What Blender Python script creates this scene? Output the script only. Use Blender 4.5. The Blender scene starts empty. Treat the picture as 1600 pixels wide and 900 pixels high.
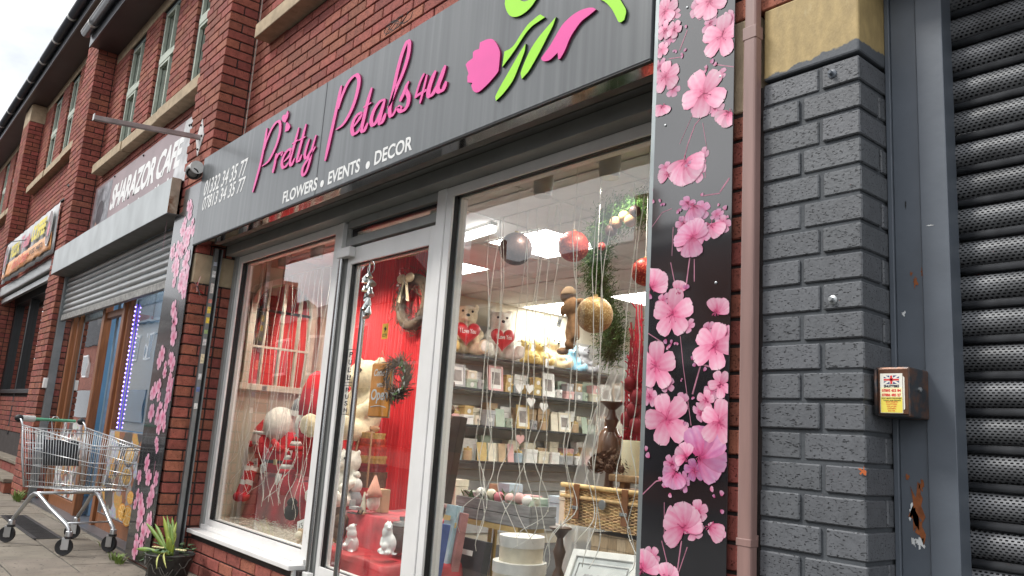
import bpy, bmesh, math, random
from mathutils import Vector, Matrix
random.seed(7)
R = math.radians
sc = bpy.context.scene
COL = sc.collection
# ---------------------------------------------------------------- camera
RM = ((0.6462654153, 0.7602416215, 0.0661338786), (-0.0994846023, 0.1698583212, -0.9804340695), (-0.7566001764, 0.6270413285, 0.1854058939))
FPX = 1251.244
CAM = Vector((0.9303, -1.8861, 1.05))
cam = bpy.data.cameras.new('camera'); cam_o = bpy.data.objects.new('camera', cam); COL.objects.link(cam_o)
cam.sensor_width = 36; cam.lens = FPX / 1600 * 36; cam.clip_start = .05; cam.clip_end = 2000
_r, _d, _f = (Vector(q) for q in RM)
cam_o.matrix_world = Matrix(((_r.x, -_d.x, -_f.x, CAM.x), (_r.y, -_d.y, -_f.y, CAM.y), (_r.z, -_d.z, -_f.z, CAM.z), (0, 0, 0, 1)))
sc.camera = cam_o
# ---------------------------------------------------------------- world and sun (bright overcast)
SUN_EL, SUN_AZ = R(48), R(-128)          # azimuth measured from +X towards +Y: light comes from the street, left of the camera
w = bpy.data.worlds.new('World'); sc.world = w; w.use_nodes = True
nt = w.node_tree; nt.nodes.clear()
def wn(t, **k):
    n = nt.nodes.new(t)
    for a, b in k.items(): setattr(n, a, b)
    return n
sky = wn('ShaderNodeTexSky', sky_type='NISHITA', sun_disc=False)
sky.sun_elevation = SUN_EL; sky.sun_rotation = math.pi / 2 - SUN_AZ; sky.dust_density = 3; sky.air_density = 1
tc = wn('ShaderNodeTexCoord'); mp = wn('ShaderNodeMapping'); mp.inputs['Scale'].default_value = (1, 1, 2.2)
nz = wn('ShaderNodeTexNoise'); nz.inputs['Scale'].default_value = 2.6; nz.inputs['Detail'].default_value = 7; nz.inputs['Roughness'].default_value = .55
cr = wn('ShaderNodeValToRGB'); cr.color_ramp.elements[0].position = .30; cr.color_ramp.elements[1].position = .58
cr.color_ramp.elements[0].color = (4.9, 5.2, 5.7, 1); cr.color_ramp.elements[1].color = (11.5, 11.6, 11.8, 1)
mx = wn('ShaderNodeMixRGB'); mx.inputs[0].default_value = .93
bg = wn('ShaderNodeBackground'); bg.inputs[1].default_value = .1
ow = wn('ShaderNodeOutputWorld')
for a, b in ((tc.outputs['Generated'], mp.inputs[0]), (mp.outputs[0], nz.inputs[0]), (nz.outputs[0], cr.inputs[0]), (sky.outputs[0], mx.inputs[1]), (cr.outputs[0], mx.inputs[2]), (mx.outputs[0], bg.inputs[0]), (bg.outputs[0], ow.inputs[0])):
    nt.links.new(a, b)
sun = bpy.data.lights.new('sun', 'SUN'); sun.energy = 1.5; sun.angle = R(14); sun.color = (1, .97, .92)
sun_o = bpy.data.objects.new('sun', sun); COL.objects.link(sun_o)
sd = Vector((math.cos(SUN_EL) * math.cos(SUN_AZ), math.cos(SUN_EL) * math.sin(SUN_AZ), math.sin(SUN_EL)))
sun_o.rotation_euler = sd.to_track_quat('Z', 'Y').to_euler(); sun_o.location = (-3, -8, 12)
sc.view_settings.view_transform = 'Standard'; sc.view_settings.look = 'None'; sc.view_settings.gamma = 1; sc.view_settings.exposure = 0.7
sc.view_settings.use_curve_mapping = False
sc.render.engine = 'CYCLES'; sc.cycles.use_denoising = True; sc.cycles.max_bounces = 7; sc.cycles.diffuse_bounces = 3; sc.cycles.glossy_bounces = 4; sc.cycles.transparent_max_bounces = 24
sc.cycles.caustics_reflective = False; sc.cycles.caustics_refractive = False; sc.cycles.sample_clamp_indirect = 6
# ---------------------------------------------------------------- pixel rays (photo measured at 1600 x 900) used to place things at real depths
def ray(px, py):
    a, b = (px - 800) / FPX, (py - 450) / FPX
    return _r * a + _d * b + _f
def onY(px, py, Y=0.0):
    r = ray(px, py); return CAM + r * ((Y - CAM.y) / r.y)
def onX(px, py, X):
    r = ray(px, py); return CAM + r * ((X - CAM.x) / r.x)
def onZ(px, py, Z):
    r = ray(px, py); return CAM + r * ((Z - CAM.z) / r.z)
def pj(p):
    q = Vector(p) - CAM; z = q.dot(_f)
    if z < .05: return None
    return (800 + FPX * q.dot(_r) / z, 450 + FPX * q.dot(_d) / z, z)
# ---------------------------------------------------------------- materials
MATS = {}
def mat(name, col=(.5, .5, .5), rough=.5, metal=0., var=.12, vs=9., bump=0., bs=80., coat=0., emit=0., ecol=None, rnd=0., dirt=None, ds=3., da=.5, stretch=(1, 1, 1), spec=.5, sheen=0., alpha=1., trans=0., sss=0.):
    if name in MATS: return MATS[name]
    m = bpy.data.materials.new(name); m.use_nodes = True; t = m.node_tree; n = t.nodes; L = t.links.new
    b = n['Principled BSDF']; b.inputs['Roughness'].default_value = rough; b.inputs['Metallic'].default_value = metal
    b.inputs['Specular IOR Level'].default_value = spec; b.inputs['Coat Weight'].default_value = coat; b.inputs['Coat Roughness'].default_value = .06
    b.inputs['Sheen Weight'].default_value = sheen; b.inputs['Transmission Weight'].default_value = trans; b.inputs['Alpha'].default_value = alpha
    if sss: b.inputs['Subsurface Weight'].default_value = sss; b.inputs['Subsurface Radius'].default_value = (.02, .01, .008)
    g = n.new('ShaderNodeNewGeometry'); mp = n.new('ShaderNodeMapping'); mp.inputs['Scale'].default_value = stretch; L(g.outputs['Position'], mp.inputs[0])
    z = n.new('ShaderNodeTexNoise'); z.inputs['Scale'].default_value = vs; z.inputs['Detail'].default_value = 5; L(mp.outputs[0], z.inputs[0])
    hsv = n.new('ShaderNodeHueSaturation'); hsv.inputs['Color'].default_value = (*col, 1)
    mr = n.new('ShaderNodeMapRange'); mr.inputs[1].default_value = .25; mr.inputs[2].default_value = .75; mr.inputs[3].default_value = 1 - var * 1.6; mr.inputs[4].default_value = 1 + var * 1.6
    L(z.outputs[0], mr.inputs[0]); val = mr.outputs[0]
    if rnd:
        oi = n.new('ShaderNodeObjectInfo'); at = n.new('ShaderNodeAttribute'); at.attribute_name = 'rnd'
        ad = n.new('ShaderNodeMath'); ad.operation = 'ADD'; L(oi.outputs['Random'], ad.inputs[0]); L(at.outputs['Fac'], ad.inputs[1])
        fr = n.new('ShaderNodeMath'); fr.operation = 'FRACT'; L(ad.outputs[0], fr.inputs[0])
        m2 = n.new('ShaderNodeMapRange'); m2.inputs[3].default_value = 1 - rnd; m2.inputs[4].default_value = 1 + rnd; L(fr.outputs[0], m2.inputs[0])
        mu = n.new('ShaderNodeMath'); mu.operation = 'MULTIPLY'; L(val, mu.inputs[0]); L(m2.outputs[0], mu.inputs[1]); val = mu.outputs[0]
        m3 = n.new('ShaderNodeMapRange'); m3.inputs[3].default_value = .492; m3.inputs[4].default_value = .512
        f2 = n.new('ShaderNodeMath'); f2.operation = 'MULTIPLY'; f2.inputs[1].default_value = 7.31; L(fr.outputs[0], f2.inputs[0]); f3 = n.new('ShaderNodeMath'); f3.operation = 'FRACT'; L(f2.outputs[0], f3.inputs[0])
        L(f3.outputs[0], m3.inputs[0]); L(m3.outputs[0], hsv.inputs['Hue'])
    L(val, hsv.inputs['Value']); out = hsv.outputs[0]
    if dirt:
        z2 = n.new('ShaderNodeTexNoise'); z2.inputs['Scale'].default_value = ds; z2.inputs['Detail'].default_value = 8; z2.inputs['Roughness'].default_value = .68; L(mp.outputs[0], z2.inputs[0])
        r2 = n.new('ShaderNodeMapRange'); r2.inputs[1].default_value = .72 - da * .35; r2.inputs[2].default_value = .78 - da * .22; r2.inputs[4].default_value = min(1, .4 + da); L(z2.outputs[0], r2.inputs[0])
        mi = n.new('ShaderNodeMixRGB'); mi.inputs[2].default_value = (*dirt, 1); L(r2.outputs[0], mi.inputs[0]); L(out, mi.inputs[1]); out = mi.outputs[0]
    L(out, b.inputs['Base Color'])
    if bump:
        z3 = n.new('ShaderNodeTexNoise'); z3.inputs['Scale'].default_value = bs; z3.inputs['Detail'].default_value = 4; L(mp.outputs[0], z3.inputs[0])
        bp = n.new('ShaderNodeBump'); bp.inputs['Strength'].default_value = min(1, bump); bp.inputs['Distance'].default_value = .004 * max(1, bump); L(z3.outputs[0], bp.inputs['Height']); L(bp.outputs[0], b.inputs['Normal'])
    if emit: b.inputs['Emission Color'].default_value = (*(ecol or col), 1); b.inputs['Emission Strength'].default_value = emit
    MATS[name] = m; return m
def nd(m): return m.node_tree.nodes, m.node_tree.links.new, m.node_tree.nodes['Principled BSDF']

def glass_mat(name, gain=3.0, tint=(.97, .985, .98)):
    m = bpy.data.materials.new(name); m.use_nodes = True; n = m.node_tree.nodes; L = m.node_tree.links.new; n.remove(n['Principled BSDF']); o = n['Material Output']
    gg = n.new('ShaderNodeNewGeometry'); dt = n.new('ShaderNodeVectorMath'); dt.operation = 'DOT_PRODUCT'; L(gg.outputs['Normal'], dt.inputs[0]); L(gg.outputs['Incoming'], dt.inputs[1])
    ab = n.new('ShaderNodeMath'); ab.operation = 'ABSOLUTE'; L(dt.outputs['Value'], ab.inputs[0]); iv = n.new('ShaderNodeMath'); iv.operation = 'SUBTRACT'; iv.inputs[0].default_value = 1; L(ab.outputs[0], iv.inputs[1]); pw = n.new('ShaderNodeMath'); pw.operation = 'POWER'; pw.inputs[1].default_value = 5; L(iv.outputs[0], pw.inputs[0])
    fr = n.new('ShaderNodeMath'); fr.operation = 'MULTIPLY_ADD'; fr.inputs[1].default_value = .96; fr.inputs[2].default_value = .04; L(pw.outputs[0], fr.inputs[0])
    k = n.new('ShaderNodeMath'); k.operation = 'MULTIPLY'; k.use_clamp = True; k.inputs[1].default_value = gain; L(fr.outputs[0], k.inputs[0])
    tr = n.new('ShaderNodeBsdfTransparent'); tr.inputs[0].default_value = (*tint, 1); gl = n.new('ShaderNodeBsdfGlossy'); gl.inputs['Roughness'].default_value = .0
    g = n.new('ShaderNodeNewGeometry'); z = n.new('ShaderNodeTexNoise'); z.inputs['Scale'].default_value = 1.6; L(g.outputs['Position'], z.inputs[0])
    bp = n.new('ShaderNodeBump'); bp.inputs['Strength'].default_value = .12; bp.inputs['Distance'].default_value = .01; L(z.outputs[0], bp.inputs['Height']); L(bp.outputs[0], gl.inputs['Normal'])
    mi = n.new('ShaderNodeMixShader'); L(k.outputs[0], mi.inputs[0]); L(tr.outputs[0], mi.inputs[1]); L(gl.outputs[0], mi.inputs[2]); L(mi.outputs[0], o.inputs[0])
    MATS[name] = m; return m
def clear_mat():
    m = bpy.data.materials.new('clear_back'); m.use_nodes = True; n = m.node_tree.nodes; n.remove(n['Principled BSDF']); tr = n.new('ShaderNodeBsdfTransparent'); tr.inputs[0].default_value = (.99, .995, .99, 1)
    m.node_tree.links.new(tr.outputs[0], n['Material Output'].inputs[0]); return m
GLASS = glass_mat('shop_glass'); CLEAR = clear_mat()
# ---------------------------------------------------------------- mesh builder
class MB:
    def __init__(s): s.v = []; s.f = []; s.mi = []; s.cur = 0; s.a = None; s.col = None
    def add(s, vs, fs):
        o = len(s.v); s.v += [tuple(q) for q in vs]; s.f += [tuple(i + o for i in q) for q in fs]; s.mi += [s.cur] * len(fs); return s
    def box(s, x0, x1, y0, y1, z0, z1):
        return s.add([(x, y, z) for x in (x0, x1) for y in (y0, y1) for z in (z0, z1)], [(0, 1, 3, 2), (4, 6, 7, 5), (0, 4, 5, 1), (2, 3, 7, 6), (0, 2, 6, 4), (1, 5, 7, 3)])
    def cbox(s, x0, x1, y0, y1, z0, z1, c=.004):
        v = []; X = (x0, x1); Y = (y0, y1); Z = (z0, z1); ix = {}
        for i in (0, 1):
            for j in (0, 1):
                for k in (0, 1):
                    a, b, d = (1 - 2 * i) * c, (1 - 2 * j) * c, (1 - 2 * k) * c
                    for ax in range(3):
                        p = [X[i] + a, Y[j] + b, Z[k] + d]; p[ax] = (X[i], Y[j], Z[k])[ax]; ix[i, j, k, ax] = len(v); v.append(p)
        f = []
        for ax in range(3):
            o = [q for q in range(3) if q != ax]
            for e in (0, 1):
                q = []
                for (m, n_) in ((0, 0), (1, 0), (1, 1), (0, 1)):
                    t = [0, 0, 0]; t[ax] = e; t[o[0]] = m; t[o[1]] = n_; q.append(ix[(*t, ax)])
                f.append(q if (e == 1) == (ax != 1) else q[::-1])
        for ax in range(3):
            o = [q for q in range(3) if q != ax]
            for m in (0, 1):
                for n_ in (0, 1):
                    t0 = [0, 0, 0]; t1 = [0, 0, 0]; t0[ax] = 0; t1[ax] = 1; t0[o[0]] = t1[o[0]] = m; t0[o[1]] = t1[o[1]] = n_
                    f.append([ix[(*t0, o[0])], ix[(*t1, o[0])], ix[(*t1, o[1])], ix[(*t0, o[1])]])
        for i in (0, 1):
            for j in (0, 1):
                for k in (0, 1): f.append([ix[i, j, k, 0], ix[i, j, k, 1], ix[i, j, k, 2]])
        return s.add(v, f)
    def obox(s, c, sz, m=None):
        c = Vector(c); m = m or Matrix.Identity(3); h = [q / 2 for q in sz]
        return s.add([c + m @ Vector((x * h[0], y * h[1], z * h[2])) for x in (-1, 1) for y in (-1, 1) for z in (-1, 1)], [(0, 1, 3, 2), (4, 6, 7, 5), (0, 4, 5, 1), (2, 3, 7, 6), (0, 2, 6, 4), (1, 5, 7, 3)])
    def bar(s, a, b, wd, th, up=(0, 0, 1)):
        a, b = Vector(a), Vector(b); d = (b - a); l = d.length; d.normalize(); sd_ = d.cross(Vector(up)); sd_ = sd_.normalized() if sd_.length > 1e-4 else Vector((1, 0, 0)); u = sd_.cross(d)
        return s.obox((a + b) / 2, (l, wd, th), Matrix((d, sd_, u)).transposed())
    def tube(s, pts, r, n=7, cap=True, closed=False):
        pts = [Vector(p) for p in pts]; N = len(pts); rs = r if isinstance(r, (list, tuple)) else [r] * N; vs = []; fs = []; pu = None
        for i, p in enumerate(pts):
            t = (pts[(i + 1) % N] - pts[i - 1]) if closed else (pts[min(i + 1, N - 1)] - pts[max(i - 1, 0)])
            if t.length < 1e-7: t = Vector((0, 0, 1))
            t.normalize()
            if pu is None: pu = t.orthogonal().normalized()
            u = pu - t * pu.dot(t); u = u.normalized() if u.length > 1e-5 else t.orthogonal().normalized(); pu = u; v = t.cross(u)
            for k in range(n):
                a = 2 * math.pi * k / n; vs.append(p + (u * math.cos(a) + v * math.sin(a)) * rs[i])
        for i in range(N if closed else N - 1):
            j = (i + 1) % N
            for k in range(n): fs.append((i * n + k, i * n + (k + 1) % n, j * n + (k + 1) % n, j * n + k))
        if cap and not closed: fs += [tuple(range(n))[::-1], tuple(range((N - 1) * n, N * n))]
        return s.add(vs, fs)
    def lathe(s, prof, c, n=20, m=None):
        c = Vector(c); m = m or Matrix.Identity(3); vs = []; fs = []
        for (r, z) in prof:
            for k in range(n): a = 2 * math.pi * k / n; vs.append(c + m @ Vector((r * math.cos(a), r * math.sin(a), z)))
        for i in range(len(prof) - 1):
            for k in range(n): fs.append((i * n + k, i * n + (k + 1) % n, (i + 1) * n + (k + 1) % n, (i + 1) * n + k))
        if prof[0][0] > 1e-4: fs.append(tuple(range(n))[::-1])
        if prof[-1][0] > 1e-4: fs.append(tuple(range((len(prof) - 1) * n, len(prof) * n)))
        return s.add(vs, fs)
    def ball(s, c, r, n=14, k=9, m=None, jit=0):
        rr = r if isinstance(r, (list, tuple)) else (r, r, r); c = Vector(c); m = m or Matrix.Identity(3); vs = [c + m @ Vector((0, 0, -rr[2]))]; fs = []
        for i in range(1, k):
            p = math.pi * i / k - math.pi / 2
            for j in range(n):
                a = 2 * math.pi * j / n; q = 1 + random.uniform(-jit, jit); vs.append(c + m @ Vector((rr[0] * math.cos(p) * math.cos(a) * q, rr[1] * math.cos(p) * math.sin(a) * q, rr[2] * math.sin(p) * q)))
        vs.append(c + m @ Vector((0, 0, rr[2]))); T = len(vs) - 1
        for j in range(n): fs.append((0, 1 + (j + 1) % n, 1 + j)); fs.append((T, 1 + (k - 2) * n + j, 1 + (k - 2) * n + (j + 1) % n))
        for i in range(k - 2):
            for j in range(n): fs.append((1 + i * n + j, 1 + i * n + (j + 1) % n, 1 + (i + 1) * n + (j + 1) % n, 1 + (i + 1) * n + j))
        return s.add(vs, fs)
    def prism(s, pts, d):
        pts = [Vector(p) for p in pts]; d = Vector(d); n = len(pts)
        return s.add(pts + [p + d for p in pts], [tuple(range(n)), tuple(range(2 * n - 1, n - 1, -1))] + [(i, i + n, (i + 1) % n + n, (i + 1) % n) for i in range(n)])
    def grid(s, fn, nu, nv, wrap=False):
        vs = [fn(i / nu, j / nv) for j in range(nv + 1) for i in range(nu + 1)]; w_ = nu + 1
        return s.add(vs, [(j * w_ + i, j * w_ + i + 1, (j + 1) * w_ + i + 1, (j + 1) * w_ + i) for j in range(nv) for i in range(nu)])
    def mesh(s, name, mats):
        me = bpy.data.meshes.new(name); me.from_pydata(s.v, [], s.f)
        for m in (mats if isinstance(mats, (list, tuple)) else [mats]): me.materials.append(m)
        if any(s.mi): me.polygons.foreach_set('material_index', s.mi)
        return me
    def build(s, name, mats, parent=None, smooth=False, bev=0., solid=0., sub=0, fix=True):
        me = s.mesh(name, mats)
        if fix:
            bm = bmesh.new(); bm.from_mesh(me); bmesh.ops.recalc_face_normals(bm, faces=bm.faces); bm.to_mesh(me); bm.free()
        if smooth: me.polygons.foreach_set('use_smooth', [True] * len(me.polygons)); 
        if smooth == 'auto': me.set_sharp_from_angle(angle=R(38))
        o = bpy.data.objects.new(name, me); COL.objects.link(o)
        if parent: adopt(o, parent)
        if solid: q = o.modifiers.new('solid', 'SOLIDIFY'); q.thickness = solid; q.offset = 0
        if bev: q = o.modifiers.new('bevel', 'BEVEL'); q.width = bev; q.segments = 2; q.limit_method = 'ANGLE'
        if sub: q = o.modifiers.new('sub', 'SUBSURF'); q.levels = sub; q.render_levels = sub
        return o
WLOC = {}
def adopt(o, p):
    o.parent = p; l = WLOC.get(p.name, Vector((0, 0, 0))); o.matrix_parent_inverse = Matrix.Translation(-l); WLOC.setdefault(o.name, Vector((0, 0, 0)))
def tag(o, label=None, cat=None, group=None, kind=None):
    for k, v_ in (('label', label), ('category', cat), ('group', group), ('kind', kind)):
        if v_: o[k] = v_
    return o
def thing(name, label, cat, loc=(0, 0, 0), group=None):
    o = bpy.data.objects.new(name, None); COL.objects.link(o); o.location = loc; o.empty_display_size = .1; WLOC[o.name] = Vector(loc)
    return tag(o, label, cat, group)
def struct(o): o['kind'] = 'structure'; return o
def rbox(name, m, p, x0, x1, y0, y1, z0, z1, bev=.003):
    return MB().box(x0, x1, y0, y1, z0, z1).build(name, m, p, bev=bev)
def copy_tree(o, dloc, parent=None):
    c = o.copy(); COL.objects.link(c)
    if parent is None: c.location = Vector(o.location) + Vector(dloc)
    else: c.parent = parent; c.matrix_parent_inverse = o.matrix_parent_inverse.copy()
    for ch in o.children: copy_tree(ch, dloc, c)
    return c
# ---------------------------------------------------------------- lettering
def text2d(s, offset=0., spacing=1.):
    cu = bpy.data.curves.new('t', 'FONT'); cu.body = s; cu.size = 1; cu.offset = offset; cu.space_character = spacing; cu.resolution_u = 3
    o = bpy.data.objects.new('t', cu); COL.objects.link(o); bpy.context.view_layer.update()
    me = bpy.data.meshes.new_from_object(o.evaluated_get(bpy.context.evaluated_depsgraph_get()))
    vs = [(q.co.x, q.co.y) for q in me.vertices]; fs = [tuple(p.vertices) for p in me.polygons]
    bpy.data.objects.remove(o); bpy.data.curves.remove(cu); bpy.data.meshes.remove(me)
    x0 = min(q[0] for q in vs); x1 = max(q[0] for q in vs); y0 = min(q[1] for q in vs); y1 = max(q[1] for q in vs)
    return [((a - x0) / (x1 - x0), (b - y0) / (y1 - y0)) for a, b in vs], fs
def text(name, s, O, U, V, m, parent, offset=.0, shear=0., th=.0015, spacing=1., mb=None):
    O, U, V = Vector(O), Vector(U), Vector(V); N = U.cross(V).normalized()
    vs, fs = text2d(s, offset, spacing); q = mb or MB()
    f2 = fs + [tuple(reversed(t)) for t in ()]
    q.add([O + U * (a + shear * b) + V * b + N * th for a, b in vs], f2)
    if mb: return mb
    # side walls so that lettering has thickness
    ed = {}
    for t in fs:
        for i in range(len(t)):
            e = (t[i], t[(i + 1) % len(t)]); ed[e] = 1
    n = len(vs); q.v += [tuple(O + U * (a + shear * b) + V * b) for a, b in vs]
    for (a, b) in ed:
        if (b, a) not in ed: q.f.append((a, b, b + n, a + n)); q.mi.append(0)
    return q.build(name, m, parent, fix=False)
# ---------------------------------------------------------------- brickwork
BRC = {}
def brick_mesh(L, D, H, key, m):
    k = (round(L, 3), round(D, 3), round(H, 3), key)
    if k not in BRC:
        b = MB().cbox(0, L, 0, D, 0, H, .0032); me = b.mesh('brick', m); bm = bmesh.new(); bm.from_mesh(me); bmesh.ops.recalc_face_normals(bm, faces=bm.faces); bm.to_mesh(me); bm.free(); BRC[k] = me
    return BRC[k]
class Bricks:
    C_ = .075; J = .0105
    def __init__(s): s.b = []
    def front(s, x0, x1, z0, z1, y, holes=(), off=0., D=.1, ends=None):
        k0 = int(round(z0 / s.C_)); k1 = int(round(z1 / s.C_))
        for k in range(k0, k1):
            za = k * s.C_; zb = za + s.C_ - s.J; iv = [(x0, x1)]
            for (a, b, c, d) in holes:
                if za < d - .02 and zb > c + .02:
                    nv = []
                    for (p, q) in iv:
                        if b <= p or a >= q: nv.append((p, q)); continue
                        if a > p: nv.append((p, a))
                        if b < q: nv.append((b, q))
                    iv = nv
            for (p, q) in iv:
                i = math.floor((p - off) / .225) - 1; run = []
                while True:
                    a = off + i * .225 + (.1125 if k % 2 else 0); b = a + .225 - s.J; i += 1
                    if a >= q: break
                    a2, b2 = max(a, p), min(b, q)
                    if b2 - a2 > .002: run.append([a2, b2])
                if len(run) > 1 and run[0][1] - run[0][0] < .045: run[1][0] = run[0][0]; run.pop(0)
                if len(run) > 1 and run[-1][1] - run[-1][0] < .045: run[-2][1] = run[-1][1]; run.pop()
                if run: run[0][0] = p; run[-1][1] = q
                for a2, b2 in run: s.b.append((a2, b2, y, y + D, za, zb))
    def pier(s, x0, x1, z0, z1, y0, y1, right=True, left=False):      # projecting pier with quoined corners, front at y0
        k0 = int(round(z0 / s.C_)); k1 = int(round(z1 / s.C_))
        for k in range(k0, k1):
            za = k * s.C_; zb = za + s.C_ - s.J; a = x1
            e = k % 2
            if right:
                if e: s.b.append((x1 - .1025, x1, y0, min(y1, y0 + .215), za, zb)); a = x1 - .1025 - s.J; ys = y0 + .225
                else: s.b.append((x1 - .215, x1, y0, y0 + .1025, za, zb)); a = x1 - .215 - s.J; ys = y0 + .1125
                while ys < y1 - .015:
                    ye = min(y1, ys + (.215 if e else .1025)); s.b.append((x1 - .1025, x1, ys, ye, za, zb)); ys = ye + s.J
            b0 = x0
            if left:
                if e: s.b.append((x0, x0 + .1025, y0, min(y1, y0 + .215), za, zb)); b0 = x0 + .1025 + s.J; ys = y0 + .225
                else: s.b.append((x0, x0 + .215, y0, y0 + .1025, za, zb)); b0 = x0 + .215 + s.J; ys = y0 + .1125
                while ys < y1 - .015:
                    ye = min(y1, ys + .215); s.b.append((x0, x0 + .1025, ys, ye, za, zb)); ys = ye + s.J
            while a - b0 > .03:
                l = min(.215, a - b0); s.b.append((a - l, a, y0, y0 + .1025, za, zb)); a -= l + s.J
    def finish(s, parent, m, nmax=300, minpx=45, key='r', name='brick', jit=.0016, frm=(-20, 1620, -20, 920)):
        sc_ = []
        for b in s.b:
            c = ((b[0] + b[1]) / 2, (b[2] + b[3]) / 2, (b[4] + b[5]) / 2); ps = [pj((x, y, z)) for x in b[:2] for y in (b[2], min(b[3], b[2] + .1)) for z in b[4:]]
            if any(p is None for p in ps): sc_.append(0); continue
            xs = [p[0] for p in ps]; ys = [p[1] for p in ps]; p = pj(c)
            inn = frm[0] < p[0] < frm[1] and frm[2] < p[1] < frm[3]; sc_.append((max(xs) - min(xs)) * (max(ys) - min(ys)) if inn else 0)
        order = sorted(range(len(s.b)), key=lambda i: -sc_[i]); rest = []
        n = 0
        for i in order:
            x0, x1, y0, y1, z0, z1 = s.b[i]; j = random.uniform(-jit, jit)
            if n < nmax and sc_[i] > minpx:
                me = brick_mesh(x1 - x0, y1 - y0, z1 - z0, key, m); o = bpy.data.objects.new(name, me); COL.objects.link(o); o.location = (x0 + random.uniform(-.001, .001), y0 + j, z0)
                o.rotation_euler = (0, 0, random.uniform(-.004, .004)); adopt(o, parent); n += 1
            else: rest.append(i)
        if rest:
            q = MB(); rn = []
            for i in rest:
                x0, x1, y0, y1, z0, z1 = s.b[i]; j = random.uniform(-jit, jit); f0 = len(q.f)
                q.cbox(x0, x1, y0 + j, y1 + j, z0, z1, .0032); rn += [random.random()] * (len(q.f) - f0)
            o = q.build('brickwork', m, parent); a = o.data.attributes.new('rnd', 'FLOAT', 'FACE'); a.data.foreach_set('value', rn); o['kind'] = 'stuff'
def slab_holes(q, x0, x1, z0, z1, y0, y1, holes):
    holes = [(h[0] - .012, h[1] + .012, h[2] - .0, h[3] + .0) for h in holes] if y1 - y0 > .1 else holes
    xs = sorted({x0, x1, *[min(max(h[0], x0), x1) for h in holes], *[min(max(h[1], x0), x1) for h in holes]}); zs = sorted({z0, z1, *[min(max(h[2], z0), z1) for h in holes], *[min(max(h[3], z0), z1) for h in holes]})
    for i in range(len(xs) - 1):
        for k in range(len(zs) - 1):
            cx, cz = (xs[i] + xs[i + 1]) / 2, (zs[k] + zs[k + 1]) / 2
            if any(h[0] < cx < h[1] and h[2] < cz < h[3] for h in holes): continue
            q.box(xs[i], xs[i + 1], y0, y1, zs[k], zs[k + 1])
    return q
# ================================================================ MATERIALS OF THE SETTING
BRICK = mat('red_brick', (.325, .097, .069), .85, var=.16, vs=26, bump=.55, bs=150, rnd=.22, dirt=(.09, .05, .045), ds=14, da=.22)
BRICK_D = mat('red_brick_smooth', (.225, .058, .04), .8, var=.14, vs=30, bump=.4, bs=170, rnd=.2, dirt=(.07, .04, .035), ds=12, da=.25)
MORT = mat('dark_mortar', (.045, .036, .034), .95, var=.2, bump=.6)
STONE = mat('buff_stone', (.46, .36, .24), .9, var=.14, vs=12, bump=.5, bs=120, dirt=(.22, .17, .12), ds=9, da=.3)
GBRICK = mat('grey_painted_brick', (.125, .132, .142), .5, var=.08, vs=30, bump=.3, bs=120, rnd=.08, dirt=(.085, .088, .092), ds=7, da=.3)
def pits(m, col, sc_=150, lo=.60, hi=.66, stretch=(1, 1, 1.6)):
    n, L, b = nd(m); src = b.inputs['Base Color'].links[0].from_socket
    g = n.new('ShaderNodeNewGeometry'); mp = n.new('ShaderNodeMapping'); mp.inputs['Scale'].default_value = stretch; L(g.outputs['Position'], mp.inputs[0])
    z = n.new('ShaderNodeTexNoise'); z.inputs['Scale'].default_value = sc_; z.inputs['Detail'].default_value = 2.5; L(mp.outputs[0], z.inputs[0])
    r = n.new('ShaderNodeMapRange'); r.inputs[1].default_value = lo; r.inputs[2].default_value = hi; L(z.outputs[0], r.inputs[0])
    mi = n.new('ShaderNodeMixRGB'); mi.inputs[2].default_value = (*col, 1); L(r.outputs[0], mi.inputs[0]); L(src, mi.inputs[1]); L(mi.outputs[0], b.inputs['Base Color'])
    iv = n.new('ShaderNodeMath'); iv.operation = 'SUBTRACT'; iv.inputs[0].default_value = 1; L(r.outputs[0], iv.inputs[1])
    bp = n.new('ShaderNodeBump'); bp.inputs['Strength'].default_value = .9; bp.inputs['Distance'].default_value = .006; L(iv.outputs[0], bp.inputs['Height'])
    if b.inputs['Normal'].links: L(b.inputs['Normal'].links[0].from_socket, bp.inputs['Normal'])
    L(bp.outputs[0], b.inputs['Normal'])
pits(GBRICK, (.03, .032, .036), 170, .615, .655, (.6, 1, 1.6)); pits(BRICK, (.12, .035, .025), 120, .60, .68); pits(BRICK, (.17, .06, .05), 1.3, .52, .95, (1, 1, .45))
GMORT = mat('grey_painted_mortar', (.075, .083, .092), .7, bump=.4)
UPVC = mat('white_upvc', (.84, .83, .81), .32, var=.05, vs=5, dirt=(.42, .38, .32), ds=6, da=.16)
ALU = mat('grey_aluminium_paint', (.30, .31, .30), .42, var=.08, vs=6, dirt=(.16, .15, .13), ds=8, da=.25)
GASK = mat('black_gasket', (.012, .012, .013), .6, var=.05)
STEEL = mat('galvanised_steel', (.42, .44, .45), .38, .75, var=.12, vs=18, dirt=(.2, .18, .16), ds=10, da=.25)
GREYP = mat('blue_grey_steel_paint', (.115, .133, .158), .42, var=.08, vs=7, bump=.15, bs=40, dirt=(.05, .055, .06), ds=9, da=.2)
BLACKP = mat('black_paint', (.018, .019, .021), .45, var=.15)
TEAL = mat('teal_window_paint', (.22, .28, .27), .45, var=.12, vs=10, dirt=(.1, .12, .12), ds=12, da=.2)
TEALL = mat('pale_green_window_paint', (.47, .52, .43), .5, var=.12, vs=10)
CURT = mat('pale_net_curtain', (.42, .45, .43), .9, var=.25, vs=3, stretch=(8, 8, .6))
EAVE = mat('dark_brown_soffit', (.075, .058, .06), .5, var=.12, vs=2)
GUTM = mat('brown_grey_gutter', (.06, .065, .075), .3, var=.1)
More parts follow.
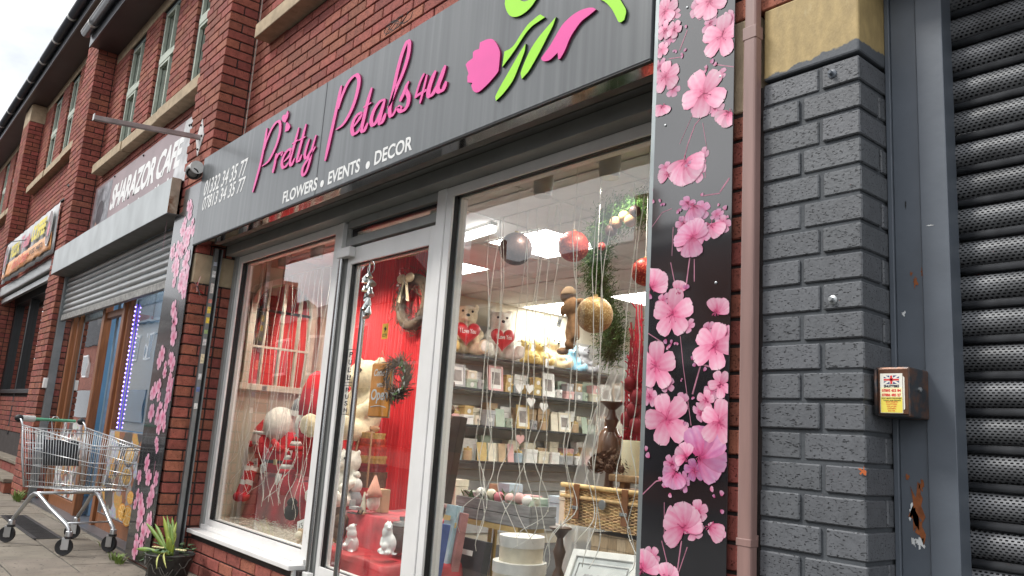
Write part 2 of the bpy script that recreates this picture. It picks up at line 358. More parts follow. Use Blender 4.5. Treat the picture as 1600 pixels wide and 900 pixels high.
GUTL = mat('pale_gutter_lip', (.55, .56, .54), .35, var=.1)
ROOFM = mat('slate_roof', (.07, .07, .075), .8, var=.2, vs=6)
INW = mat('dim_room', (.11, .11, .11), .9)
YW = .235
# ================================================================ BUILDINGS
def upper_window(bld, x0, x1, z0, z1, half=False):
    y = YW + .035; f = MB(); zm = z0 + (z1 - z0) * .56; t = .045; w_ = thing_part(bld, 'window')
    for (a, b, c, d) in ((x0, x0 + t, z0, z1), (x1 - t, x1, z0, z1), (x0 + t, x1 - t, z1 - t, z1), (x0 + t, x1 - t, z0, z0 + t)): f.box(a, b, y, y + .06, c, d)
    f.build('frame', TEAL, w_, bev=.004)
    g = MB(); g.box(x0 + t, x1 - t, y - .012, y + .05, zm - .02, zm + .055); g.build('transom', TEALL, w_, bev=.004)
    xm = x0 + (x1 - x0) * .60; g = MB(); s = .03
    for (a, b, c, d) in ((x0 + t, xm, zm + .055, z1 - t), (x0 + t, xm + .03, z0 + t, zm - .02)):
        g.box(a, a + s, y - .006, y + .03, c, d); g.box(b - s, b, y - .006, y + .03, c, d); g.box(a + s, b - s, y - .006, y + .03, d - s, d); g.box(a + s, b - s, y - .006, y + .03, c, c + s)
    g.build('sash', TEALL, w_, bev=.003)
    pane('pane', w_, x0 + t, x1 - t, z0 + t, z1 - t, y + .032, WGLASS)
    MB().grid(lambda u, v: (x0 + u * (x1 - x0), y + .14 + .018 * math.sin(u * 38 + v), z0 + v * (z1 - z0)), 40, 2).build('curtain', CURT, w_)
    MB().box(x0 - .02, x1 + .02, y + .25, y + .27, z0 - .02, z1 + .02).build('room_back', INW, w_)
def thing_part(p, name):
    o = bpy.data.objects.new(name, None); COL.objects.link(o); o.empty_display_size = .1; adopt(o, p); return o
def pane(name, parent, x0, x1, z0, z1, y, m=None, th=.005):
    q = MB(); q.box(x0, x1, y, y + th, z0, z1); o = q.build(name, [CLEAR, m or GLASS], parent)
    for p in o.data.polygons:
        if p.normal.y < -.9: p.material_index = 1
    return o
WGLASS = glass_mat('upstairs_glass', 3.2, (.8, .86, .86))
def stone_block(name, p, x0, x1, y0, y1, z0, z1, m=None): return rbox(name, m or STONE, p, x0, x1, y0, y1, z0, z1, .006)
def sills(bld, spans, z, name='window_sill'):
    for i, (a, b) in enumerate(spans): stone_block(name, bld, a + .004, b - .004, .115 + .012 * (i % 2), YW + .14, z - .115 + .006 * (i % 2), z + .004 * (i % 2))
def eaves(bld, x0, x1, zs):
    e = thing_part(bld, 'eaves')
    MB().box(x0, x1, -.085, YW + .2, zs, zs + .02).build('soffit', EAVE, e); MB().box(x0, x1, -.11, -.085, zs - .02, zs + .17).build('fascia_board', GUTM, e, bev=.004)
    prof = [(-.115 - .055 + .055 * math.cos(a), zs + .155 + .055 * math.sin(a)) for a in [math.pi + math.pi * k / 10 for k in range(11)]]
    q = MB(); n = len(prof); q.add([(x, p[0], p[1]) for x in (x0, x1) for p in prof], [(i, i + 1, n + i + 1, n + i) for i in range(n - 1)]); q.build('gutter', GUTM, e, smooth=True, solid=.005)
    q = MB(); q.tube([(x0, -.226, zs + .158), (x1, -.226, zs + .158)], .008, 6); q.tube([(x0, -.114, zs + .175), (x1, -.114, zs + .175)], .006, 6); q.build('gutter_lip', GUTL, e, smooth=True)
    x = x1 - .25
    while x > max(x0, -32):
        pr = [(-.17 + .064 * math.cos(a), zs + .155 + .064 * math.sin(a)) for a in [math.pi + math.pi * k / 8 for k in range(9)]]
        q = MB(); q.add([(xx, p[0], p[1]) for xx in (x - .03, x + .03) for p in pr], [(i, i + 1, 10 + i, 9 + i) for i in range(8)]); q.build('gutter_bracket', GUTL, e, smooth=True, solid=.004); x -= 1.0
    MB().grid(lambda u, v: (x0 + u * (x1 - x0), -.16 + v * 4.2, zs + .19 + v * 2.6), 1, 1).build('roof', ROOFM, bld, solid=.05)
# ---- florist building (x -5.60 .. -0.30)
FB = thing('florist_building', 'red brick terrace building over the flower shop with white framed shopfront', 'building', (-2.8, 1, 0))
UW = [(-4.42, -3.78, 4.02, 5.47), (-3.2, -2.56, 4.02, 5.47), (-1.98, -1.34, 4.02, 5.47)]
q = MB(); slab_holes(q, -5.01, -.02, 2.52, 5.6, YW + .010, YW + .3, UW)
q.box(-5.01, -3.3, YW + .01, .295, -.1, .262)
q.box(-5.59, -5.02, .0095, .40, -.1, 2.5); q.box(-5.59, -5.02, .0095, .6, 2.5, 5.6); q.box(-.69, -.02, .0095, .6, -.1, 2.09); q.box(-.69, -.02, .0095, .6, 2.33, 5.6)
wall = q.build('wall', MORT, FB)
B = Bricks()
B.front(-5.007, -.7, 2.55, 5.55, YW, [(a, b, c - .12, d + .15) for a, b, c, d in UW], off=-.07)
B.front(-5.0, -3.36, 0, .225, YW, off=-.03); 
B.pier(-5.60, -5.01, 0, 2.025, 0, YW + .06); B.pier(-5.60, -5.01, 2.25, 5.55, 0, YW + .03)
for a, b, c, d in UW:
    B.pier(a - .1025, a, c, d - .01, YW + .0, YW + .11, right=True) if False else None
    for k in range(int(round(c / .075)), int(round(d / .075))): B.b.append((a - .1, a - .002, YW + .103, YW + .2, k * .075, k * .075 + .0645))
for k in range(0, 27):
    z = k * .075; e = k % 2
    if e: B.b += [(-.40, -.305, 0, .1, z, z + .0645), (-.69, -.411, 0, .1, z, z + .0645)]
    else: B.b += [(-.51, -.305, 0, .1, z, z + .0645), (-.69, -.521, 0, .1, z, z + .0645)]
B.front(-.69, -.005, 2.325, 5.55, 0, off=-.05)
B.finish(wall, BRICK)
stone_block('stone_block', FB, -5.60, -5.012, .001, YW + .07, 2.027, 2.245); stone_block('stone_block', FB, -.69, -.30, .002, .3, 2.03, 2.322)
rbox('sealant_bead', mat('pale_sealant', (.45, .38, .33), .7, var=.3, vs=30), FB, -5.009, -4.998, YW - .007, YW + .002, 2.55, 5.58, .002)
for a, b, c, d in UW:
    upper_window(FB, a, b, c, d); stone_block('lintel', FB, a - .12, b + .12, YW - .002, YW + .12, d, d + .14)
sills(FB, [(-4.75, -3.6), (-3.6, -2.3), (-2.3, -1.1)], 4.02)
eaves(FB, -5.3, 3, 5.60)
# ---- café building
CB = thing('cafe_building', 'red brick terrace building with tall narrow upstairs windows over the half shuttered cafe', 'building', (-7.7, 1, 0))
CW = [(-9.28, -8.62, 4.02, 5.46), (-8.02, -7.38, 4.02, 5.46), (-6.76, -6.12, 4.02, 5.46)]
q = MB(); slab_holes(q, -9.93, -5.60, 2.6, 5.6, YW + .010, YW + .3, CW); wall = q.build('wall', MORT, CB)
B = Bricks(); B.front(-9.92, -5.61, 2.85, 5.6, YW, [(a, b, c - .1, d + .02) for a, b, c, d in CW] + [(-9.9, -5.5, 5.46, 5.7)], off=-.02)
for a, b, c, d in CW:
    for k in range(int(round(c / .075)), int(round(d / .075))): B.b.append((a - .1, a - .002, YW + .103, YW + .2, k * .075, k * .075 + .0645))
B.finish(wall, BRICK)
for a, b in ((-9.92, -8.3), (-8.3, -6.9), (-6.9, -5.61)): stone_block('lintel', CB, a + .003, b - .003, YW - .003, YW + .12, 5.462, 5.598)
for a, b, c, d in CW: upper_window(CB, a, b, c, d)
sills(CB, [(-9.72, -8.46), (-8.46, -7.16), (-7.16, -5.9)], 4.02)
eaves(CB, -9.95, -5.3, 5.60)
# ---- coffee house building, a step higher up the street
DZ = .74
KB = thing('coffee_house_building', 'red brick terrace building furthest up the street, its eaves a step higher', 'building', (-13, 1, 0))
KW = [(-14.24, -13.55, 4.02 + DZ, 5.46 + DZ), (-12.98, -12.34, 4.02 + DZ, 5.46 + DZ), (-11.7, -11.06, 4.02 + DZ, 5.46 + DZ)] + [(x, x + .64, 4.02 + DZ, 5.46 + DZ) for x in (-19.25, -17.95, -16.65)]
q = MB(); slab_holes(q, -22, -10.62, 3.6, 6.33, YW + .010, YW + .3, KW); q.box(-10.61, -9.94, .0095, .6, -.1, 6.05); q.box(-15.59, -14.96, .0095, .6, -.1, 6.05); wall = q.build('wall', MORT, KB)
B = Bricks(); B.front(-22, -15.61, 3.0, 6.3, YW, [(a, b, c - .1, d + .02) for a, b, c, d in KW] + [(-23, -10, 6.2, 6.5)]); B.front(-14.94, -10.63, 3.0, 6.3, YW, [(a, b, c - .1, d + .02) for a, b, c, d in KW] + [(-23, -10, 6.2, 6.5)], off=.04)
B.pier(-10.62, -9.93, 0, 6.0, 0, YW + .06); B.pier(-15.6, -14.95, 0, 6.0, 0, YW + .06)
for a, b, c, d in KW:
    for k in range(int(round(c / .075)), int(round(d / .075))): B.b.append((a - .1, a - .002, YW + .103, YW + .2, k * .075, k * .075 + .0645))
B.finish(wall, BRICK)
for a, b in ((-10.62, -9.932), (-15.6, -14.952)): stone_block('stone_block', KB, a, b, .002, YW + .07, 6.0, 6.32)
stone_block('lintel', KB, -14.94, -12.8, YW - .003, YW + .12, 6.2, 6.33); stone_block('lintel', KB, -12.79, -10.63, YW - .003, YW + .12, 6.2, 6.33); stone_block('lintel', KB, -22, -15.61, YW - .003, YW + .12, 6.2, 6.33)
for a, b, c, d in KW: upper_window(KB, a, b, c, d)
sills(KB, [(-14.75, -13.35), (-13.35, -12.05), (-12.05, -10.8), (-19.6, -18.3), (-18.3, -17), (-17, -15.7)], 4.02 + DZ)
eaves(KB, -40, -9.96, 6.33)
rbox('end_wall', BRICK_D, KB, -40, -22.01, YW, YW + .4, -.05, 6.33, 0); rbox('lower_wall', BRICK_D, KB, -22, -15.61, YW + .02, YW + .4, -.05, 3.55, 0)
# ---- shuttered unit on the right
def gold_stone():
    m = mat('gold_and_grey_painted_stone', (.43, .315, .14), .65, var=.14, vs=26, bump=.3, bs=110, dirt=(.56, .45, .25), ds=9, da=.35, stretch=(1.6, 1.6, .7)); n, L, b = nd(m); src = b.inputs['Base Color'].links[0].from_socket
    g = n.new('ShaderNodeNewGeometry'); s = n.new('ShaderNodeSeparateXYZ'); L(g.outputs['Position'], s.inputs[0]); z = n.new('ShaderNodeTexNoise'); z.inputs['Scale'].default_value = 26; z.inputs['Detail'].default_value = 5; L(g.outputs['Position'], z.inputs[0])
    a = n.new('ShaderNodeMath'); a.operation = 'MULTIPLY_ADD'; a.inputs[1].default_value = .035; L(z.outputs[0], a.inputs[0]); L(s.outputs['Z'], a.inputs[2])
    bb = n.new('ShaderNodeMath'); bb.operation = 'MULTIPLY_ADD'; bb.inputs[1].default_value = -.09; L(s.outputs['X'], bb.inputs[0]); L(a.outputs[0], bb.inputs[2])
    r = n.new('ShaderNodeMapRange'); r.inputs[1].default_value = 2.152; r.inputs[2].default_value = 2.156; L(bb.outputs[0], r.inputs[0])
    mi = n.new('ShaderNodeMixRGB'); mi.inputs[1].default_value = (.105, .115, .128, 1); L(r.outputs[0], mi.inputs[0]); L(src, mi.inputs[2]); L(mi.outputs[0], b.inputs['Base Color']); return m
SB = thing('shuttered_unit', 'grey painted brick pier and steel jamb of the closed unit at the right edge', 'building', (1.5, .5, 0))
q = MB(); q.box(-.281, -.007, .007, .16, -.1, 2.092); q.box(.0, 4, .55, .6, 0, 3); wall = q.build('wall', GMORT, SB)
B = Bricks()
for k in range(0, 28):
    z = k * .075; e = k % 2
    if e: B.b += [(-.1025, 0, 0, .2, z, z + .0645), (-.281, -.1145, 0, .1, z, z + .0645)]
    else: B.b += [(-.158, 0, 0, .1025, z, z + .0645), (-.281, -.170, 0, .1, z, z + .0645), (-.1, -.001, .1135, .2, z, z + .0645)]
B.finish(wall, GBRICK, key='g', jit=.003)
rbox('stone_block', gold_stone(), SB, -.281, 0, 0, .3, 2.102, 2.322, .006)
rust = mat('chipped_blue_grey_paint', (.115, .133, .158), .42, var=.08, vs=7, bump=.2, bs=40, dirt=(.28, .10, .035), ds=11, da=.10)
J = thing_part(SB, 'door_jamb')
rbox('jamb_angle', GREYP, J, .001, .0145, .139, .2, 0, 2.36, .002); rbox('jamb_plate', rust, J, .0155, .0815, .145, .19, 0, 2.36, .002); rbox('jamb_plate', GREYP, J, .0835, .15, .139, .2, 0, 2.34, .002)
RUST = mat('bare_rust', (.30, .095, .03), .85, var=.3, vs=40); CHIP = mat('bare_white_metal', (.72, .73, .72), .4, var=.15, vs=30)
def blob(name, m, parent, cx, cz, rx, rz, y, n=14, jit=.45, seed=1, th=.0006):
    rg = random.Random(seed); pts = []
    for k in range(n):
        a = 2 * math.pi * k / n; r_ = 1 + rg.uniform(-jit, jit); pts.append((cx + rx * r_ * math.cos(a), y, cz + rz * r_ * math.sin(a)))
    return MB().prism(pts, (0, -th, 0)).build(name, m, parent)
for i, (px, py, a, b, m) in enumerate(((1433, 790, .014, .05, RUST), (1437, 825, .011, .03, RUST), (1440, 760, .005, .012, RUST), (1418, 745, .004, .007, RUST), (1430, 440, .006, .014, RUST), (1424, 428, .003, .006, RUST), (1441, 425, .003, .01, RUST), (1426, 800, .008, .016, CHIP), (1437, 848, .009, .012, CHIP), (1428, 846, .005, .010, CHIP), (1412, 490, .005, .006, CHIP), (1415, 320, .0015, .009, GASK), (1455, 353, .006, .0015, CHIP))):
    p = onY(px, py, .1445); blob('paint_chip', m, J, p.x, p.z, a, b, .1444 if p.x < .0825 else .1385, seed=i + 3, jit=.6, n=18)
rbox('shutter_box', BLACKP, SB, .004, 4, .02, .36, 2.375, 2.75, .01); rbox('shutter_box_lip', BLACKP, SB, -.0, 4, .005, .1, 2.345, 2.374, .004)
for px, py in ((1301, 116), (1302, 469)):
    p = onY(px, py, 0); q = MB(); q.lathe([(.013, 0), (.012, .004), (.006, .006), (.006, .016), (.0045, .018)], (p.x, 0, p.z), 14, Matrix.Rotation(R(90), 3, 'X')); q.build('bolt', GREYP if py < 200 else STEEL, SB, smooth='auto')
p = onY(1352, 737, 0); blob('paint_chip', mat('orange_paint_mark', (.5, .12, .03), .6), SB, p.x - .003, p.z, .009, .009, -.0045, seed=9, jit=.7)
# perforated shutter curtain
def perf_mat():
    m = mat('perforated_shutter_paint', (.155, .16, .168), .5, .15, var=.25, vs=11, rnd=.16, dirt=(.17, .08, .05), ds=5, da=.17); n, L, b = nd(m)
    g = n.new('ShaderNodeNewGeometry'); s = n.new('ShaderNodeSeparateXYZ'); L(g.outputs['Position'], s.inputs[0])
    def mth(op, a, c=None, d=None):
        x = n.new('ShaderNodeMath'); x.operation = op
        for i, v in enumerate((a, c, d)):
            if v is None: continue
            if isinstance(v, (int, float)): x.inputs[i].default_value = v
            else: L(v, x.inputs[i])
        return x.outputs[0]
    v = mth('MULTIPLY', s.outputs['Z'], 1 / .0064); row = mth('FLOOR', v); par = mth('MODULO', row, 2.0)
    u = mth('MULTIPLY_ADD', s.outputs['X'], 1 / .0122, mth('MULTIPLY', par, .5)); fu = mth('ABSOLUTE', mth('SUBTRACT', mth('FRACT', u), .5)); fv = mth('MULTIPLY', mth('SUBTRACT', mth('FRACT', v), .5), .0064)
    du = mth('MULTIPLY', mth('MAXIMUM', mth('SUBTRACT', fu, .15), 0.0), .0122); dd = mth('SQRT', mth('ADD', mth('MULTIPLY', du, du), mth('MULTIPLY', fv, fv)))
    hole = mth('LESS_THAN', dd, .0017); al = mth('SUBTRACT', 1.0, hole); L(al, b.inputs['Alpha']); return m
PERF = perf_mat(); RODM = mat('shutter_rod_paint', (.12, .125, .135), .25, .5, var=.2, vs=20, dirt=(.25, .11, .05), ds=4, da=.2)
RS = thing('roller_shutter', 'perforated dark grey roller shutter pulled down beside the grey brick pier', 'shutter', (1.5, .24, 0))
pit = .0868; z0 = 2.134 - 24 * pit; yS = .215
def slat_z(k): return onY(1490, 73, yS).z + (k - 24) * pit
prof = [(.0, .012), (-.006, .016), (-.015, .024), (-.0195, .034), (-.0205, .044), (-.019, .054), (-.014, .063), (-.006, .071), (.0, .074)]
q = MB(); n = len(prof); q.add([(x, yS + p[0], p[1]) for x in (.135, 3.2) for p in prof], [(i, i + 1, n + i + 1, n + i) for i in range(n - 1)]); slat_me = q.mesh('slat', PERF); slat_me.polygons.foreach_set('use_smooth', [True] * len(slat_me.polygons))
q = MB(); q.tube([(.135, yS - .006, .0), (3.2, yS - .006, .0)], .0105, 10); q.tube([(.135, yS + .004, -.012), (3.2, yS + .004, -.012)], .006, 6); rod_me = q.mesh('slat_rod', RODM); rod_me.polygons.foreach_set('use_smooth', [True] * len(rod_me.polygons))
for k in range(0, 28):
    o = bpy.data.objects.new('slat', slat_me); COL.objects.link(o); adopt(o, RS); o.location = (0, 0, slat_z(k)); WLOC[o.name] = Vector((0, 0, slat_z(k)))
    r_ = bpy.data.objects.new('hinge_rod', rod_me); COL.objects.link(r_); r_.parent = o
MB().box(.13, 3.3, .30, .31, 0, 2.5).build('backing', mat('unlit_interior', (.01, .01, .011), .9), RS)
# key box with a sticker
KX = thing('key_switch_box', 'rusty dark steel shutter switch box with a yellow and white sticker', 'switch box', (.05, .09, 1.16))
boxm = mat('worn_grey_on_brown_steel', (.045, .052, .06), .38, .3, var=.15, dirt=(.19, .085, .045), ds=16, da=.75)
q = MB(); q.box(.0095, .0915, .036, .1385, 1.162, 1.280); q.build('casing', boxm, KX, bev=.004)
rbox('door_plate', mat('brown_steel', (.16, .075, .045), .4, .4, var=.3, vs=25, dirt=(.05, .05, .055), ds=14, da=.3), KX, .018, .0885, .0325, .0358, 1.168, 1.276, .003)
q = MB(); q.tube([(.012, .033, 1.166), (.012, .033, 1.274)], .0042, 8); q.build('hinge', boxm, KX, smooth=True)
stk = mat('yellow_sticker', (.86, .72, .12), .45, var=.05); stw = mat('white_sticker', (.85, .83, .74), .45, var=.04)
def quad(name, m, p, pts, th=.0004, d=(0, -1, 0)): return MB().prism(pts, Vector(d) * th).build(name, m, p)
x0, x1, zb, zt = .0235, .0762, 1.1705, 1.264
quad('sticker', stw, KX, [(x0, .0322, zb), (x1, .0322, zb), (x1, .0322, zt), (x0, .0322, zt)]); quad('sticker', stk, KX, [(x0 + .001, .0317, zb + .001), (x1 - .001, .0317, zb + .001), (x1 - .001, .0317, zb + .037), (x0 + .001, .0317, zb + .037)], .0003)
quad('sticker', mat('pale_yellow_sticker', (.9, .84, .5), .45), KX, [(x0 + .001, .0317, zb + .0375), (x1 - .001, .0317, zb + .0375), (x1 - .001, .0317, zb + .06), (x0 + .001, .0317, zb + .06)], .0003)
quad('torn_label', stw, KX, [(x1 + .0012, .0322, zb + .008), (x1 + .0045, .0322, zb + .01), (x1 + .0045, .0322, zt - .01), (x1 + .0012, .0322, zt - .006)])
redk = mat('red_print', (.72, .04, .04), .5); blk = mat('black_print', (.02, .02, .03), .5); navy = mat('navy_print', (.03, .04, .18), .5)
def tl(s, zc, h, m, a, b, off=.02, y=.0312, **k): text('lettering', s, (a, y, zc), (b - a, 0, 0), (0, 0, h), m, KX, off, th=.0002, **k)
tl('SHUTTERS', zt - .0335, .0062, blk, x0 + .009, x1 - .008, .04); tl('07895 453 84', zt - .044, .0068, redk, x0 + .004, x1 - .004, .04); tl('07886 485 27', zt - .0545, .0068, redk, x0 + .004, x1 - .004, .04)
tl('ANY MAKE REPAIRED', zt - .0605, .003, blk, x0 + .003, x1 - .003, .01); tl('TOOLS AND SERVICE', zt - .0655, .003, blk, x0 + .007, x1 - .005, .01)
for i, s in enumerate(('SHOP FRONTS', 'SHUTTERS', 'GLASS', 'LOCKSMITH', '24 HR')): tl(s, zb + .0245 - i * .0052, .003, redk, x0 + .013 + .0012 * i, x1 - .012 - .0015 * i, .01)
# union flag block letters U K
fx0, fx1, fz0, fz1 = x0 + .009, x1 - .008, zt - .025, zt - .005; fy = .0317
quad('flag_print', navy, KX, [(fx0, fy, fz0), (fx1, fy, fz0), (fx1, fy, fz1), (fx0, fy, fz1)], .0002)
q = MB()
for a, b in (((fx0, fz0), (fx1, fz1)), ((fx0, fz1), (fx1, fz0))): q.bar((a[0], fy - .0003, a[1]), (b[0], fy - .0003, b[1]), .0002, .0042, (0, 0, 1))
xm = (fx0 + fx1) / 2; zm = (fz0 + fz1) / 2; q.box(xm - .0042, xm + .0042, fy - .00055, fy - .0003, fz0, fz1); q.box(fx0, fx1, fy - .00055, fy - .0003, zm - .0036, zm + .0036); q.build('flag_print', stw, KX)
q = MB(); q.box(xm - .0024, xm + .0024, fy - .0008, fy - .0006, fz0, fz1); q.box(fx0, fx1, fy - .0008, fy - .0006, zm - .0021, zm + .0021); q.build('flag_print', redk, KX)
q = MB(); q.lathe([(.006, 0), (.006, .004), (.003, .006)], (.0915, .085, 1.23), 12, Matrix.Rotation(R(90), 3, 'Y')); q.build('keyhole', STEEL, KX, smooth='auto')
# downpipe
DP = thing('downpipe', 'faded brown square downpipe between the blossom board and the grey pier', 'downpipe', (-.31, -.04, 0))
dpm = mat('faded_brown_plastic', (.285, .175, .155), .45, var=.16, vs=4, stretch=(6, 6, .5), dirt=(.30, .20, .18), ds=3, da=.35)
pxa = onY(1156, 450, -.036).x; rbox('pipe', dpm, DP, pxa, -.284, -.036, -.003, 0, 2.24, .006); rbox('pipe', dpm, DP, pxa + .002, -.286, -.034, -.003, 2.245, 5.7, .006)
for z in (.82, 2.23): rbox('collar', dpm, DP, pxa - .0015, -.2825, -.0375, -.002, z, z + .02 if z < 1 else z + .04, .002)
rbox('clip', dpm, DP, pxa - .01, -.2825, -.010, -.001, .835, .85, .002)
for z, s in ((.69, .016), (.6, .01), (.655, .006)): blob('moss_stain', mat('green_paint_smear', (.09, .28, .08), .7), DP, -.307, z, s, s * .5, -.0362, seed=int(z * 100), th=.0004)
# ================================================================ GROUND
PAVE = mat('paving_stone', (.205, .178, .142), .88, var=.16, vs=5, bump=.45, bs=90, rnd=.1, dirt=(.12, .11, .09), ds=4, da=.35); pits(PAVE, (.07, .065, .055), 34, .66, .70)
GROUT = mat('paving_joint', (.06, .058, .05), .95, var=.3, dirt=(.05, .08, .03), ds=2, da=.4)
gd = MB().box(-60, 40, -60, 60, -.12, -.012).build('ground', mat('ground_asphalt', (.06, .06, .06), .9, var=.2, bump=.4)); struct(gd)
pv = MB().box(-30, 5, -3.2, .6, -.1, -.011).build('pavement', GROUT); struct(pv)
PM = {}
def flag(x0, x1, y0, y1):
    k = (round(x1 - x0, 3), round(y1 - y0, 3))
    if k not in PM:
        me = MB().cbox(0, k[0], 0, k[1], -.04, 0, .005).mesh('flagstone', PAVE); bm = bmesh.new(); bm.from_mesh(me); bmesh.ops.recalc_face_normals(bm, faces=bm.faces); bm.to_mesh(me); bm.free(); PM[k] = me
    o = bpy.data.objects.new('flagstone', PM[k]); COL.objects.link(o); o.location = (x0, y0, random.uniform(-.005, .001)); o.rotation_euler = (random.uniform(-.005, .005), random.uniform(-.005, .005), 0); adopt(o, pv)
y = -3.2; i = 0
while y < .15:
    dpt = .40; x = -13.2 + (.31 if i % 2 else 0)
    while x < -3.4:
        c = pj((x + .3, y + .2, 0))
        if c and -150 < c[0] < 700 and 560 < c[1] < 1150: flag(x, x + .61, y, y + dpt - .012)
        x += .622
    y += dpt; i += 1
# drain grating set in the paving
DG = thing('drain_grating', 'slotted black metal drain grating in the pavement under the trolley', 'drain grating', (-7.3, -.15, 0))
gm = mat('grating_iron', (.05, .05, .052), .5, .5, var=.3)
g0 = onZ(8, 826, .0); gx0, gx1, gy0, gy1 = -8.35, -6.7, -.42, -.2
rbox('frame', gm, DG, gx0, gx1, gy0, gy0 + .03, -.01, .006, .002); rbox('frame', gm, DG, gx0, gx1, gy1 - .03, gy1, -.01, .006, .002)
x = gx0
while x < gx1: rbox('bar', gm, DG, x, x + .018, gy0 + .03, gy1 - .03, -.01, .005, .001); x += .042
# weeds at the wall foot
WEED = mat('weed_green', (.16, .24, .05), .7, var=.3, vs=20)
def tuft(name, label, c, n, h, seed, grp='weeds at the foot of the walls'):
    rg = random.Random(seed); q = MB()
    for k in range(n):
        a = rg.uniform(0, 6.28); r_ = rg.uniform(0, .07); b = Vector((c[0] + r_ * math.cos(a) * 2, c[1] + r_ * math.sin(a) * .6, 0)); hh = h * rg.uniform(.4, 1); d = Vector((math.cos(a), math.sin(a), 0)); s_ = Vector((-d.y, d.x, 0)) * .003
        m_ = b + d * hh * .35 + Vector((0, 0, hh * .7)); t = b + d * hh * .8 + Vector((0, 0, hh))
        q.add([b - s_, b + s_, m_ + s_ * 1.6, m_ - s_ * 1.6, t], [(0, 1, 2, 3), (3, 2, 4)])
    o = q.build(name, WEED); tag(o, label, 'weeds', grp); return o
tuft('weed_tuft', 'green weeds growing at the foot of the brick pier left of the cafe', (-9.75, -.06), 70, .13, 2)
tuft('weed_tuft', 'sparse moss and weeds on the paving in front of the blossom board foot', (-5.45, -.10), 70, .06, 3)
tuft('weed_tuft', 'small weeds in the joint below the cafe poster', (-6.1, -.02), 22, .05, 4)
# ================================================================ FLORIST SHOPFRONT
YF = .30
SF = FB
W1 = thing_part(FB, 'display_window'); DRP = thing_part(FB, 'door'); W2 = thing_part(FB, 'display_window')
def framed(p, x0, x1, z0, z1, w_, wb=None, m=UPVC):
    wb = wb or w_
    for nm, ya, yb, mm, ins in (('frame', YF, YF + .013, m, 0), ('seal', YF + .0132, YF + .043, GASK, .003), ('inner_frame', YF + .052, YF + .095, m, 0)):
        q = MB(); a, b, c, d = x0 + w_ - ins, x1 - w_ + ins, z0 + wb - ins, z1 - w_ + ins
        q.box(x0, a, ya, yb, z0, z1); q.box(b, x1, ya, yb, z0, z1); q.box(a, b, ya, yb, d, z1); q.box(a, b, ya, yb, z0, c); q.build(nm, mm, p, bev=.0025 if nm != 'seal' else 0)
    pane('pane', p, x0 + w_ - .01, x1 - w_ + .01, z0 + wb - .01, z1 - w_ + .01, YF + .044)
rbox('side_trim', ALU, W1, -5.008, -4.945, YF - .012, YF + .03, .29, 2.27, .003)
framed(W1, -4.943, -3.365, .285, 2.262, .055, .072)
# sill
q = MB(); q.box(-4.985, -3.335, .195, YF, .262, .288); q.build('sill', UPVC, W1, bev=.004); rbox('sill_upstand', UPVC, W1, -4.97, -3.34, YF - .018, YF - .001, .2885, .318, .004)
rbox('sill_return', UPVC, W1, -3.338, -3.235, .262, .297, -.02, .2615, .003); rbox('sill_return', UPVC, W1, -3.36, -3.3395, .225, .297, -.02, .2615, .002)
framed(W2, -2.262, -.692, .12, 2.262, .05, .07)
rbox('stallriser', UPVC, W2, -2.26, -.7, YF + .01, YF + .06, -.05, .118)
# posts
rbox('post', UPVC, FB, -3.363, -3.318, YF - .006, YF + .1, -.05, 2.262, .003); rbox('post', ALU, FB, -3.316, -3.262, YF + .02, YF + .1, -.05, 2.262, .003)
rbox('post', UPVC, FB, -2.338, -2.264, YF - .006, YF + .1, -.05, 2.262, .003)
# transom over the door
q = MB(); q.box(-3.26, -2.34, YF, YF + .09, 2.103, 2.153); q.build('transom', ALU, DRP, bev=.003); pane('pane', DRP, -3.262, -2.336, 2.153, 2.213, YF + .05)
q = MB(); q.box(-3.262, -2.338, YF + .03, YF + .049, 2.2, 2.2135); q.box(-3.262, -3.235, YF + .03, YF + .049, 2.153, 2.2); q.build('seal', GASK, DRP); rbox('frame', ALU, DRP, -3.262, -2.339, YF, YF + .09, 2.214, 2.262, .003)
# door leaf
dx0, dx1, dz0, dz1 = -3.252, -2.345, .03, 2.092; yd = YF + .012
for nm, ya, yb, mm, ins in (('leaf_frame', yd, yd + .012, UPVC, 0), ('seal', yd + .0122, yd + .036, GASK, .003), ('leaf_inner_frame', yd + .045, yd + .07, UPVC, 0)):
    q = MB(); a, b, c, d = dx0 + .038 - ins, dx1 - .062 + ins, .30 - ins, 1.992 + ins
    q.box(dx0, a, ya, yb, dz0, dz1); q.box(b, dx1, ya, yb, dz0, dz1); q.box(a, b, ya, yb, d, dz1); q.box(a, b, ya, yb, dz0, c); q.build(nm, mm, DRP, bev=.0025 if nm != 'seal' else 0)
pane('pane', DRP, dx0 + .03, dx1 - .055, .29, 2.0, yd + .037)
CHROME = mat('brushed_chrome', (.42, .42, .42), .22, 1., var=.1, vs=30, stretch=(1, 1, .1))
# full height pivot tube with its top bracket, and pull handle
h = MB(); h.tube([(-3.288, YF - .012, 0), (-3.288, YF - .012, 2.03)], .0155, 14); h.build('pivot_tube', CHROME, DRP, smooth='auto'); rbox('pivot_bracket', UPVC, DRP, -3.318, -3.165, YF - .032, YF + .011, 2.03, 2.09, .006)
ph = onY(566, 500, yd - .05); h = MB(); h.tube([(ph.x, yd - .05, .2), (ph.x, yd - .05, onY(572, 480, yd - .05).z)], .016, 14)
for z in (.25,): h.tube([(ph.x, yd - .05, z), (ph.x, yd + .03, z)], .008, 8)
h.build('pull_handle', CHROME, DRP, smooth='auto')
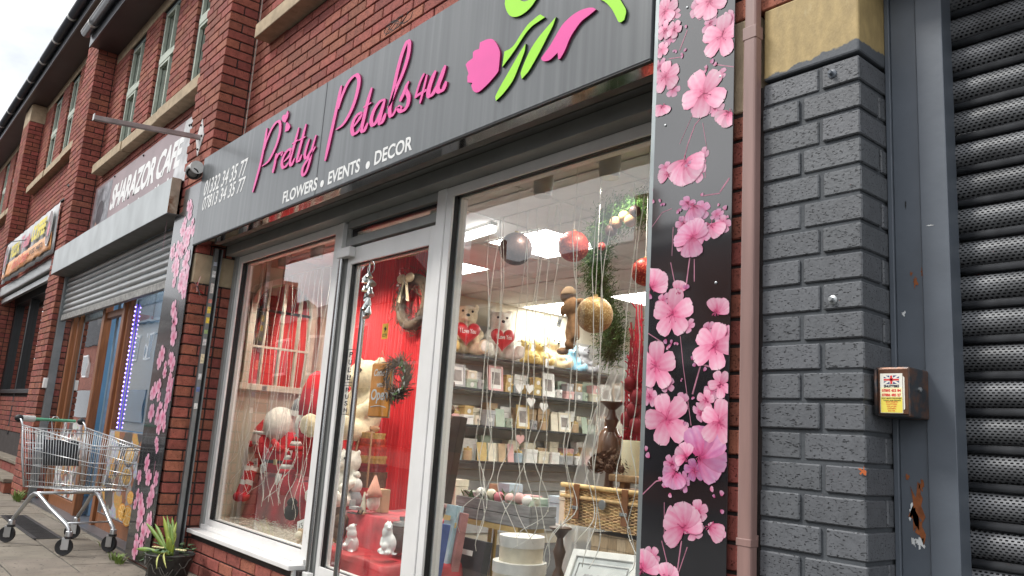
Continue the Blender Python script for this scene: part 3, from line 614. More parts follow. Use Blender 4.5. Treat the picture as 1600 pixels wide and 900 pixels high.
# shutter head layers behind the fascia
HD = thing_part(FB, 'shutter_housing')
rbox('soffit_sheet', mat('gloss_black_sheet', (.012, .012, .013), .12, coat=1., var=.3, vs=3), HD, -5.0, -.694, -.024, .062, 2.300, 2.303, 0)
rbox('shutter_lath', mat('dusty_lath', (.16, .15, .135), .6, var=.2, vs=6, dirt=(.08, .075, .07), ds=10, da=.4), HD, -4.93, -.75, .088, .135, 2.318, 2.4, .003)
rbox('head_beam', mat('grey_head_beam', (.15, .155, .15), .5, var=.12, vs=5), HD, -5.0, -.694, .17, YF - .002, 2.335, 2.46, .003); rbox('head_trim', ALU, HD, -5.0, -.694, .215, YF + .09, 2.2635, 2.333, .003)
rbox('housing_back', GASK, HD, -5.0, -.694, -.02, .24, 2.47, 2.49, 0)
RLS = mat('grey_guide_rail', (.21, .225, .23), .4, .4, var=.12, vs=8, dirt=(.1, .1, .1), ds=12, da=.25)
for sgn, xr in ((1, -5.008), (-1, -.692)):
    g = thing_part(FB, 'shutter_guide_rail'); x2 = xr + sgn * .035
    ya = .122; rbox('flange', RLS, g, min(xr, x2), max(xr, x2), ya, ya + .030, 0, 2.30, .002); rbox('slot', GASK, g, min(xr, xr + sgn * .012), max(xr, xr + sgn * .012), ya + .031, ya + .052, 0, 2.30, 0); rbox('flange', RLS, g, min(xr, x2), max(xr, x2), ya + .053, ya + .062, 0, 2.3, .002)
# stickers on the rail
for i, (py, dz, c) in enumerate(((412, .03, (.55, .62, .72)), (428, .05, (.72, .74, .76)), (450, .075, (.75, .74, .7)), (470, .03, (.75, .3, .25)), (484, .05, (.82, .62, .1)), (500, .045, (.85, .65, .08)), (518, .03, (.35, .5, .2)), (534, .05, (.7, .72, .72)), (560, .07, (.8, .72, .5)), (588, .045, (.7, .72, .74)), (608, .035, (.15, .22, .5)), (634, .04, (.8, .8, .78)))):
    px = 333 - (py - 412) * .147; p = onX(px, py, -4.972); z = p.z
    o = quad('sticker', mat('sticker_%d' % i, c, .5, var=.25, vs=60), FB, [(-4.9725, .124, z - dz / 2), (-4.9725, .150, z - dz / 2 + .002), (-4.9725, .149, z + dz / 2), (-4.9725, .125, z + dz / 2)], .0005, (1, 0, 0))
# ================================================================ FASCIA SIGN
ys = -.03
FS = thing('fascia_sign', 'long grey fascia sign with pink script lettering over the flower shop', 'sign', (-2.86, 0, 2.3))
def sign_mat():
    m = mat('satin_grey_sign_sheet', (.108, .118, .123), .33, var=.07, vs=1.2, coat=.12); n, L, b = nd(m); src = b.inputs['Base Color'].links[0].from_socket
    g = n.new('ShaderNodeNewGeometry'); mp = n.new('ShaderNodeMapping'); mp.inputs['Scale'].default_value = (26, 1, .5); L(g.outputs['Position'], mp.inputs[0]); z = n.new('ShaderNodeTexNoise'); z.inputs['Scale'].default_value = 1; z.inputs['Detail'].default_value = 6; L(mp.outputs[0], z.inputs[0])
    z2 = n.new('ShaderNodeTexNoise'); z2.inputs['Scale'].default_value = 1.3; L(g.outputs['Position'], z2.inputs[0])
    r = n.new('ShaderNodeMapRange'); r.inputs[1].default_value = .47; r.inputs[2].default_value = .72; r.inputs[4].default_value = .42; L(z.outputs[0], r.inputs[0]); mu = n.new('ShaderNodeMath'); mu.operation = 'MULTIPLY'; L(r.outputs[0], mu.inputs[0]); L(z2.outputs[0], mu.inputs[1])
    mi = n.new('ShaderNodeMixRGB'); mi.inputs[2].default_value = (.30, .31, .31, 1); L(mu.outputs[0], mi.inputs[0]); L(src, mi.inputs[1])
    r3 = n.new('ShaderNodeMapRange'); r3.inputs[1].default_value = .44; r3.inputs[2].default_value = .30; r3.inputs[4].default_value = .45; L(z.outputs[0], r3.inputs[0]); m2 = n.new('ShaderNodeMixRGB'); m2.inputs[2].default_value = (.06, .062, .065, 1); L(r3.outputs[0], m2.inputs[0]); L(mi.outputs[0], m2.inputs[1]); L(m2.outputs[0], b.inputs['Base Color']); return m
SGM = sign_mat()
zt = onY(700, 11, ys).z; xj = onY(505, 190, ys).x
rbox('sign_sheet', SGM, FS, -5.03, xj - .003, ys, ys + .02, 2.3, zt, .002); rbox('sign_sheet', SGM, FS, xj + .003, -.683, ys, ys + .02, 2.3, zt, .002)
rbox('sign_box', GREYP, FS, -5.02, -.688, ys + .021, YW - .002, 2.5, zt - .004, 0)
rbox('bottom_trim', GASK, FS, -5.03, -.683, ys + .002, ys + .02, 2.2935, 2.2992, 0)
PINK = mat('pink_acrylic', (.83, .07, .36), .35, var=.03); PINKD = mat('dark_pink_edge', (.26, .012, .08), .5); GREEN = mat('lime_acrylic', (.36, .83, .012), .35, var=.03); GRND = mat('dark_green_edge', (.02, .05, .01), .5); WHT = mat('white_vinyl', (.82, .82, .80), .4, var=.04)
def zz(pts, sx, ox, oy): return [(ox + a / sx, oy + b / sx) for a, b in pts]
def ribbon(q, pts, y, wd=.047, thin=.016, th=.02, taper=.5):
    P = [onY(a, b, ys) for a, b in pts]
    # Catmull-Rom smoothing
    S = []
    for i in range(len(P) - 1):
        p0, p1, p2, p3 = P[max(i - 1, 0)], P[i], P[i + 1], P[min(i + 2, len(P) - 1)]; k = 5 if len(P) > 2 else 2
        for j in range(k):
            t = j / k; S.append(.5 * ((2 * p1) + (p2 - p0) * t + (2 * p0 - 5 * p1 + 4 * p2 - p3) * t * t + (3 * p1 - p0 - 3 * p2 + p3) * t ** 3))
    S.append(P[-1]); n = len(S); Lf = []; Rt = []
    for i, p in enumerate(S):
        t = S[min(i + 1, n - 1)] - S[max(i - 1, 0)]; t.y = 0; t.normalize(); nn = Vector((t.z, 0, -t.x)); hw = (thin + (wd - thin) * abs(nn.x)) / 2
        e = min(i, n - 1 - i) / max(1, n - 1); hw *= taper + (1 - taper) * min(1, e * 7)
        a = p + nn * hw; b = p - nn * hw; Lf.append((a.x, y, a.z)); Rt.append((b.x, y, b.z))
    vs = Lf + Rt; f = [(i, i + 1, n + i + 1, n + i) for i in range(n - 1)]; N = 2 * n
    vs2 = [(a, ys - .0002, c) for a, _, c in vs]; q.cur = 0; q.add(vs, f); q.cur = 1
    o = len(q.v) - len(vs); q.add(vs2, []); o2 = len(q.v) - len(vs2); loop = list(range(n)) + list(range(2 * n - 1, n - 1, -1))
    for i in range(N): a, b = loop[i], loop[(i + 1) % N]; q.f.append((o + a, o + b, o2 + b, o2 + a)); q.mi.append(1)
    q.cur = 0
def letter(strokes, tr, wd=.047, thin=.018):
    q = MB()
    for i, s in enumerate(strokes): ribbon(q, zz(s, *tr), ys - .009 - .0006 * i, wd * .72, thin * .72)
    return q.build('letter', [PINK, PINKD], FS, fix=False)
T1 = (6, 385, 160); T2 = (4.5, 500, 60); T3 = (6, 600, 50)
letter([[(205, 245), (180, 400), (140, 590), (70, 845)], [(178, 450), (200, 370), (240, 270), (285, 200), (318, 182), (330, 215), (325, 290), (300, 385), (265, 470), (225, 545), (190, 580), (158, 602)]], T1)
letter([[(295, 480), (280, 570), (258, 665)], [(285, 545), (310, 495), (345, 475), (338, 505)]], T1)
letter([[(362, 560), (410, 510), (430, 458), (410, 445), (372, 490), (345, 560), (355, 612), (385, 600), (405, 572)]], T1)
letter([[(505, 240), (470, 370), (440, 480), (420, 560), (435, 590), (465, 528)], [(440, 395), (500, 355)]], T1)
letter([[(573, 205), (530, 370), (500, 490), (488, 550), (510, 545), (532, 495)], [(502, 362), (567, 325)]], T1)
letter([[(605, 345), (575, 430), (560, 500), (572, 525), (600, 490), (645, 410)], [(668, 310), (632, 430), (610, 540), (580, 640), (550, 685), (535, 660), (550, 600), (600, 520), (662, 420)]], T1, .042)
letter([[(160, 335), (130, 480), (90, 660), (45, 865)], [(138, 500), (165, 410), (205, 320), (245, 272), (272, 264), (285, 300), (275, 370), (250, 460), (215, 540), (170, 610), (122, 645)]], T2, .05)
letter([[(248, 622), (285, 570), (298, 538), (280, 535), (250, 575), (235, 632), (245, 675), (275, 660), (294, 632)]], T2, .05)
letter([[(375, 350), (345, 450), (320, 560), (303, 640), (320, 652), (347, 598)], [(315, 490), (372, 455)]], T2, .05)
letter([[(470, 432), (430, 450), (390, 510), (370, 580), (385, 612), (420, 565), (455, 475)], [(467, 435), (440, 530), (430, 595), (450, 588), (474, 530)]], T2, .05)
letter([[(48, 715), (80, 660), (130, 530), (190, 390), (235, 250), (252, 130), (241, 95), (220, 115), (180, 220), (140, 370), (100, 560), (68, 720), (75, 790), (105, 770), (134, 708)]], T3, .045)
letter([[(248, 468), (225, 510), (218, 550), (245, 610), (235, 690), (195, 742), (158, 740), (150, 705), (185, 715)], [(162, 655), (195, 590), (222, 525)]], T3, .045)
letter([[(393, 392), (350, 480), (305, 628)], [(303, 622), (345, 590), (415, 548)], [(420, 405), (388, 540), (352, 678)]], T3, .026, .02)
letter([[(500, 368), (460, 460), (432, 560), (440, 605), (475, 580), (522, 495)], [(592, 318), (555, 420), (518, 525), (535, 562), (570, 542), (600, 468)]], T3, .05)
def shape(name, pts, tr, m, md, part='emblem_piece', sm=True):
    P = [onY(a, b, ys) for a, b in zz(pts, *tr)]; y = ys - .010; n = len(P)
    if sm:
        S = []
        for i in range(n):
            p0, p1, p2, p3 = P[i - 1], P[i], P[(i + 1) % n], P[(i + 2) % n]
            sharp = lambda a, b, c: (b - a).normalized().dot((c - b).normalized()) < .55
            S.append(p1)
            if not (sharp(p0, p1, p2) or sharp(p1, p2, p3)):
                for t in (.33, .66): S.append(.5 * ((2 * p1) + (p2 - p0) * t + (2 * p0 - 5 * p1 + 4 * p2 - p3) * t * t + (3 * p1 - p0 - 3 * p2 + p3) * t ** 3))
        P = S; n = len(P)
    q = MB(); q.add([(p.x, y, p.z) for p in P], [tuple(range(n))]); q.add([(p.x, ys - .0002, p.z) for p in P], []); q.cur = 1
    for i in range(n): q.f.append((i, (i + 1) % n, n + (i + 1) % n, n + i)); q.mi.append(1)
    return q.build(part, [m, md], FS, fix=False)
shape('h', [(400, 80), (408, 105), (400, 150), (378, 195), (352, 182), (345, 150), (358, 122), (382, 118)], T1, PINK, PINKD)
shape('h', [(375, 282), (380, 230), (393, 185), (404, 200), (416, 206), (425, 235), (408, 268)], T1, PINK, PINKD)
T4 = (900 / 130, 720, 40); T5 = (5.625, 780, 0)
shape('tulip', [(228, 190), (290, 162), (350, 153), (385, 175), (420, 230), (442, 290), (442, 350), (430, 470), (418, 515), (340, 610), (270, 680), (215, 725), (178, 730), (145, 700), (133, 655), (145, 628), (92, 622), (90, 560), (102, 528), (85, 470), (73, 430), (95, 400), (150, 360), (152, 295), (175, 275), (218, 262)], T4, PINK, PINKD)
shape('stem', [(492, 290), (545, 265), (600, 215), (660, 120), (740, 5), (800, -50), (880, -110), (930, -80), (810, 0), (740, 70), (690, 140), (620, 250), (550, 350), (468, 458)], T4, GREEN, GRND)
shape('leaf', [(722, 205), (712, 280), (680, 370), (640, 470), (590, 590), (530, 680), (460, 765), (400, 822), (393, 780), (440, 680), (520, 540), (600, 400), (670, 280)], T4, GREEN, GRND)
shape('leaf', [(515, 158), (490, 230), (440, 330), (390, 430), (330, 540), (270, 640), (215, 702), (205, 650), (250, 530), (300, 430), (360, 340), (430, 255)], T5, GREEN, GRND)
shape('petal', [(868, 92), (845, 78), (800, 78), (730, 100), (650, 150), (570, 230), (510, 330), (450, 430), (385, 518), (392, 538), (420, 546), (460, 535), (500, 500), (530, 470), (536, 530), (550, 525), (590, 460), (640, 340), (690, 260), (740, 195), (810, 140)], T5, PINK, PINKD)
shape('leaf', [(890, 0), (940, 20), (1000, 80), (1040, 150), (1065, 200), (1090, 203), (1115, 185), (1130, 130), (1128, 90), (1100, 40), (1060, -20), (1000, -70), (930, -60)], T5, GREEN, GRND)
shape('leaf', [(70, -10), (65, 40), (80, 100), (110, 145), (150, 157), (200, 145), (260, 105), (310, 50), (350, -10), (300, 0), (240, 20), (200, 10), (170, -20)], T5, GREEN, GRND)
# second stem piece carries on to the flower head above the frame of the picture
# vinyl lettering
def vin(s, bl, br, tl_, off, shear=0, sp=1., nm='vinyl_lettering'):
    a, b, c = onY(*bl, ys), onY(*br, ys), onY(*tl_, ys); O = Vector((a.x, ys - .0004, (a.z + b.z) / 2)); text(nm, s, O, (b.x - a.x, 0, 0), (0, 0, c.z - O.z), WHT, FS, off, shear, .0012, sp)
vin('01332 34 35 77', (317.5, 305.5), (383, 275.5), (320, 284), .012, .025, 1.0); vin('07813 34 35 77', (314.8, 329.5), (380, 299.5), (317.5, 309.5), .012, .025, 1.0)
def vin2(s, x0p, x1p, zz_=None):
    zb = (onY(441.5, 317.5, ys).z + onY(643, 236, ys).z) / 2; zt_ = zb + .074
    a = onY(*x0p, ys).x; b = onY(*x1p, ys).x; text('vinyl_lettering', s, (a, ys - .0004, zb), (b - a, 0, 0), (0, 0, zt_ - zb), WHT, FS, .022, 0, .0012)
vin2('FLOWERS', (441.5, 317), (495, 296)); vin2('EVENTS', (512, 290), (561.5, 270)); vin2('DECOR', (584.5, 260), (643.5, 236))
for px, py in ((503.5, 287), (575, 258)):
    p = onY(px, py, ys); q = MB(); q.prism([(p.x + .02 * math.cos(2 * math.pi * k / 20), ys - .0004, p.z + .02 * math.sin(2 * math.pi * k / 20)) for k in range(20)], (0, -.0012, 0)); q.build('vinyl_lettering', WHT, FS)
# ================================================================ BLOSSOM BOARDS
def petal_mat():
    m = bpy.data.materials.new('blossom_print'); m.use_nodes = True; n, L, b = nd(m); b.inputs['Roughness'].default_value = .3; b.inputs['Coat Weight'].default_value = .3; b.inputs['Coat Roughness'].default_value = .1
    at = n.new('ShaderNodeAttribute'); at.attribute_name = 'pet'; s = n.new('ShaderNodeSeparateColor'); L(at.outputs['Color'], s.inputs[0])
    g = n.new('ShaderNodeNewGeometry'); z = n.new('ShaderNodeTexNoise'); z.inputs['Scale'].default_value = 55; z.inputs['Detail'].default_value = 4; L(g.outputs['Position'], z.inputs[0])
    a = n.new('ShaderNodeMath'); a.operation = 'MULTIPLY_ADD'; a.inputs[1].default_value = .5; L(z.outputs[0], a.inputs[0]); L(s.outputs[0], a.inputs[2]); sb = n.new('ShaderNodeMath'); sb.operation = 'SUBTRACT'; sb.inputs[1].default_value = .25; L(a.outputs[0], sb.inputs[0])
    r = n.new('ShaderNodeValToRGB'); e = r.color_ramp.elements; e[0].position = 0; e[0].color = (.45, .03, .12, 1); e[1].position = 1; e[1].color = (.86, .60, .67, 1)
    for p, c in ((.12, (.72, .13, .27, 1)), (.35, (.80, .27, .42, 1)), (.65, (.84, .43, .56, 1))): q = e.new(p); q.color = c
    L(sb.outputs[0], r.inputs[0])
    v = n.new('ShaderNodeHueSaturation'); L(r.outputs[0], v.inputs['Color']); m1 = n.new('ShaderNodeMapRange'); m1.inputs[3].default_value = .74; m1.inputs[4].default_value = 1.12; L(s.outputs[1], m1.inputs[0]); L(m1.outputs[0], v.inputs['Value'])
    mi = n.new('ShaderNodeMixRGB'); mi.blend_type = 'MULTIPLY'; mi.inputs[2].default_value = (.5, .3, .62, 1); L(s.outputs[2], mi.inputs[0]); L(v.outputs[0], mi.inputs[1]); L(mi.outputs[0], b.inputs['Base Color']); return m
PET = petal_mat(); STAM = mat('stamen_print', (.55, .08, .2), .4); STEMM = mat('stem_print', (.42, .17, .24), .4, var=.3, vs=30); BUDM = mat('bud_print', (.40, .10, .19), .4, var=.4, vs=60)
BOARD = mat('gloss_black_board', (.014, .014, .016), .17, coat=1., var=.4, vs=2.5, spec=.5); nd(BOARD)[2].inputs['Coat IOR'].default_value = 1.8
yl = [0]; FILL = False
def flower(board, yb, cx, cz, r_, rot=0, squash=(1, 1), ang=0, pur=0., n=5, fan=None, seed=0, lit=1., clip=None):
    rg = random.Random(seed * 31 + int(cx * 977) + int(cz * 613)); q = MB(); cols = []; yl[0] = (yl[0] + 1) % 6; base = yb - (.0004 if FILL else .0020) - .00022 * yl[0]; ca, sa = math.cos(ang), math.sin(ang)
    def pt(x, z, y):
        x, z = x * squash[0], z * squash[1]; X = cx + x * ca - z * sa; Z = cz + x * sa + z * ca
        if clip: X = min(max(X, clip[0]), clip[1]); Z = min(max(Z, clip[2]), clip[3])
        return (X, y, Z)
    angs = [rot + 2 * math.pi * k / n + rg.uniform(-.12, .12) for k in range(n)] if not fan else [rot + f for f in fan]
    for pi_, a in enumerate(angs):
        ln = r_ * rg.uniform(.9, 1.08); wd = r_ * rg.uniform(.43, .50); rr = rg.random() * lit; y = base - .00004 * pi_; ax, az = math.cos(a), math.sin(a); o = len(q.v); NU, NV = 8, 6; vs = []
        for j in range(NV + 1):
            s_ = j / NV; t = (1 - math.cos(math.pi * s_)) / 2
            for i in range(NU + 1):
                u = i / NU * 2 - 1; prof_ = max(0, math.sin(math.pi * (.03 + .95 * s_))) ** .7 * (.45 + .62 * t)
                L_ = ln * (t - (.07 if abs(u) < .2 else .0) * t ** 6 + .015 * math.sin(u * 7 + pi_ * 2) * t); W = wd * prof_ * u
                vs.append(pt(ax * L_ - az * W, az * L_ + ax * W, y)); cols.append((min(1, max(0, t ** .8 * (.84 + .16 * math.cos(u * 9 + pi_)) * (1 - .3 * abs(u) ** 6))), rr, pur * rg.uniform(.5, 1), 1))
        q.add(vs, [(j * 9 + i, (j + 1) * 9 + i, (j + 1) * 9 + i + 1, j * 9 + i + 1) for j in range(NV) for i in range(NU)])
    o = q.build('blossom_print', PET, board, fix=False); at = o.data.attributes.new('pet', 'FLOAT_COLOR', 'POINT'); at.data.foreach_set('color', [c for t in cols for c in t])
    for p in o.data.polygons: pass
    if r_ > .03:
        s = MB()
        for k in range(9):
            a = rg.uniform(0, 6.28); l = r_ * rg.uniform(.15, .34); p0 = pt(0, 0, base - .0003); p1 = pt(math.cos(a) * l, math.sin(a) * l, base - .0003); s.bar(p0, p1, .0003, .0012); s.obox(p1, (.0028, .0003, .0028))
        s.build('stamen_print', STAM, o)
    return o
def twig(board, yb, pts, w0=.004, m=None):
    yl[0] = (yl[0] + 1) % 6; q = MB(); y = yb - .0003 - .00005 * yl[0]; P = [Vector((a, y, b)) for a, b in pts]
    for a, b in zip(P, P[1:]): q.bar(a, b, .0003, w0 * .7)
    return q.build('stem_print', m or STEMM, board)
yb = -.022
RBD = thing('blossom_board', 'tall black board printed with large pink blossom right of the shop window', 'board', (-.53, 0, 0))
bx0, bx1 = onY(1015, 450, yb).x, onY(1141.5, 450, yb).x
rbox('board_sheet', BOARD, RBD, bx0, bx1, yb, yb + .006, .03, 3.15, .001); rbox('edge_trim', mat('trim_aluminium', (.36, .4, .4), .35, .6, var=.1), RBD, bx0 - .017, bx0 - .0005, yb + .001, .0, .03, 3.15, .001)
CL = (bx0 + .001, bx1 - .001, .04, 3.14)
def rf(px, py, rp, rot=0, sq=(1, 1), ang=0, pur=0., **k):
    p = onY(px, py, yb); s = (CAM - p).length; flower(RBD, yb, p.x, p.z, rp * s / FPX * 1.08, R(rot), sq, R(ang), pur, clip=CL, **k)
def rt(pts, w_=.004, m=None): twig(RBD, yb, [(lambda p: (min(max(p.x, CL[0]), CL[1]), p.z))(onY(a, b, yb)) for a, b in pts], w_, m)
for pts, w_ in (([(1101, 178), (1086, 195), (1075, 225), (1068, 252)], .005), ([(1098, 192), (1105, 235)], .0025), ([(1082, 180), (1062, 225)], .002), ([(1074, 47), (1062, 79)], .006), ([(1045, 92), (1065, 89)], .005), ([(1112, 100), (1148, 104)], .004), ([(1102, 232), (1102, 278)], .003), ([(1078, 402), (1072, 448)], .006), ([(1048, 410), (1055, 445)], .004), ([(1052, 355), (1050, 400)], .003),
                ([(1010, 521), (1035, 535)], .004), ([(1063, 525), (1068, 575), (1074, 620), (1080, 665)], .003), ([(1095, 570), (1082, 616)], .007), ([(1090, 568), (1118, 575)], .007), ([(1065, 845), (1058, 895)], .006), ([(1074, 855), (1060, 896)], .004), ([(1034, 845), (1045, 890)], .004), ([(1038, 785), (1038, 835)], .003), ([(1002, 772), (1025, 752), (1035, 750)], .005), ([(1125, 300), (1140, 278)], .007), ([(1098, 306), (1125, 302)], .005), ([(1018, 355), (1035, 332), (1050, 326)], .003), ([(1085, 405), (1085, 440)], .004)): rt(pts, w_)
for px, py, r_ in ((1056, 78, 5), (1068, 86, 5), (1072, 80, 4), (1074, 40, 4), (1110, 97, 6), (1120, 102, 5), (1105, 108, 6), (1020, 300, 5), (1021, 312, 6), (1033, 312, 4), (1036, 318, 5), (1135, 328, 7), (1125, 320, 4), (1136, 340, 4), (1042, 530, 7), (1050, 538, 6), (1044, 541, 5), (1058, 535, 5), (1082, 563, 6), (1088, 572, 6), (1095, 560, 5), (1100, 580, 7), (1065, 593, 3), (1083, 620, 4), (1110, 765, 6), (1118, 778, 5), (1128, 775, 7), (1126, 797, 7), (1010, 705, 7), (1016, 715, 8), (1032, 752, 6), (1040, 762, 7), (1048, 770, 6), (1075, 255, 6), (1062, 345, 6), (1060, 328, 6), (1095, 305, 5), (1068, 660, 6), (1073, 445, 6), (1017, 460, 7), (1072, 452, 7)):
    p = onY(px, py, yb); flower(RBD, yb, p.x, p.z, r_ * (CAM - p).length / FPX * 1.1, random.uniform(0, 6), (1, 1), 0, random.uniform(.2, .9), fan=[random.uniform(-1.2, 1.2) for _ in range(2)], clip=CL, lit=.35)
FILL = True
for px, py, r_, pu in ((1030, 35, 15, .3), (1052, 22, 14, .1), (1048, 60, 12, .4), (1092, 12, 18, .2), (1142, 28, 16, .1), (1110, 38, 14, .35), (1030, 105, 14, .3), (1052, 140, 13, .35), (1120, 118, 16, .3), (1085, 165, 15, .3), (1118, 168, 15, .15), (1040, 262, 13, .4), (1060, 275, 17, .1), (1088, 268, 18, .15), (1098, 245, 14, .2), (1075, 318, 16, .7), (1095, 330, 17, .6), (1068, 350, 15, .4), (1100, 365, 20, .4), (1070, 385, 16, .15), (1130, 350, 16, .3), (1120, 335, 12, .6), (1035, 470, 14, .3), (1075, 510, 14, .25), (1105, 515, 15, .25), (1133, 520, 14, .1), (1042, 600, 14, .3), (1015, 620, 16, .2), (1065, 628, 15, .3), (1112, 610, 15, .2), (1095, 645, 17, .35), (1115, 690, 20, .55), (1080, 690, 17, .7), (1062, 668, 16, .3), (1110, 725, 20, .9), (1085, 735, 18, .95), (1050, 725, 15, .5), (1068, 752, 15, .7), (1052, 805, 18, .1), (1090, 800, 20, .1), (1085, 830, 18, .15), (1120, 830, 16, .1), (1055, 835, 15, .05), (1018, 870, 16, .1)):
    rf(px, py, r_, random.uniform(0, 360), (1, random.uniform(.6, .95)), random.uniform(0, 180), pu, lit=.55)
FILL = False
for a in ((1040, 18, 22, 20), (1110, 3, 28, 60), (1129, 57, 31, 80), (1040, 48, 14, 10), (1055, 46, 13, 50), (1035, 78, 12, 30), (1041, 120, 25, 95), (1101, 146, 38, 118), (1052, 491, 37, 86), (1117, 541, 37, 70), (1026, 572, 35, 92), (1042, 655, 40, 108), (1127, 600, 19, 120), (1104, 626, 16, 10), (1124, 660, 32, 85)): rf(*a)
# side-on and half-open flowers: fans of petals
for (px, py, r_, rot, fan, sq, ang, pur) in ((1036, 166, 17, 250, (-1.1, -.4, .35, 1.1), (1, .9), 0, 0), (1140, 176, 24, 235, (-.9, -.3, .4, 1.0), (1, .9), 0, 0), (1072, 252, 34, 262, (-1.0, -.55, .0, .5, 1.0, 1.5), (1, 1), 0, .1), (1045, 272, 20, 190, (-.3, .3), (1, .9), 0, .1), (1085, 322, 26, 100, (2.6, 3.1, 3.6), (1, 1), 0, .55), (1082, 372, 30, 100, (-1.2, -.6, 0, .7, 1.4, 2.6, 3.3), (1, .92), 0, .35), (1112, 352, 24, 320, (-.35, .25), (1, .9), 0, .1),
     (1120, 488, 24, 70, (-1.0, -.45, .2, .8), (1, .9), 0, 0), (1018, 448, 30, 40, (-.8, -.2, .4, 1.0), (1, .9), 0, .05), (1060, 456, 18, 70, (-.6, 0, .6), (1, .9), 0, 0), (1094, 712, 44, 60, (-1.9, -1.2, -.5, .2, .9), (1, 1), 0, .75), (1072, 714, 20, 120, (-1, -.2, .6, 1.5), (1, 1), 0, .15), (1056, 740, 24, 240, (-1.2, -.4, .4, 1.2), (1, 1), 0, .6), (1068, 825, 36, 95, (-1.3, -.7, -.1, .5, 1.2, 2.2), (1, .95), 0, .08), (1110, 822, 26, 330, (-.35, .25), (1, .9), 0, 0), (1004, 888, 30, 50, (-.6, 0, .6, 1.2), (1, .9), 0, .05), (1042, 905, 22, 90, (-.9, -.2, .5), (1, 1), 0, 0)): rf(px, py, r_, rot, sq, ang, pur, fan=fan)
for px, py in ((1040, 196), (1119, 442), (1126, 120), (1074, 12)):
    p = onY(px, py, yb); q = MB(); q.lathe([(.0042, 0), (.004, .002), (.002, .003)], (p.x, yb - .0005, p.z), 10, Matrix.Rotation(R(90), 3, 'X')); q.build('screw', STEEL, RBD, smooth='auto')
LBD = thing('blossom_board', 'tall black board printed with small pink blossom beside the cafe entrance', 'board', (-5.3, 0, 0))
ly = -.022; lx0, lx1 = -5.575, -5.032
q = MB(); q.prism([(lx0, ly, .02), (lx1, ly, .02), (lx1, ly, 2.80), (-5.41, ly, 2.80), (-5.41, ly, 2.625), (lx0, ly, 2.605)], (0, .006, 0)); q.build('board_sheet', mat('satin_black_board', (.014, .014, .016), .22, coat=.5, var=.4, vs=2.5), LBD)
lf = [(250 + a / 5.625, 300 + b / 5.625) for a, b in ((262, 125), (265, 200), (290, 265), (215, 290), (205, 340), (265, 350), (250, 385), (160, 470), (180, 490), (235, 450), (225, 490), (150, 560), (115, 560), (245, 570), (230, 620), (150, 650), (145, 700), (125, 795), (195, 740), (190, 800), (265, 745), (215, 870))]
lf += [(200 + a / 3.91, 450 + b / 3.91) for a, b in ((340, 20), (280, 130), (285, 215), (280, 300), (210, 405), (230, 470), (275, 470), (225, 520), (260, 550), (190, 600), (255, 580), (190, 660), (265, 640), (240, 690), (195, 740), (235, 730), (215, 790), (190, 850), (150, 650), (145, 760))]
lf += [(180 + a / 4.09, 680 + b / 4.09) for a, b in ((270, 80), (205, 180), (215, 270), (262, 280), (240, 350), (165, 400), (235, 395), (165, 430), (170, 500), (150, 560), (210, 550), (180, 620), (215, 590), (170, 680), (130, 730), (120, 800), (130, 440), (155, 265))]
rg = random.Random(5)
lf += [(a + rg.uniform(-4, 4) , b + rg.uniform(-14, 14)) for a, b in lf[::2]]
for i, (px, py) in enumerate(lf):
    p = onY(px, py, ly); flower(LBD, ly, min(max(p.x, lx0 + .03), lx1 - .03), p.z, rg.choice((.05, .062, .07, .075)) * (.7 if i % 5 == 2 else 1), rg.uniform(0, 6), (1, rg.uniform(.8, 1)), rg.uniform(0, 3), rg.uniform(0, .25), clip=(lx0 + .002, lx1 - .002, .03, 2.8), lit=.9)
for s in ([(262, 335), (258, 365), (254, 392)], [(283, 400), (277, 425)], [(279, 470), (276, 495), (268, 520)], [(265, 545), (261, 572)], [(243, 720), (240, 742)], [(230, 820), (226, 850)], [(258, 628), (250, 660)]): twig(LBD, ly, [(lambda p: (p.x, p.z))(onY(a, b, ly)) for a, b in s], .008)
# ================================================================ CAFE FRONT
WOOD = mat('brown_stained_wood', (.24, .085, .028), .42, var=.22, vs=5, stretch=(14, 14, 1), dirt=(.1, .035, .015), ds=9, da=.25)
CS = thing('cafe_shutter', 'grey slatted roller shutter half lowered over the cafe front under a pale rusty hood', 'shutter', (-7.7, 0, 2.1))
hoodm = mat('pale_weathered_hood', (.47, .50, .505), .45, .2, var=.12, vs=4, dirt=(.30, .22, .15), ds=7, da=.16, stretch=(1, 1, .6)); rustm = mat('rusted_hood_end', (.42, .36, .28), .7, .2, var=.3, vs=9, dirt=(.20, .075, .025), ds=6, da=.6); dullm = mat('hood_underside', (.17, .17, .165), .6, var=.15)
hy = -.095; hx0, hx1 = -9.90, -5.545
q = MB(); q.box(hx0, hx1, hy, hy + .004, 2.625, 2.915); q.build('hood_face', hoodm, CS); q = MB(); q.box(hx0, hx1, hy + .005, .235, 2.622, 2.627); q.build('hood_underside', dullm, CS)
q = MB(); q.box(hx0, hx1 - .004, hy + .005, .235, 2.910, 2.914); q.build('hood_top', hoodm, CS)
q = MB(); q.box(hx1 - .003, hx1 + .002, hy - .001, -.024, 2.628, 2.918); q.build('hood_end', rustm, CS); q = MB(); q.box(hx0 - .002, hx0 + .003, hy, .0, 2.628, 2.912); q.build('hood_end', rustm, CS)
slm = mat('grey_lath_steel', (.36, .37, .365), .35, .6, var=.12, vs=10, stretch=(.4, 1, 1), dirt=(.16, .155, .145), ds=6, da=.3)
prof = [(0, 0), (-.004, .006), (-.0105, .016), (-.0135, .028), (-.012, .042), (-.006, .054), (.001, .060), (.004, .066)]
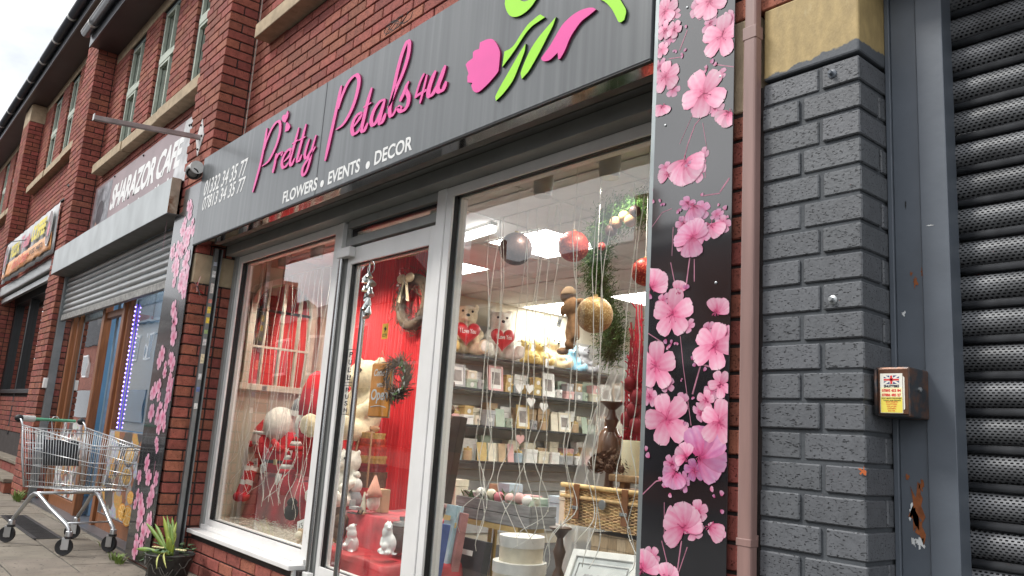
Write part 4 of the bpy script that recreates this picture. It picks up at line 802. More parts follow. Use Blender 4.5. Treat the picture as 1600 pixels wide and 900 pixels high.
n = len(prof); q = MB(); q.add([(x, .10 + p[0], p[1]) for x in (-9.86, -5.60) for p in prof], [(i, i + 1, n + i + 1, n + i) for i in range(n - 1)]); me = q.mesh('slat', slm); me.polygons.foreach_set('use_smooth', [True] * len(me.polygons))
for k in range(8):
    o = bpy.data.objects.new('slat', me); COL.objects.link(o); adopt(o, CS); o.location = (0, 0, 2.155 + k * .0665)
rbox('bottom_bar', mat('dusty_bottom_bar', (.30, .295, .28), .6, .3, var=.3, vs=30), CS, -9.86, -5.60, .082, .125, 2.085, 2.154, .004)
rbox('guide_rail', RLS, CS, -9.925, -9.85, .06, .14, 0, 2.63, .003)
CF = thing('cafe_shopfront', 'brown timber cafe shopfront with a blue doorway and glazed side windows', 'shopfront', (-7.6, .15, 0))
def post(x0, x1, z0=0, z1=2.62, y0=.16, y1=.235, nm='post'): rbox(nm, WOOD, CF, x0, x1, y0, y1, z0, z1, .006)
post(-9.62, -9.53); post(-9.40, -9.33, y0=.18); post(-8.21, -8.11); post(-7.46, -7.37); post(-7.33, -7.29, y0=.18); post(-9.33, -8.21, .0, .13, .18, .23, 'bottom_rail'); post(-7.29, -5.6, .0, .14, .18, .23, 'bottom_rail'); post(-8.11, -7.46, 2.0, 2.07, .18, .24, 'head_rail')
pane('pane', CF, -9.33, -8.21, .13, 2.62, .205); pane('pane', CF, -7.29, -5.6, .9, 2.62, .205)
BLUE = mat('sky_blue_wall', (.20, .40, .60), .6, var=.06, vs=3); BLUED = mat('blue_tongue_boards', (.23, .36, .50), .6, var=.08)
q = MB(); q.box(-10.2, -5.65, 2.9, 2.95, -.05, 2.7); q.build('room_wall', BLUE, CF)
for i in range(7): rbox('lining_board', BLUED, CF, -8.21 - .01, -8.12, .30 + i * .17, .46 + i * .17, 0, 2.62, .004)
rbox('room_wall', BLUE, CF, -10.2, -10.15, .3, 2.9, -.05, 2.7, 0); rbox('room_wall', BLUE, CF, -5.65, -5.61, .3, 2.9, -.05, 2.7, 0)
q = MB(); q.box(-10.2, -5.6, .24, 2.95, 2.63, 2.7); q.build('room_ceiling', mat('plain_ceiling', (.6, .6, .58), .9), CF)
q = MB(); q.box(-10.2, -5.6, .05, 2.95, -.04, .02); q.build('room_floor', mat('dark_tile_floor', (.10, .10, .11), .4), CF)
for xa, ya, wh in ((-9.2, .9, 'the left'), (-6.6, 1.2, 'the light strip window'), (-7.9, .8, 'the doorway')): tag(rbox('ceiling_light', mat('lit_cafe_panel', (1, 1, 1), .5, emit=9, ecol=(.93, .97, 1)), None, xa, xa + .6, ya, ya + .6, 2.612, 2.624, 0), 'lit square ceiling panel in the cafe at %s' % wh, 'ceiling light', 'lit ceiling panels in the cafe')
# door leaf standing open, blue, with notices
dm = Matrix.Rotation(R(-62), 3, 'Z'); hing = Vector((-7.47, .30, 0))
DL = thing_part(CF, 'door'); q = MB(); q.obox(hing + dm @ Vector((-.36, 0, 1.0)), (.7, .045, 1.96), dm); q.build('leaf', BLUE, DL, bev=.004)
def notice(u0, u1, z0, z1, m, nm='notice', k=1): q = MB(); q.obox(hing + dm @ Vector((-(u0 + u1) / 2, -.0235 - .001 * k, (z0 + z1) / 2)), (u1 - u0, .002, z1 - z0), dm); q.build(nm, m, DL)
wp = mat('white_paper', (.8, .8, .78), .6, var=.03); bluep = mat('blue_print', (.04, .16, .45), .5); redp = mat('red_sign_print', (.66, .05, .04), .5)
for (u0, u1, z0, z1, m, k) in ((.12, .5, 1.32, 1.62, wp, 1), (.15, .47, 1.36, 1.55, bluep, 2), (.12, .5, 1.2, 1.3, redp, 1), (.15, .35, 1.02, 1.12, redp, 1), (.15, .35, .85, .98, redp, 1), (.2, .3, 1.05, 1.09, wp, 2)): notice(u0, u1, z0, z1, m, k=k)
for i in range(5): notice(.18, .44 - .03 * (i % 2), 1.385 + i * .03, 1.395 + i * .03, wp, k=3)
# notice on the inner glass
quad('notice', wp, CF, [(-8.66, .212, 1.44), (-8.46, .212, 1.44), (-8.46, .212, 1.56), (-8.66, .212, 1.56)]); quad('notice', mat('grey_paper', (.45, .43, .42), .6), CF, [(-8.72, .212, 1.25), (-8.42, .212, 1.25), (-8.42, .212, 1.40), (-8.72, .212, 1.40)])
# purple light string up the window edge
LS = thing('light_strip', 'purple light strip running up the edge of the cafe window', 'light strip', (-6.98, .15, .9))
LSX = -7.10
MB().tube([(LSX, .193, .9), (LSX, .193, 2.07)], .006, 6).build('cable', mat('purple_tube', (.10, .06, .32), .4, emit=.5, ecol=(.12, .05, .9)), LS)
led = mat('lit_violet_bead', (.5, .4, 1), .4, emit=3.5, ecol=(.42, .30, 1.0)); me = MB().ball((0, 0, 0), .0075, 8, 5).mesh('bead', led)
for k in range(28):
    o = bpy.data.objects.new('bead', me); COL.objects.link(o); adopt(o, LS); o.location = (LSX, .183, .92 + k * .0415)
# food posters on the low panels
def disc(q, cx, cz, r_, y, n=22, sx=1, a0=0, a1=2 * math.pi): q.prism([(cx + sx * r_ * math.cos(a0 + (a1 - a0) * k / n), y, cz + r_ * math.sin(a0 + (a1 - a0) * k / n)) for k in range(n)], (0, -.0006, 0))
FP = thing('food_poster', 'food poster with orange slices and bowls on the low cafe window panel', 'poster', (-6.4, .17, .14))
py_ = .172
def fq(nm, c, pts, y=py_ - .001, r=.45): MB().prism([(a, y, b) for a, b in pts], (0, -.0006, 0)).build(nm, mat('print_%s_%s' % (nm, '_'.join(str(int(v * 100)) for v in c)), c, r, var=.25, vs=22), FP)
rbox('poster_sheet', mat('grey_blue_poster', (.24, .25, .28), .4, var=.5, vs=5), FP, -7.28, -5.61, py_, py_ + .006, .15, .895, 0)
def collage(name, scale, cols, base=None):
    m = mat(name, (.3, .3, .3), .4, var=.1); n, L, b_ = nd(m); g = n.new('ShaderNodeNewGeometry'); nz_ = n.new('ShaderNodeTexNoise'); nz_.inputs['Scale'].default_value = 5; L(g.outputs['Position'], nz_.inputs[0])
    mi = n.new('ShaderNodeMixRGB'); mi.blend_type = 'ADD'; mi.inputs[0].default_value = .16; L(g.outputs['Position'], mi.inputs[1]); L(nz_.outputs['Color'], mi.inputs[2]); v = n.new('ShaderNodeTexVoronoi'); v.inputs['Scale'].default_value = scale; L(mi.outputs[0], v.inputs['Vector'])
    r = n.new('ShaderNodeValToRGB'); r.color_ramp.interpolation = 'CONSTANT'; e = r.color_ramp.elements; e[0].color = (*cols[0], 1); e[1].position = 1; e[1].color = (*cols[-1], 1)
    for i, c in enumerate(cols[1:-1]): q_ = e.new((i + 1) / (len(cols) - 1)); q_.color = (*c, 1)
    sp = n.new('ShaderNodeSeparateColor'); L(v.outputs['Color'], sp.inputs[0]); L(sp.outputs[0], r.inputs[0]); z = n.new('ShaderNodeTexNoise'); z.inputs['Scale'].default_value = 42; z.inputs['Detail'].default_value = 6; L(g.outputs['Position'], z.inputs[0])
    m2 = n.new('ShaderNodeMixRGB'); m2.blend_type = 'OVERLAY'; m2.inputs[0].default_value = .8; L(r.outputs[0], m2.inputs[1]); L(z.outputs['Color'], m2.inputs[2]); L(m2.outputs[0], b_.inputs['Base Color']); return m
FOOD = collage('food_collage', 7, ((.05, .05, .06), (.42, .44, .5), (.10, .08, .07), (.55, .30, .08), (.34, .30, .28), (.06, .07, .09), (.30, .12, .06), (.48, .46, .44)))
quad('photo_print', FOOD, FP, [(-7.27, py_ - .0006, .16), (-5.62, py_ - .0006, .16), (-5.62, py_ - .0006, .885), (-7.27, py_ - .0006, .885)])
def fp(px, py): p = onY(px, py, py_); return p.x, p.z
OPE, OFL, OSG = mat('orange_peel_print', (.72, .28, .02), .4), mat('orange_flesh_print', (.80, .40, .05), .4, var=.2, vs=60), mat('orange_pith_print', (.85, .62, .30), .4)
for px, py, r_ in ((199, 806, .085), (191, 800, .07), (204, 778, .055)):
    x, z = fp(px, py); q = MB(); disc(q, x, z, r_, py_ - .0020, sx=1.7); q.build('orange_print', OPE, FP); q = MB(); disc(q, x, z, r_ * .86, py_ - .0028, sx=1.7); q.build('orange_print', OSG, FP)
    for k in range(8): a0 = k * .785 + .1; q = MB(); q.prism([(x + 1.7 * r_ * rr * math.cos(aa), py_ - .0036, z + r_ * rr * math.sin(aa)) for rr, aa in ((.08, a0 + .3), (.76, a0), (.80, a0 + .3), (.76, a0 + .6))], (0, -.0005, 0)); q.build('orange_segment', OFL, FP)
for px, py, r_, c in ((203, 712, .10, (.08, .09, .12)), (198, 745, .09, (.5, .5, .52))):
    x, z = fp(px, py); q = MB(); disc(q, x, z, r_, py_ - .002, sx=1.8); q.build('bowl_print', mat('bowl_%d' % px, c, .4), FP); q = MB(); disc(q, x, z, r_ * .75, py_ - .0028, sx=1.8); q.build('bowl_print', mat('noodle_print', (.50, .30, .08), .5, var=.6, vs=50), FP)
FP2 = thing('food_poster', 'food poster behind the trolley on the low panel left of the cafe door', 'poster', (-8.8, .17, .14))
rbox('poster_sheet', mat('pale_food_poster', (.5, .47, .47), .4, var=.5, vs=9, dirt=(.5, .16, .06), ds=4, da=.35), FP2, -9.32, -8.22, .186, .192, .14, .92, 0)
quad('photo_print', collage('food_collage_pale', 11, ((.6, .58, .58), (.35, .1, .06), (.65, .65, .66), (.12, .1, .1), (.55, .3, .12), (.6, .55, .5), (.3, .28, .3), (.7, .7, .7))), FP2, [(-9.31, .1852, .15), (-8.23, .1852, .15), (-8.23, .1852, .91), (-9.31, .1852, .91)])
# white box on the pier and cables
WB = thing('junction_box', 'small white electrical box on the brick pier left of the cafe', 'junction box', (-9.93, .1, 1.2))
rbox('casing', UPVC, WB, -9.928, -9.86, .02, .12, 1.28, 1.40, .006); MB().tube([(-9.9, .1, 1.28), (-9.88, .13, 1.1), (-9.9, .15, .9), (-9.91, .1, .6)], .006, 6).build('cable', UPVC, WB, smooth=True)
# cafe sign board
CSG = thing('cafe_sign_board', 'mauve cafe sign board with bold white lettering above the pale hood', 'sign', (-8, .22, 2.95))
cy = .216; MAUVE = mat('mauve_sign_print', (.30, .215, .225), .42, var=.10, vs=3)
MB().prism([(-9.80, cy, 2.90), (-6.20, cy, 2.90), (-6.20, cy, 3.755), (-9.80, cy, 3.755)], (0, .012, 0)).build('board_sheet', MAUVE, CSG)
quad('photo_print', mat('grey_photo_print', (.2, .2, .22), .4, var=.8, vs=5, dirt=(.45, .45, .48), ds=7, da=.5), CSG, [(-9.70, cy - .001, 2.95), (-9.0, cy - .001, 2.95), (-9.0, cy - .001, 3.72), (-9.70, cy - .001, 3.72)]); quad('photo_print', mat('pale_print', (.5, .5, .5), .4, var=.3, vs=6), CSG, [(-6.75, cy - .001, 2.95), (-6.21, cy - .001, 2.95), (-6.21, cy - .001, 3.75), (-6.5, cy - .001, 3.75)])
fqd = MB(); disc(fqd, -9.45, 3.18, .13, cy - .002); fqd.build('portrait_print', mat('portrait_skin', (.45, .27, .22), .5, var=.5, vs=12), CSG)
fqd = MB(); disc(fqd, -9.40, 3.38, .15, cy - .003); fqd.build('portrait_print', mat('portrait_dark', (.06, .05, .06), .5, var=.4), CSG)
a = onY(179, 318, cy); b = onY(284, 249, cy); zb = 3.335; zt2 = 3.60
text('lettering', 'SHARAZOR CAFE', (-8.95, cy - .0008, zb - .02), (2.42, 0, 0), (0, 0, zt2 - zb + .03), WHT, CSG, .04, .03, .0015, .9)
text('lettering', 'airtimail.du', (-8.35, cy - .0008, 3.10), (1.75, 0, 0), (0, 0, .16), WHT, CSG, .01, .01, .001, 1.0)
for px, py in ((302, 193), (300, 195), (180, 276), (225, 243), (297, 196)):
    p = onY(px, py, cy); MB().ball((min(p.x, -6.23), cy - .002, min(3.74, p.z)), .013, 8, 5).build('screw', GASK, CSG)
# sign bracket arm
AR = thing('sign_bracket_arm', 'bare steel sign arm sticking out over the street from the brick pier', 'bracket', (-5.3, 0, 3.2))
arm_m = mat('weathered_arm', (.36, .31, .30), .5, .5, var=.15, vs=10, dirt=(.2, .12, .08), ds=14, da=.25)
e = onX(147, 184, -5.30); q = MB(); q.obox(((-5.30), e.y / 2, (3.215 + e.z) / 2), (.035, abs(e.y), .035), Matrix.Rotation(math.atan2(3.215 - e.z, -e.y) * 1, 3, 'X')); q.build('arm', arm_m, AR, bev=.003)
q = MB(); q.prism([(-5.30, -.001, 3.06), (-5.215, -.001, 3.215), (-5.30, -.001, 3.37), (-5.385, -.001, 3.215)], (0, -.006, 0)); q.build('wall_plate', mat('white_plate', (.62, .60, .58), .5, var=.15), AR)
for dx, dz in ((0, .1), (0, -.1), (.05, 0), (-.05, 0)): MB().ball((-5.3 + dx, -.008, 3.215 + dz), .010, 8, 5).build('bolt', GASK, AR)
rbox('end_cap', mat('pale_cap', (.7, .7, .68), .5), AR, -5.32, -5.28, e.y - .006, e.y, e.z - .02, e.z + .03, .002)
# CCTV camera
CC = thing('cctv_camera', 'grey dome security camera at the left end of the fascia sign', 'camera', (-5.14, -.05, 2.9))
p = onY(303, 268, -.075); q = MB(); q.ball(p, (.062, .062, .062), 18, 12); q.build('housing', mat('camera_grey', (.16, .15, .14), .35, var=.08), CC, smooth=True)
dr = (CAM + Vector((-2.2, 0, -.8)) - p).normalized(); mt = dr.to_track_quat('Z', 'Y').to_matrix(); q = MB(); q.lathe([(.044, .035), (.044, .055), (.036, .058), (.030, .050), (.0, .05)], p, 18, mt); q.build('lens_ring', mat('camera_black', (.015, .015, .016), .2), CC, smooth='auto'); q = MB(); q.ball(p + dr * .046, .016, 10, 6); q.build('lens', mat('lens_glass', (.05, .055, .06), .05), CC, smooth=True)
q = MB(); q.lathe([(.05, 0), (.05, .03), (.035, .05)], (p.x + .065, p.y + .0, p.z + .02), 16, Matrix.Rotation(R(-90), 3, 'Y')); q.build('mount', mat('camera_mount', (.6, .6, .58), .4), CC, smooth='auto')
# ribbon scrap on the pier
RB = thing('ribbon_scrap', 'red and white ribbon scrap tied at the top of the brick pier return', 'ribbon', (-5, .05, 2)); rg = random.Random(4)
p = onX(307, 448, -5.0)
for k in range(9):
    a = rg.uniform(0, 6.28); l = rg.uniform(.03, .08); q = MB(); c = Vector((-5.0 + .012 * (k % 3), p.y, p.z)); d = Vector((.2, math.cos(a) * .6, math.sin(a))); d.normalize(); q.bar(c, c + d * l, .002, .013, (1, 0, .2)); q.build('ribbon', mat('rib_%d' % (k % 3), ((.5, .04, .05), (.5, .3, .3), (.12, .1, .1))[k % 3], .6), RB)
# ================================================================ COFFEE HOUSE FRONT
BN = thing('coffee_banner', 'vinyl banner with yellow lettering and an orange band on the coffee house', 'banner', (-12.4, 0, 3))
by = -.03
def bgrid(x0, x1, z0, z1, y, m, nm): 
    n_ = 24; MB().grid(lambda u, v: (x0 + u * (x1 - x0), y + .012 * math.sin(u * 40) * (1 - v) + .006 * math.sin(u * 90 + v * 3), z0 + v * (z1 - z0)), n_, 4).build(nm, m, BN, smooth=True, solid=.002)
bgrid(-14.42, -10.47, 2.98, 3.66, by, mat('banner_grey', (.42, .42, .42), .45, var=.18, vs=4), 'sheet'); bgrid(-14.42, -10.6, 3.05, 3.28, by - .016, mat('banner_orange', (.78, .36, .14), .45, var=.2, vs=3), 'orange_band')
YEL = mat('yellow_print', (.80, .66, .04), .45); 
text('lettering', 'PIZZA', (-13.75, by - .03, 3.32), (.75, 0, 0), (0, 0, .2), YEL, BN, .05, .05); text('lettering', 'COFFEE', (-12.05, by - .03, 3.33), (.95, 0, 0), (0, 0, .24), YEL, BN, .05, .05); text('lettering', 'Tea', (-12.9, by - .03, 3.33), (.6, 0, 0), (0, 0, .22), mat('pink_print', (.62, .16, .24), .45), BN, .04, .05)
q = MB(); disc(q, -12.25, 3.42, .09, by - .031); q.build('cherry_print', mat('cherry', (.5, .03, .05), .4), BN); text('lettering', 'Ice & Cream', (-13.4, by - .036, 3.10), (1.2, 0, 0), (0, 0, .15), mat('scarlet_print', (.75, .12, .06), .45), BN, .02, .2); text('lettering', '01332 346872', (-11.95, by - .036, 3.14), (.9, 0, 0), (0, 0, .07), blk, BN, .01)
for x in (-10.78, -14.15):
    q = MB(); disc(q, x, 3.36, .25, by - .033, sx=.7); q.build('emblem_print', wp, BN); q = MB(); disc(q, x, 3.36, .225, by - .035, sx=.7); q.build('emblem_print', mat('emblem_grey', (.25, .2, .2), .5, var=.6, vs=14), BN); q = MB(); disc(q, x, 3.34, .10, by - .037, sx=.7); q.build('emblem_print', mat('emblem_pink', (.65, .25, .3), .5, var=.3), BN)
MB().tube([(-17, -.2, 3.5), (-13.5, -.12, 3.55), (-12.3, -.05, 3.43)], .006, 5).build('tie_cable', GASK, BN); MB().tube([(-10.5, -.03, 3.66), (-10.4, .1, 3.8), (-10.3, -.01, 3.85)], .02, 5).build('tie_cable', GASK, BN)
KF = thing('coffee_shopfront', 'black framed coffee house front above the brick steps at the left edge', 'shopfront', (-12.7, .3, .68))
for (a, b) in ((-10.72, -10.66), (-11.72, -11.55), (-14.9, -14.8), (-13.6, -13.5)): rbox('post', BLACKP, KF, a, b, .30, .42, .62, 3.0, .004)
rbox('head_beam', BLACKP, KF, -14.94, -10.63, .28, .42, 2.72, 3.02, .004); rbox('shutter_roll', slm, KF, -14.9, -10.64, .03, .24, 2.82, 2.99, .02); rbox('shutter_lath', slm, KF, -14.9, -10.64, .08, .13, 2.72, 2.80, .003)
rbox('sill', BLACKP, KF, -14.94, -11.72, .26, .42, 1.24, 1.30, .004); q = MB(); q.box(-14.94, -11.6, .31, .4, .0, 1.24); sr = q.build('stallriser', MORT, KF)
B = Bricks(); B.front(-14.94, -11.6, .675, 1.2, .30, off=.02); B.finish(sr, BRICK_D, key='kr')
pane('pane', KF, -14.9, -11.7, 1.3, 2.72, .36); pane('pane', KF, -11.56, -10.71, .7, 2.72, .36)
q = MB(); q.box(-14.94, -10.6, 1.6, 1.65, .5, 3.0); q.box(-14.94, -10.6, .45, 1.6, 2.98, 3.0); q.box(-14.94, -10.6, .45, 1.6, .6, .67); q.build('room_back', mat('dim_coffee_room', (.10, .10, .10), .8, var=.4, vs=3), KF)
for (x0, x1, z0, z1, c, y) in ((-13.4, -12.1, 1.35, 2.15, (.05, .06, .03), .372), (-13.35, -12.9, 1.7, 2.12, (.10, .40, .06), .37), (-13.2, -12.6, 2.2, 2.6, (.55, .56, .56), .372), (-13.3, -12.6, 1.4, 1.6, (.40, .10, .06), .37), (-11.2, -10.9, 1.5, 2.5, (.55, .52, .45), .6), (-11.3, -11.0, 1.25, 1.45, (.7, .45, .05), .5), (-11.25, -10.8, .8, 1.2, (.45, .12, .08), .55)):
    quad('poster_print', mat('kposter_%d' % int(-x0 * 100 + z0 * 10), c, .5, var=.5, vs=9), KF, [(x0, y, z0), (x1, y, z0), (x1, y, z1), (x0, y, z1)])
q = MB(); disc(q, -12.55, 1.72, .30, .369, sx=.9); q.build('plate_print', wp, KF); q = MB(); disc(q, -12.55, 1.72, .27, .367, sx=.9); q.build('plate_print', mat('dish_print', (.18, .10, .06), .5, var=.8, vs=14), KF)
ST = thing('steps', 'dark brick steps with worn stone treads up to the coffee house door', 'steps', (-12, .2, 0))
for k in range(4):
    y0 = -.08 + k * .21; z1 = .172 * (k + 1); q = MB(); q.box(-14.9, -10.64, y0 + .02, .95, .172 * k, z1 - .045); rs = q.build('riser', MORT, ST); B = Bricks(); B.b = []
    x = -10.64
    while x > -13.2: B.b.append((x - .214, x, y0 + .01, y0 + .1, z1 - .17, z1 - .05)); x -= .2255
    B.finish(rs, BRICK_D, key='st%d' % k, minpx=25); rbox('tread', mat('worn_step_stone', (.20, .17, .13), .85, var=.2, bump=.3), ST, -14.9, -10.64, y0 - .012, y0 + .24, z1 - .045, z1, .008)
# ================================================================ TROLLEY
WIRE = mat('zinc_wire', (.62, .63, .63), .3, .75, var=.06); ZT = mat('zinc_tube', (.55, .56, .57), .3, .8, var=.08, dirt=(.3, .3, .3), ds=12, da=.2); RUB = mat('black_rubber', (.02, .02, .021), .6)
TR = thing('shopping_trolley', 'empty wire shopping trolley with a green handle on the pavement outside the cafe', 'trolley', (-6.25, -.3, 0))
Ld = Vector((.975, .222, 0)); Wd = Vector((-.222, .975, 0)); T0 = Vector((-6.60, -.375, 0))
def tp(l, w_, z): return T0 + Ld * l + Wd * w_ + Vector((0, 0, z))
for s in (-1, 1):
    wr, wf = .25 * s, .165 * s
    q = MB(); pts = [tp(.0, wr, .17), tp(.10, wr * .97, .26), tp(.22, wr * .93, .375), tp(.27, wr * .92, .398), tp(.34, wr * .9, .39), tp(.5, wr * .82, .31), tp(.72, wf, .21), tp(.765, wf, .18), tp(.775, wf, .12)]; q.tube(pts, .0155, 9); q.build('chassis_leg', ZT, TR, smooth=True)
    for l, w_ in ((0, wr), (.775, wf)):
        c = thing_part(TR, 'castor'); a = tp(l, w_, 0); cd = Matrix.Rotation(random.uniform(.4, 1.2), 3, 'Z'); q = MB(); q.lathe([(.024, .118), (.026, .135), (.024, .17), (.018, .175)], a, 12); q.build('swivel', ZT, c, smooth='auto')
        q = MB(); q.lathe([(.029, .12), (.030, .128), (.029, .137)], a, 14); q.build('buffer_ring', RUB, c, smooth='auto')
        q = MB()
        for t in (-1, 1): q.obox(a + cd @ Vector((-.012, t * .020, .085)), (.05, .004, .085), cd)
        q.build('fork', ZT, c, bev=.002)
        q = MB(); mt = cd @ Matrix.Rotation(R(90), 3, 'X'); q.lathe([(.050, -.011), (.059, -.014), (.0625, 0), (.059, .014), (.050, .011)], a + cd @ Vector((-.02, 0, .0625)), 20, mt); q.build('tyre', RUB, c, smooth='auto')
        q = MB(); q.lathe([(.001, -.012), (.05, -.010), (.05, .010), (.001, .012)], a + cd @ Vector((-.02, 0, .0625)), 16, mt); q.build('hub', mat('grey_hub', (.25, .25, .26), .4), c, smooth='auto')
MB().tube([tp(.70, -.165, .22), tp(.70, .165, .22)], .007, 7).build('cross_bar', ZT, TR, smooth=True); MB().tube([tp(.27, -.23, .40), tp(.27, .23, .40)], .012, 7).build('cross_bar', ZT, TR, smooth=True)
# basket: corners (l, half width, z)
RBt, RTt, FTt, FBt = (.03, .215, .43), (-.10, .255, .905), (.98, .185, .80), (.90, .15, .47)
def side(u, v, s):
    a = Vector((RBt[0] + (FBt[0] - RBt[0]) * u, RBt[1] + (FBt[1] - RBt[1]) * u, RBt[2] + (FBt[2] - RBt[2]) * u)); b = Vector((RTt[0] + (FTt[0] - RTt[0]) * u, RTt[1] + (FTt[1] - RTt[1]) * u, RTt[2] + (FTt[2] - RTt[2]) * u)); c = a + (b - a) * v; return tp(c.x, c.y * s, c.z)
for s in (-1, 1):
    q = MB()
    for k in range(27): u = k / 26; q.tube([side(u, 0, s), side(u, 1, s)], .0021, 4)
    for v, r_ in ((0, .0035), (.1, .003), (.36, .003), (.62, .003), (.93, .0032), (1, .0048)): q.tube([side(0, v, s), side(1, v, s)], r_, 5)
    q.build('basket_side', WIRE, TR, smooth=True)
q = MB()
for k in range(13): t = k / 12 * 2 - 1; q.tube([tp(FBt[0], FBt[1] * t, FBt[2]), tp(FTt[0], FTt[1] * t, FTt[2])], .0021, 4)
for v in (0, .1, .36, .62, .93, 1): a = [FBt[i] + (FTt[i] - FBt[i]) * v for i in range(3)]; q.tube([tp(a[0], -a[1], a[2]), tp(a[0], a[1], a[2])], .003 if v < 1 else .0045, 5)
q.build('basket_front', WIRE, TR, smooth=True)
q = MB()
for k in range(15): t = k / 14 * 2 - 1; q.tube([tp(RBt[0], RBt[1] * t, RBt[2]), tp(FBt[0], FBt[1] * t, FBt[2])], .0022, 4)
for u in (0, .2, .4, .6, .8, 1): l = RBt[0] + (FBt[0] - RBt[0]) * u; w_ = RBt[1] + (FBt[1] - RBt[1]) * u; z = RBt[2] + (FBt[2] - RBt[2]) * u; q.tube([tp(l, -w_, z), tp(l, w_, z)], .003, 5)
q.build('basket_base', WIRE, TR, smooth=True)
q = MB()
for k in range(19): t = k / 18 * 2 - 1; q.tube([tp(RBt[0] + .02, RBt[1] * t, RBt[2]), tp(RTt[0] + .05, RTt[1] * t * .97, RTt[2] - .03)], .0021, 4)
for v in (.25, .5, .75, 1): a = [RBt[i] + (RTt[i] - RBt[i]) * v for i in range(3)]; q.tube([tp(a[0] + .03, -a[1] * .97, a[2] - .02), tp(a[0] + .03, a[1] * .97, a[2] - .02)], .003, 5)
q.build('rear_flap', WIRE, TR, smooth=True)
q = MB()
for k in range(13): t = k / 12 * 2 - 1; q.tube([tp(.10, .2 * t, .60), tp(.02, .22 * t, .86)], .0022, 4)
for v in (0, .5, 1): q.tube([tp(.10 - .08 * v, -.21, .60 + .26 * v), tp(.10 - .08 * v, .21, .60 + .26 * v)], .0035, 5)
q.build('child_seat', WIRE, TR, smooth=True)
q = MB(); a = [tp(.11, -.14, .60), tp(.11, .14, .60), tp(.045, .14, .80), tp(.045, -.14, .80)]; q.prism(a, Ld * .006); q.build('seat_panel', RUB, TR, bev=.002)
hA, hB = tp(-.20, -.25, .955), tp(-.20, .25, .955); GRNH = mat('green_handle_plastic', (.16, .46, .27), .35)
q = MB(); q.tube([hA + (hB - hA) * .2, hA + (hB - hA) * .9], .0125, 10); q.build('handle', GRNH, TR, smooth='auto'); q = MB(); q.tube([hA + (hB - hA) * .05, hA + (hB - hA) * .24], .026, 12); q.build('coin_lock', mat('offwhite_plastic', (.66, .65, .6), .4), TR, smooth='auto')
for s, h_ in ((-1, hA), (1, hB)):
    q = MB(); q.ball(h_, (.033, .033, .03), 12, 8); q.build('handle_end', RUB, TR, smooth=True); q = MB(); w_ = .252 * s; q.tube([h_, tp(-.15, w_, .945), tp(-.105, w_, .90), tp(-.05, w_ * .95, .66), tp(.05, w_ * .9, .43)], .008, 7); q.build('handle_arm', ZT, TR, smooth=True)
q = MB(); c = hA + (hB - hA) * .57; q.tube([c + Vector((0, 0, .03)) * math.sin(a) + Wd * .03 * math.cos(a) for a in [math.pi * k / 8 for k in range(9)]] + [tp(-.15, .03, .75), tp(-.12, .05, .70)], .004, 6); q.build('seat_hook', WIRE, TR, smooth=True)
# ================================================================ PLANT POT
PP = thing('potted_plant', 'dark pot of spring bulbs and primulas beside the shop window sill', 'potted plant', (-4.62, .0, 0))
pc = Vector((-4.66, .0, 0)); potm = mat('dark_woven_pot', (.022, .020, .019), .55, var=.4, vs=30)
q = MB(); q.lathe([(.10, 0), (.115, .01), (.145, .2), (.155, .235), (.15, .24), (.14, .225), (.0, .215)], pc, 26); q.v = [(a, b_, c * .72) for a, b_, c in q.v]; q.build('pot', potm, PP, smooth='auto')
rg = random.Random(3); q = MB()
for k in range(16):
    a = rg.uniform(0, 6.28); z = rg.uniform(.02, .2); pts = []
    for j in range(6): aa = a + j * .14; r_ = .115 + .04 * (z + j * .012) / .24 + .004; pts.append(pc + Vector((r_ * math.cos(aa), r_ * math.sin(aa), max(.01, min(.16, z * .72 + .03 * math.sin(j * 1.3 + k))))))
    q.tube(pts, .003, 5)
q.build('relief_twigs', mat('grey_twig_relief', (.10, .095, .085), .7), PP, smooth=True)
MB().lathe([(.0, .152), (.138, .154)], pc, 20).build('soil', mat('dark_soil', (.03, .022, .016), .95, bump=.5), PP)
LFY = mat('yellow_green_leaf', (.24, .30, .035), .5, var=.25, vs=14, sss=.0); LFG = mat('strap_leaf_green', (.15, .24, .04), .5, var=.2, vs=14); PRIM = mat('primula_leaf', (.06, .12, .05), .6, var=.3, vs=30)
def strap(base, tip, bend, w_, m, nm='leaf'):
    base, tip = Vector(base), Vector(tip); mid = (base + tip) / 2 + Vector(bend); d = (tip - base); sd_ = d.cross(Vector((.6, -.75, .2))).normalized(); q = MB(); n_ = 8; vs = []
    for i in range(n_ + 1):
        t = i / n_; p = base * (1 - t) ** 2 + mid * 2 * t * (1 - t) + tip * t * t; ww = w_ * (.7 + .6 * math.sin(math.pi * min(1, t * .8 + .1))) * (1 if t < .8 else max(.05, (1 - t) / .2)); vs += [p - sd_ * ww, p + Vector((.3, -.3, 0)) * ww * .5, p + sd_ * ww]
    q.add(vs, [(3 * i + j, 3 * i + j + 1, 3 * i + 4 + j, 3 * i + 3 + j) for i in range(n_) for j in (0, 1)]); q.build(nm, m, PP, smooth=True, solid=.0015)
def pp(px, py, Y): return onY(px, py, Y)
pb = pc + Vector((-.005, -.01, .155))
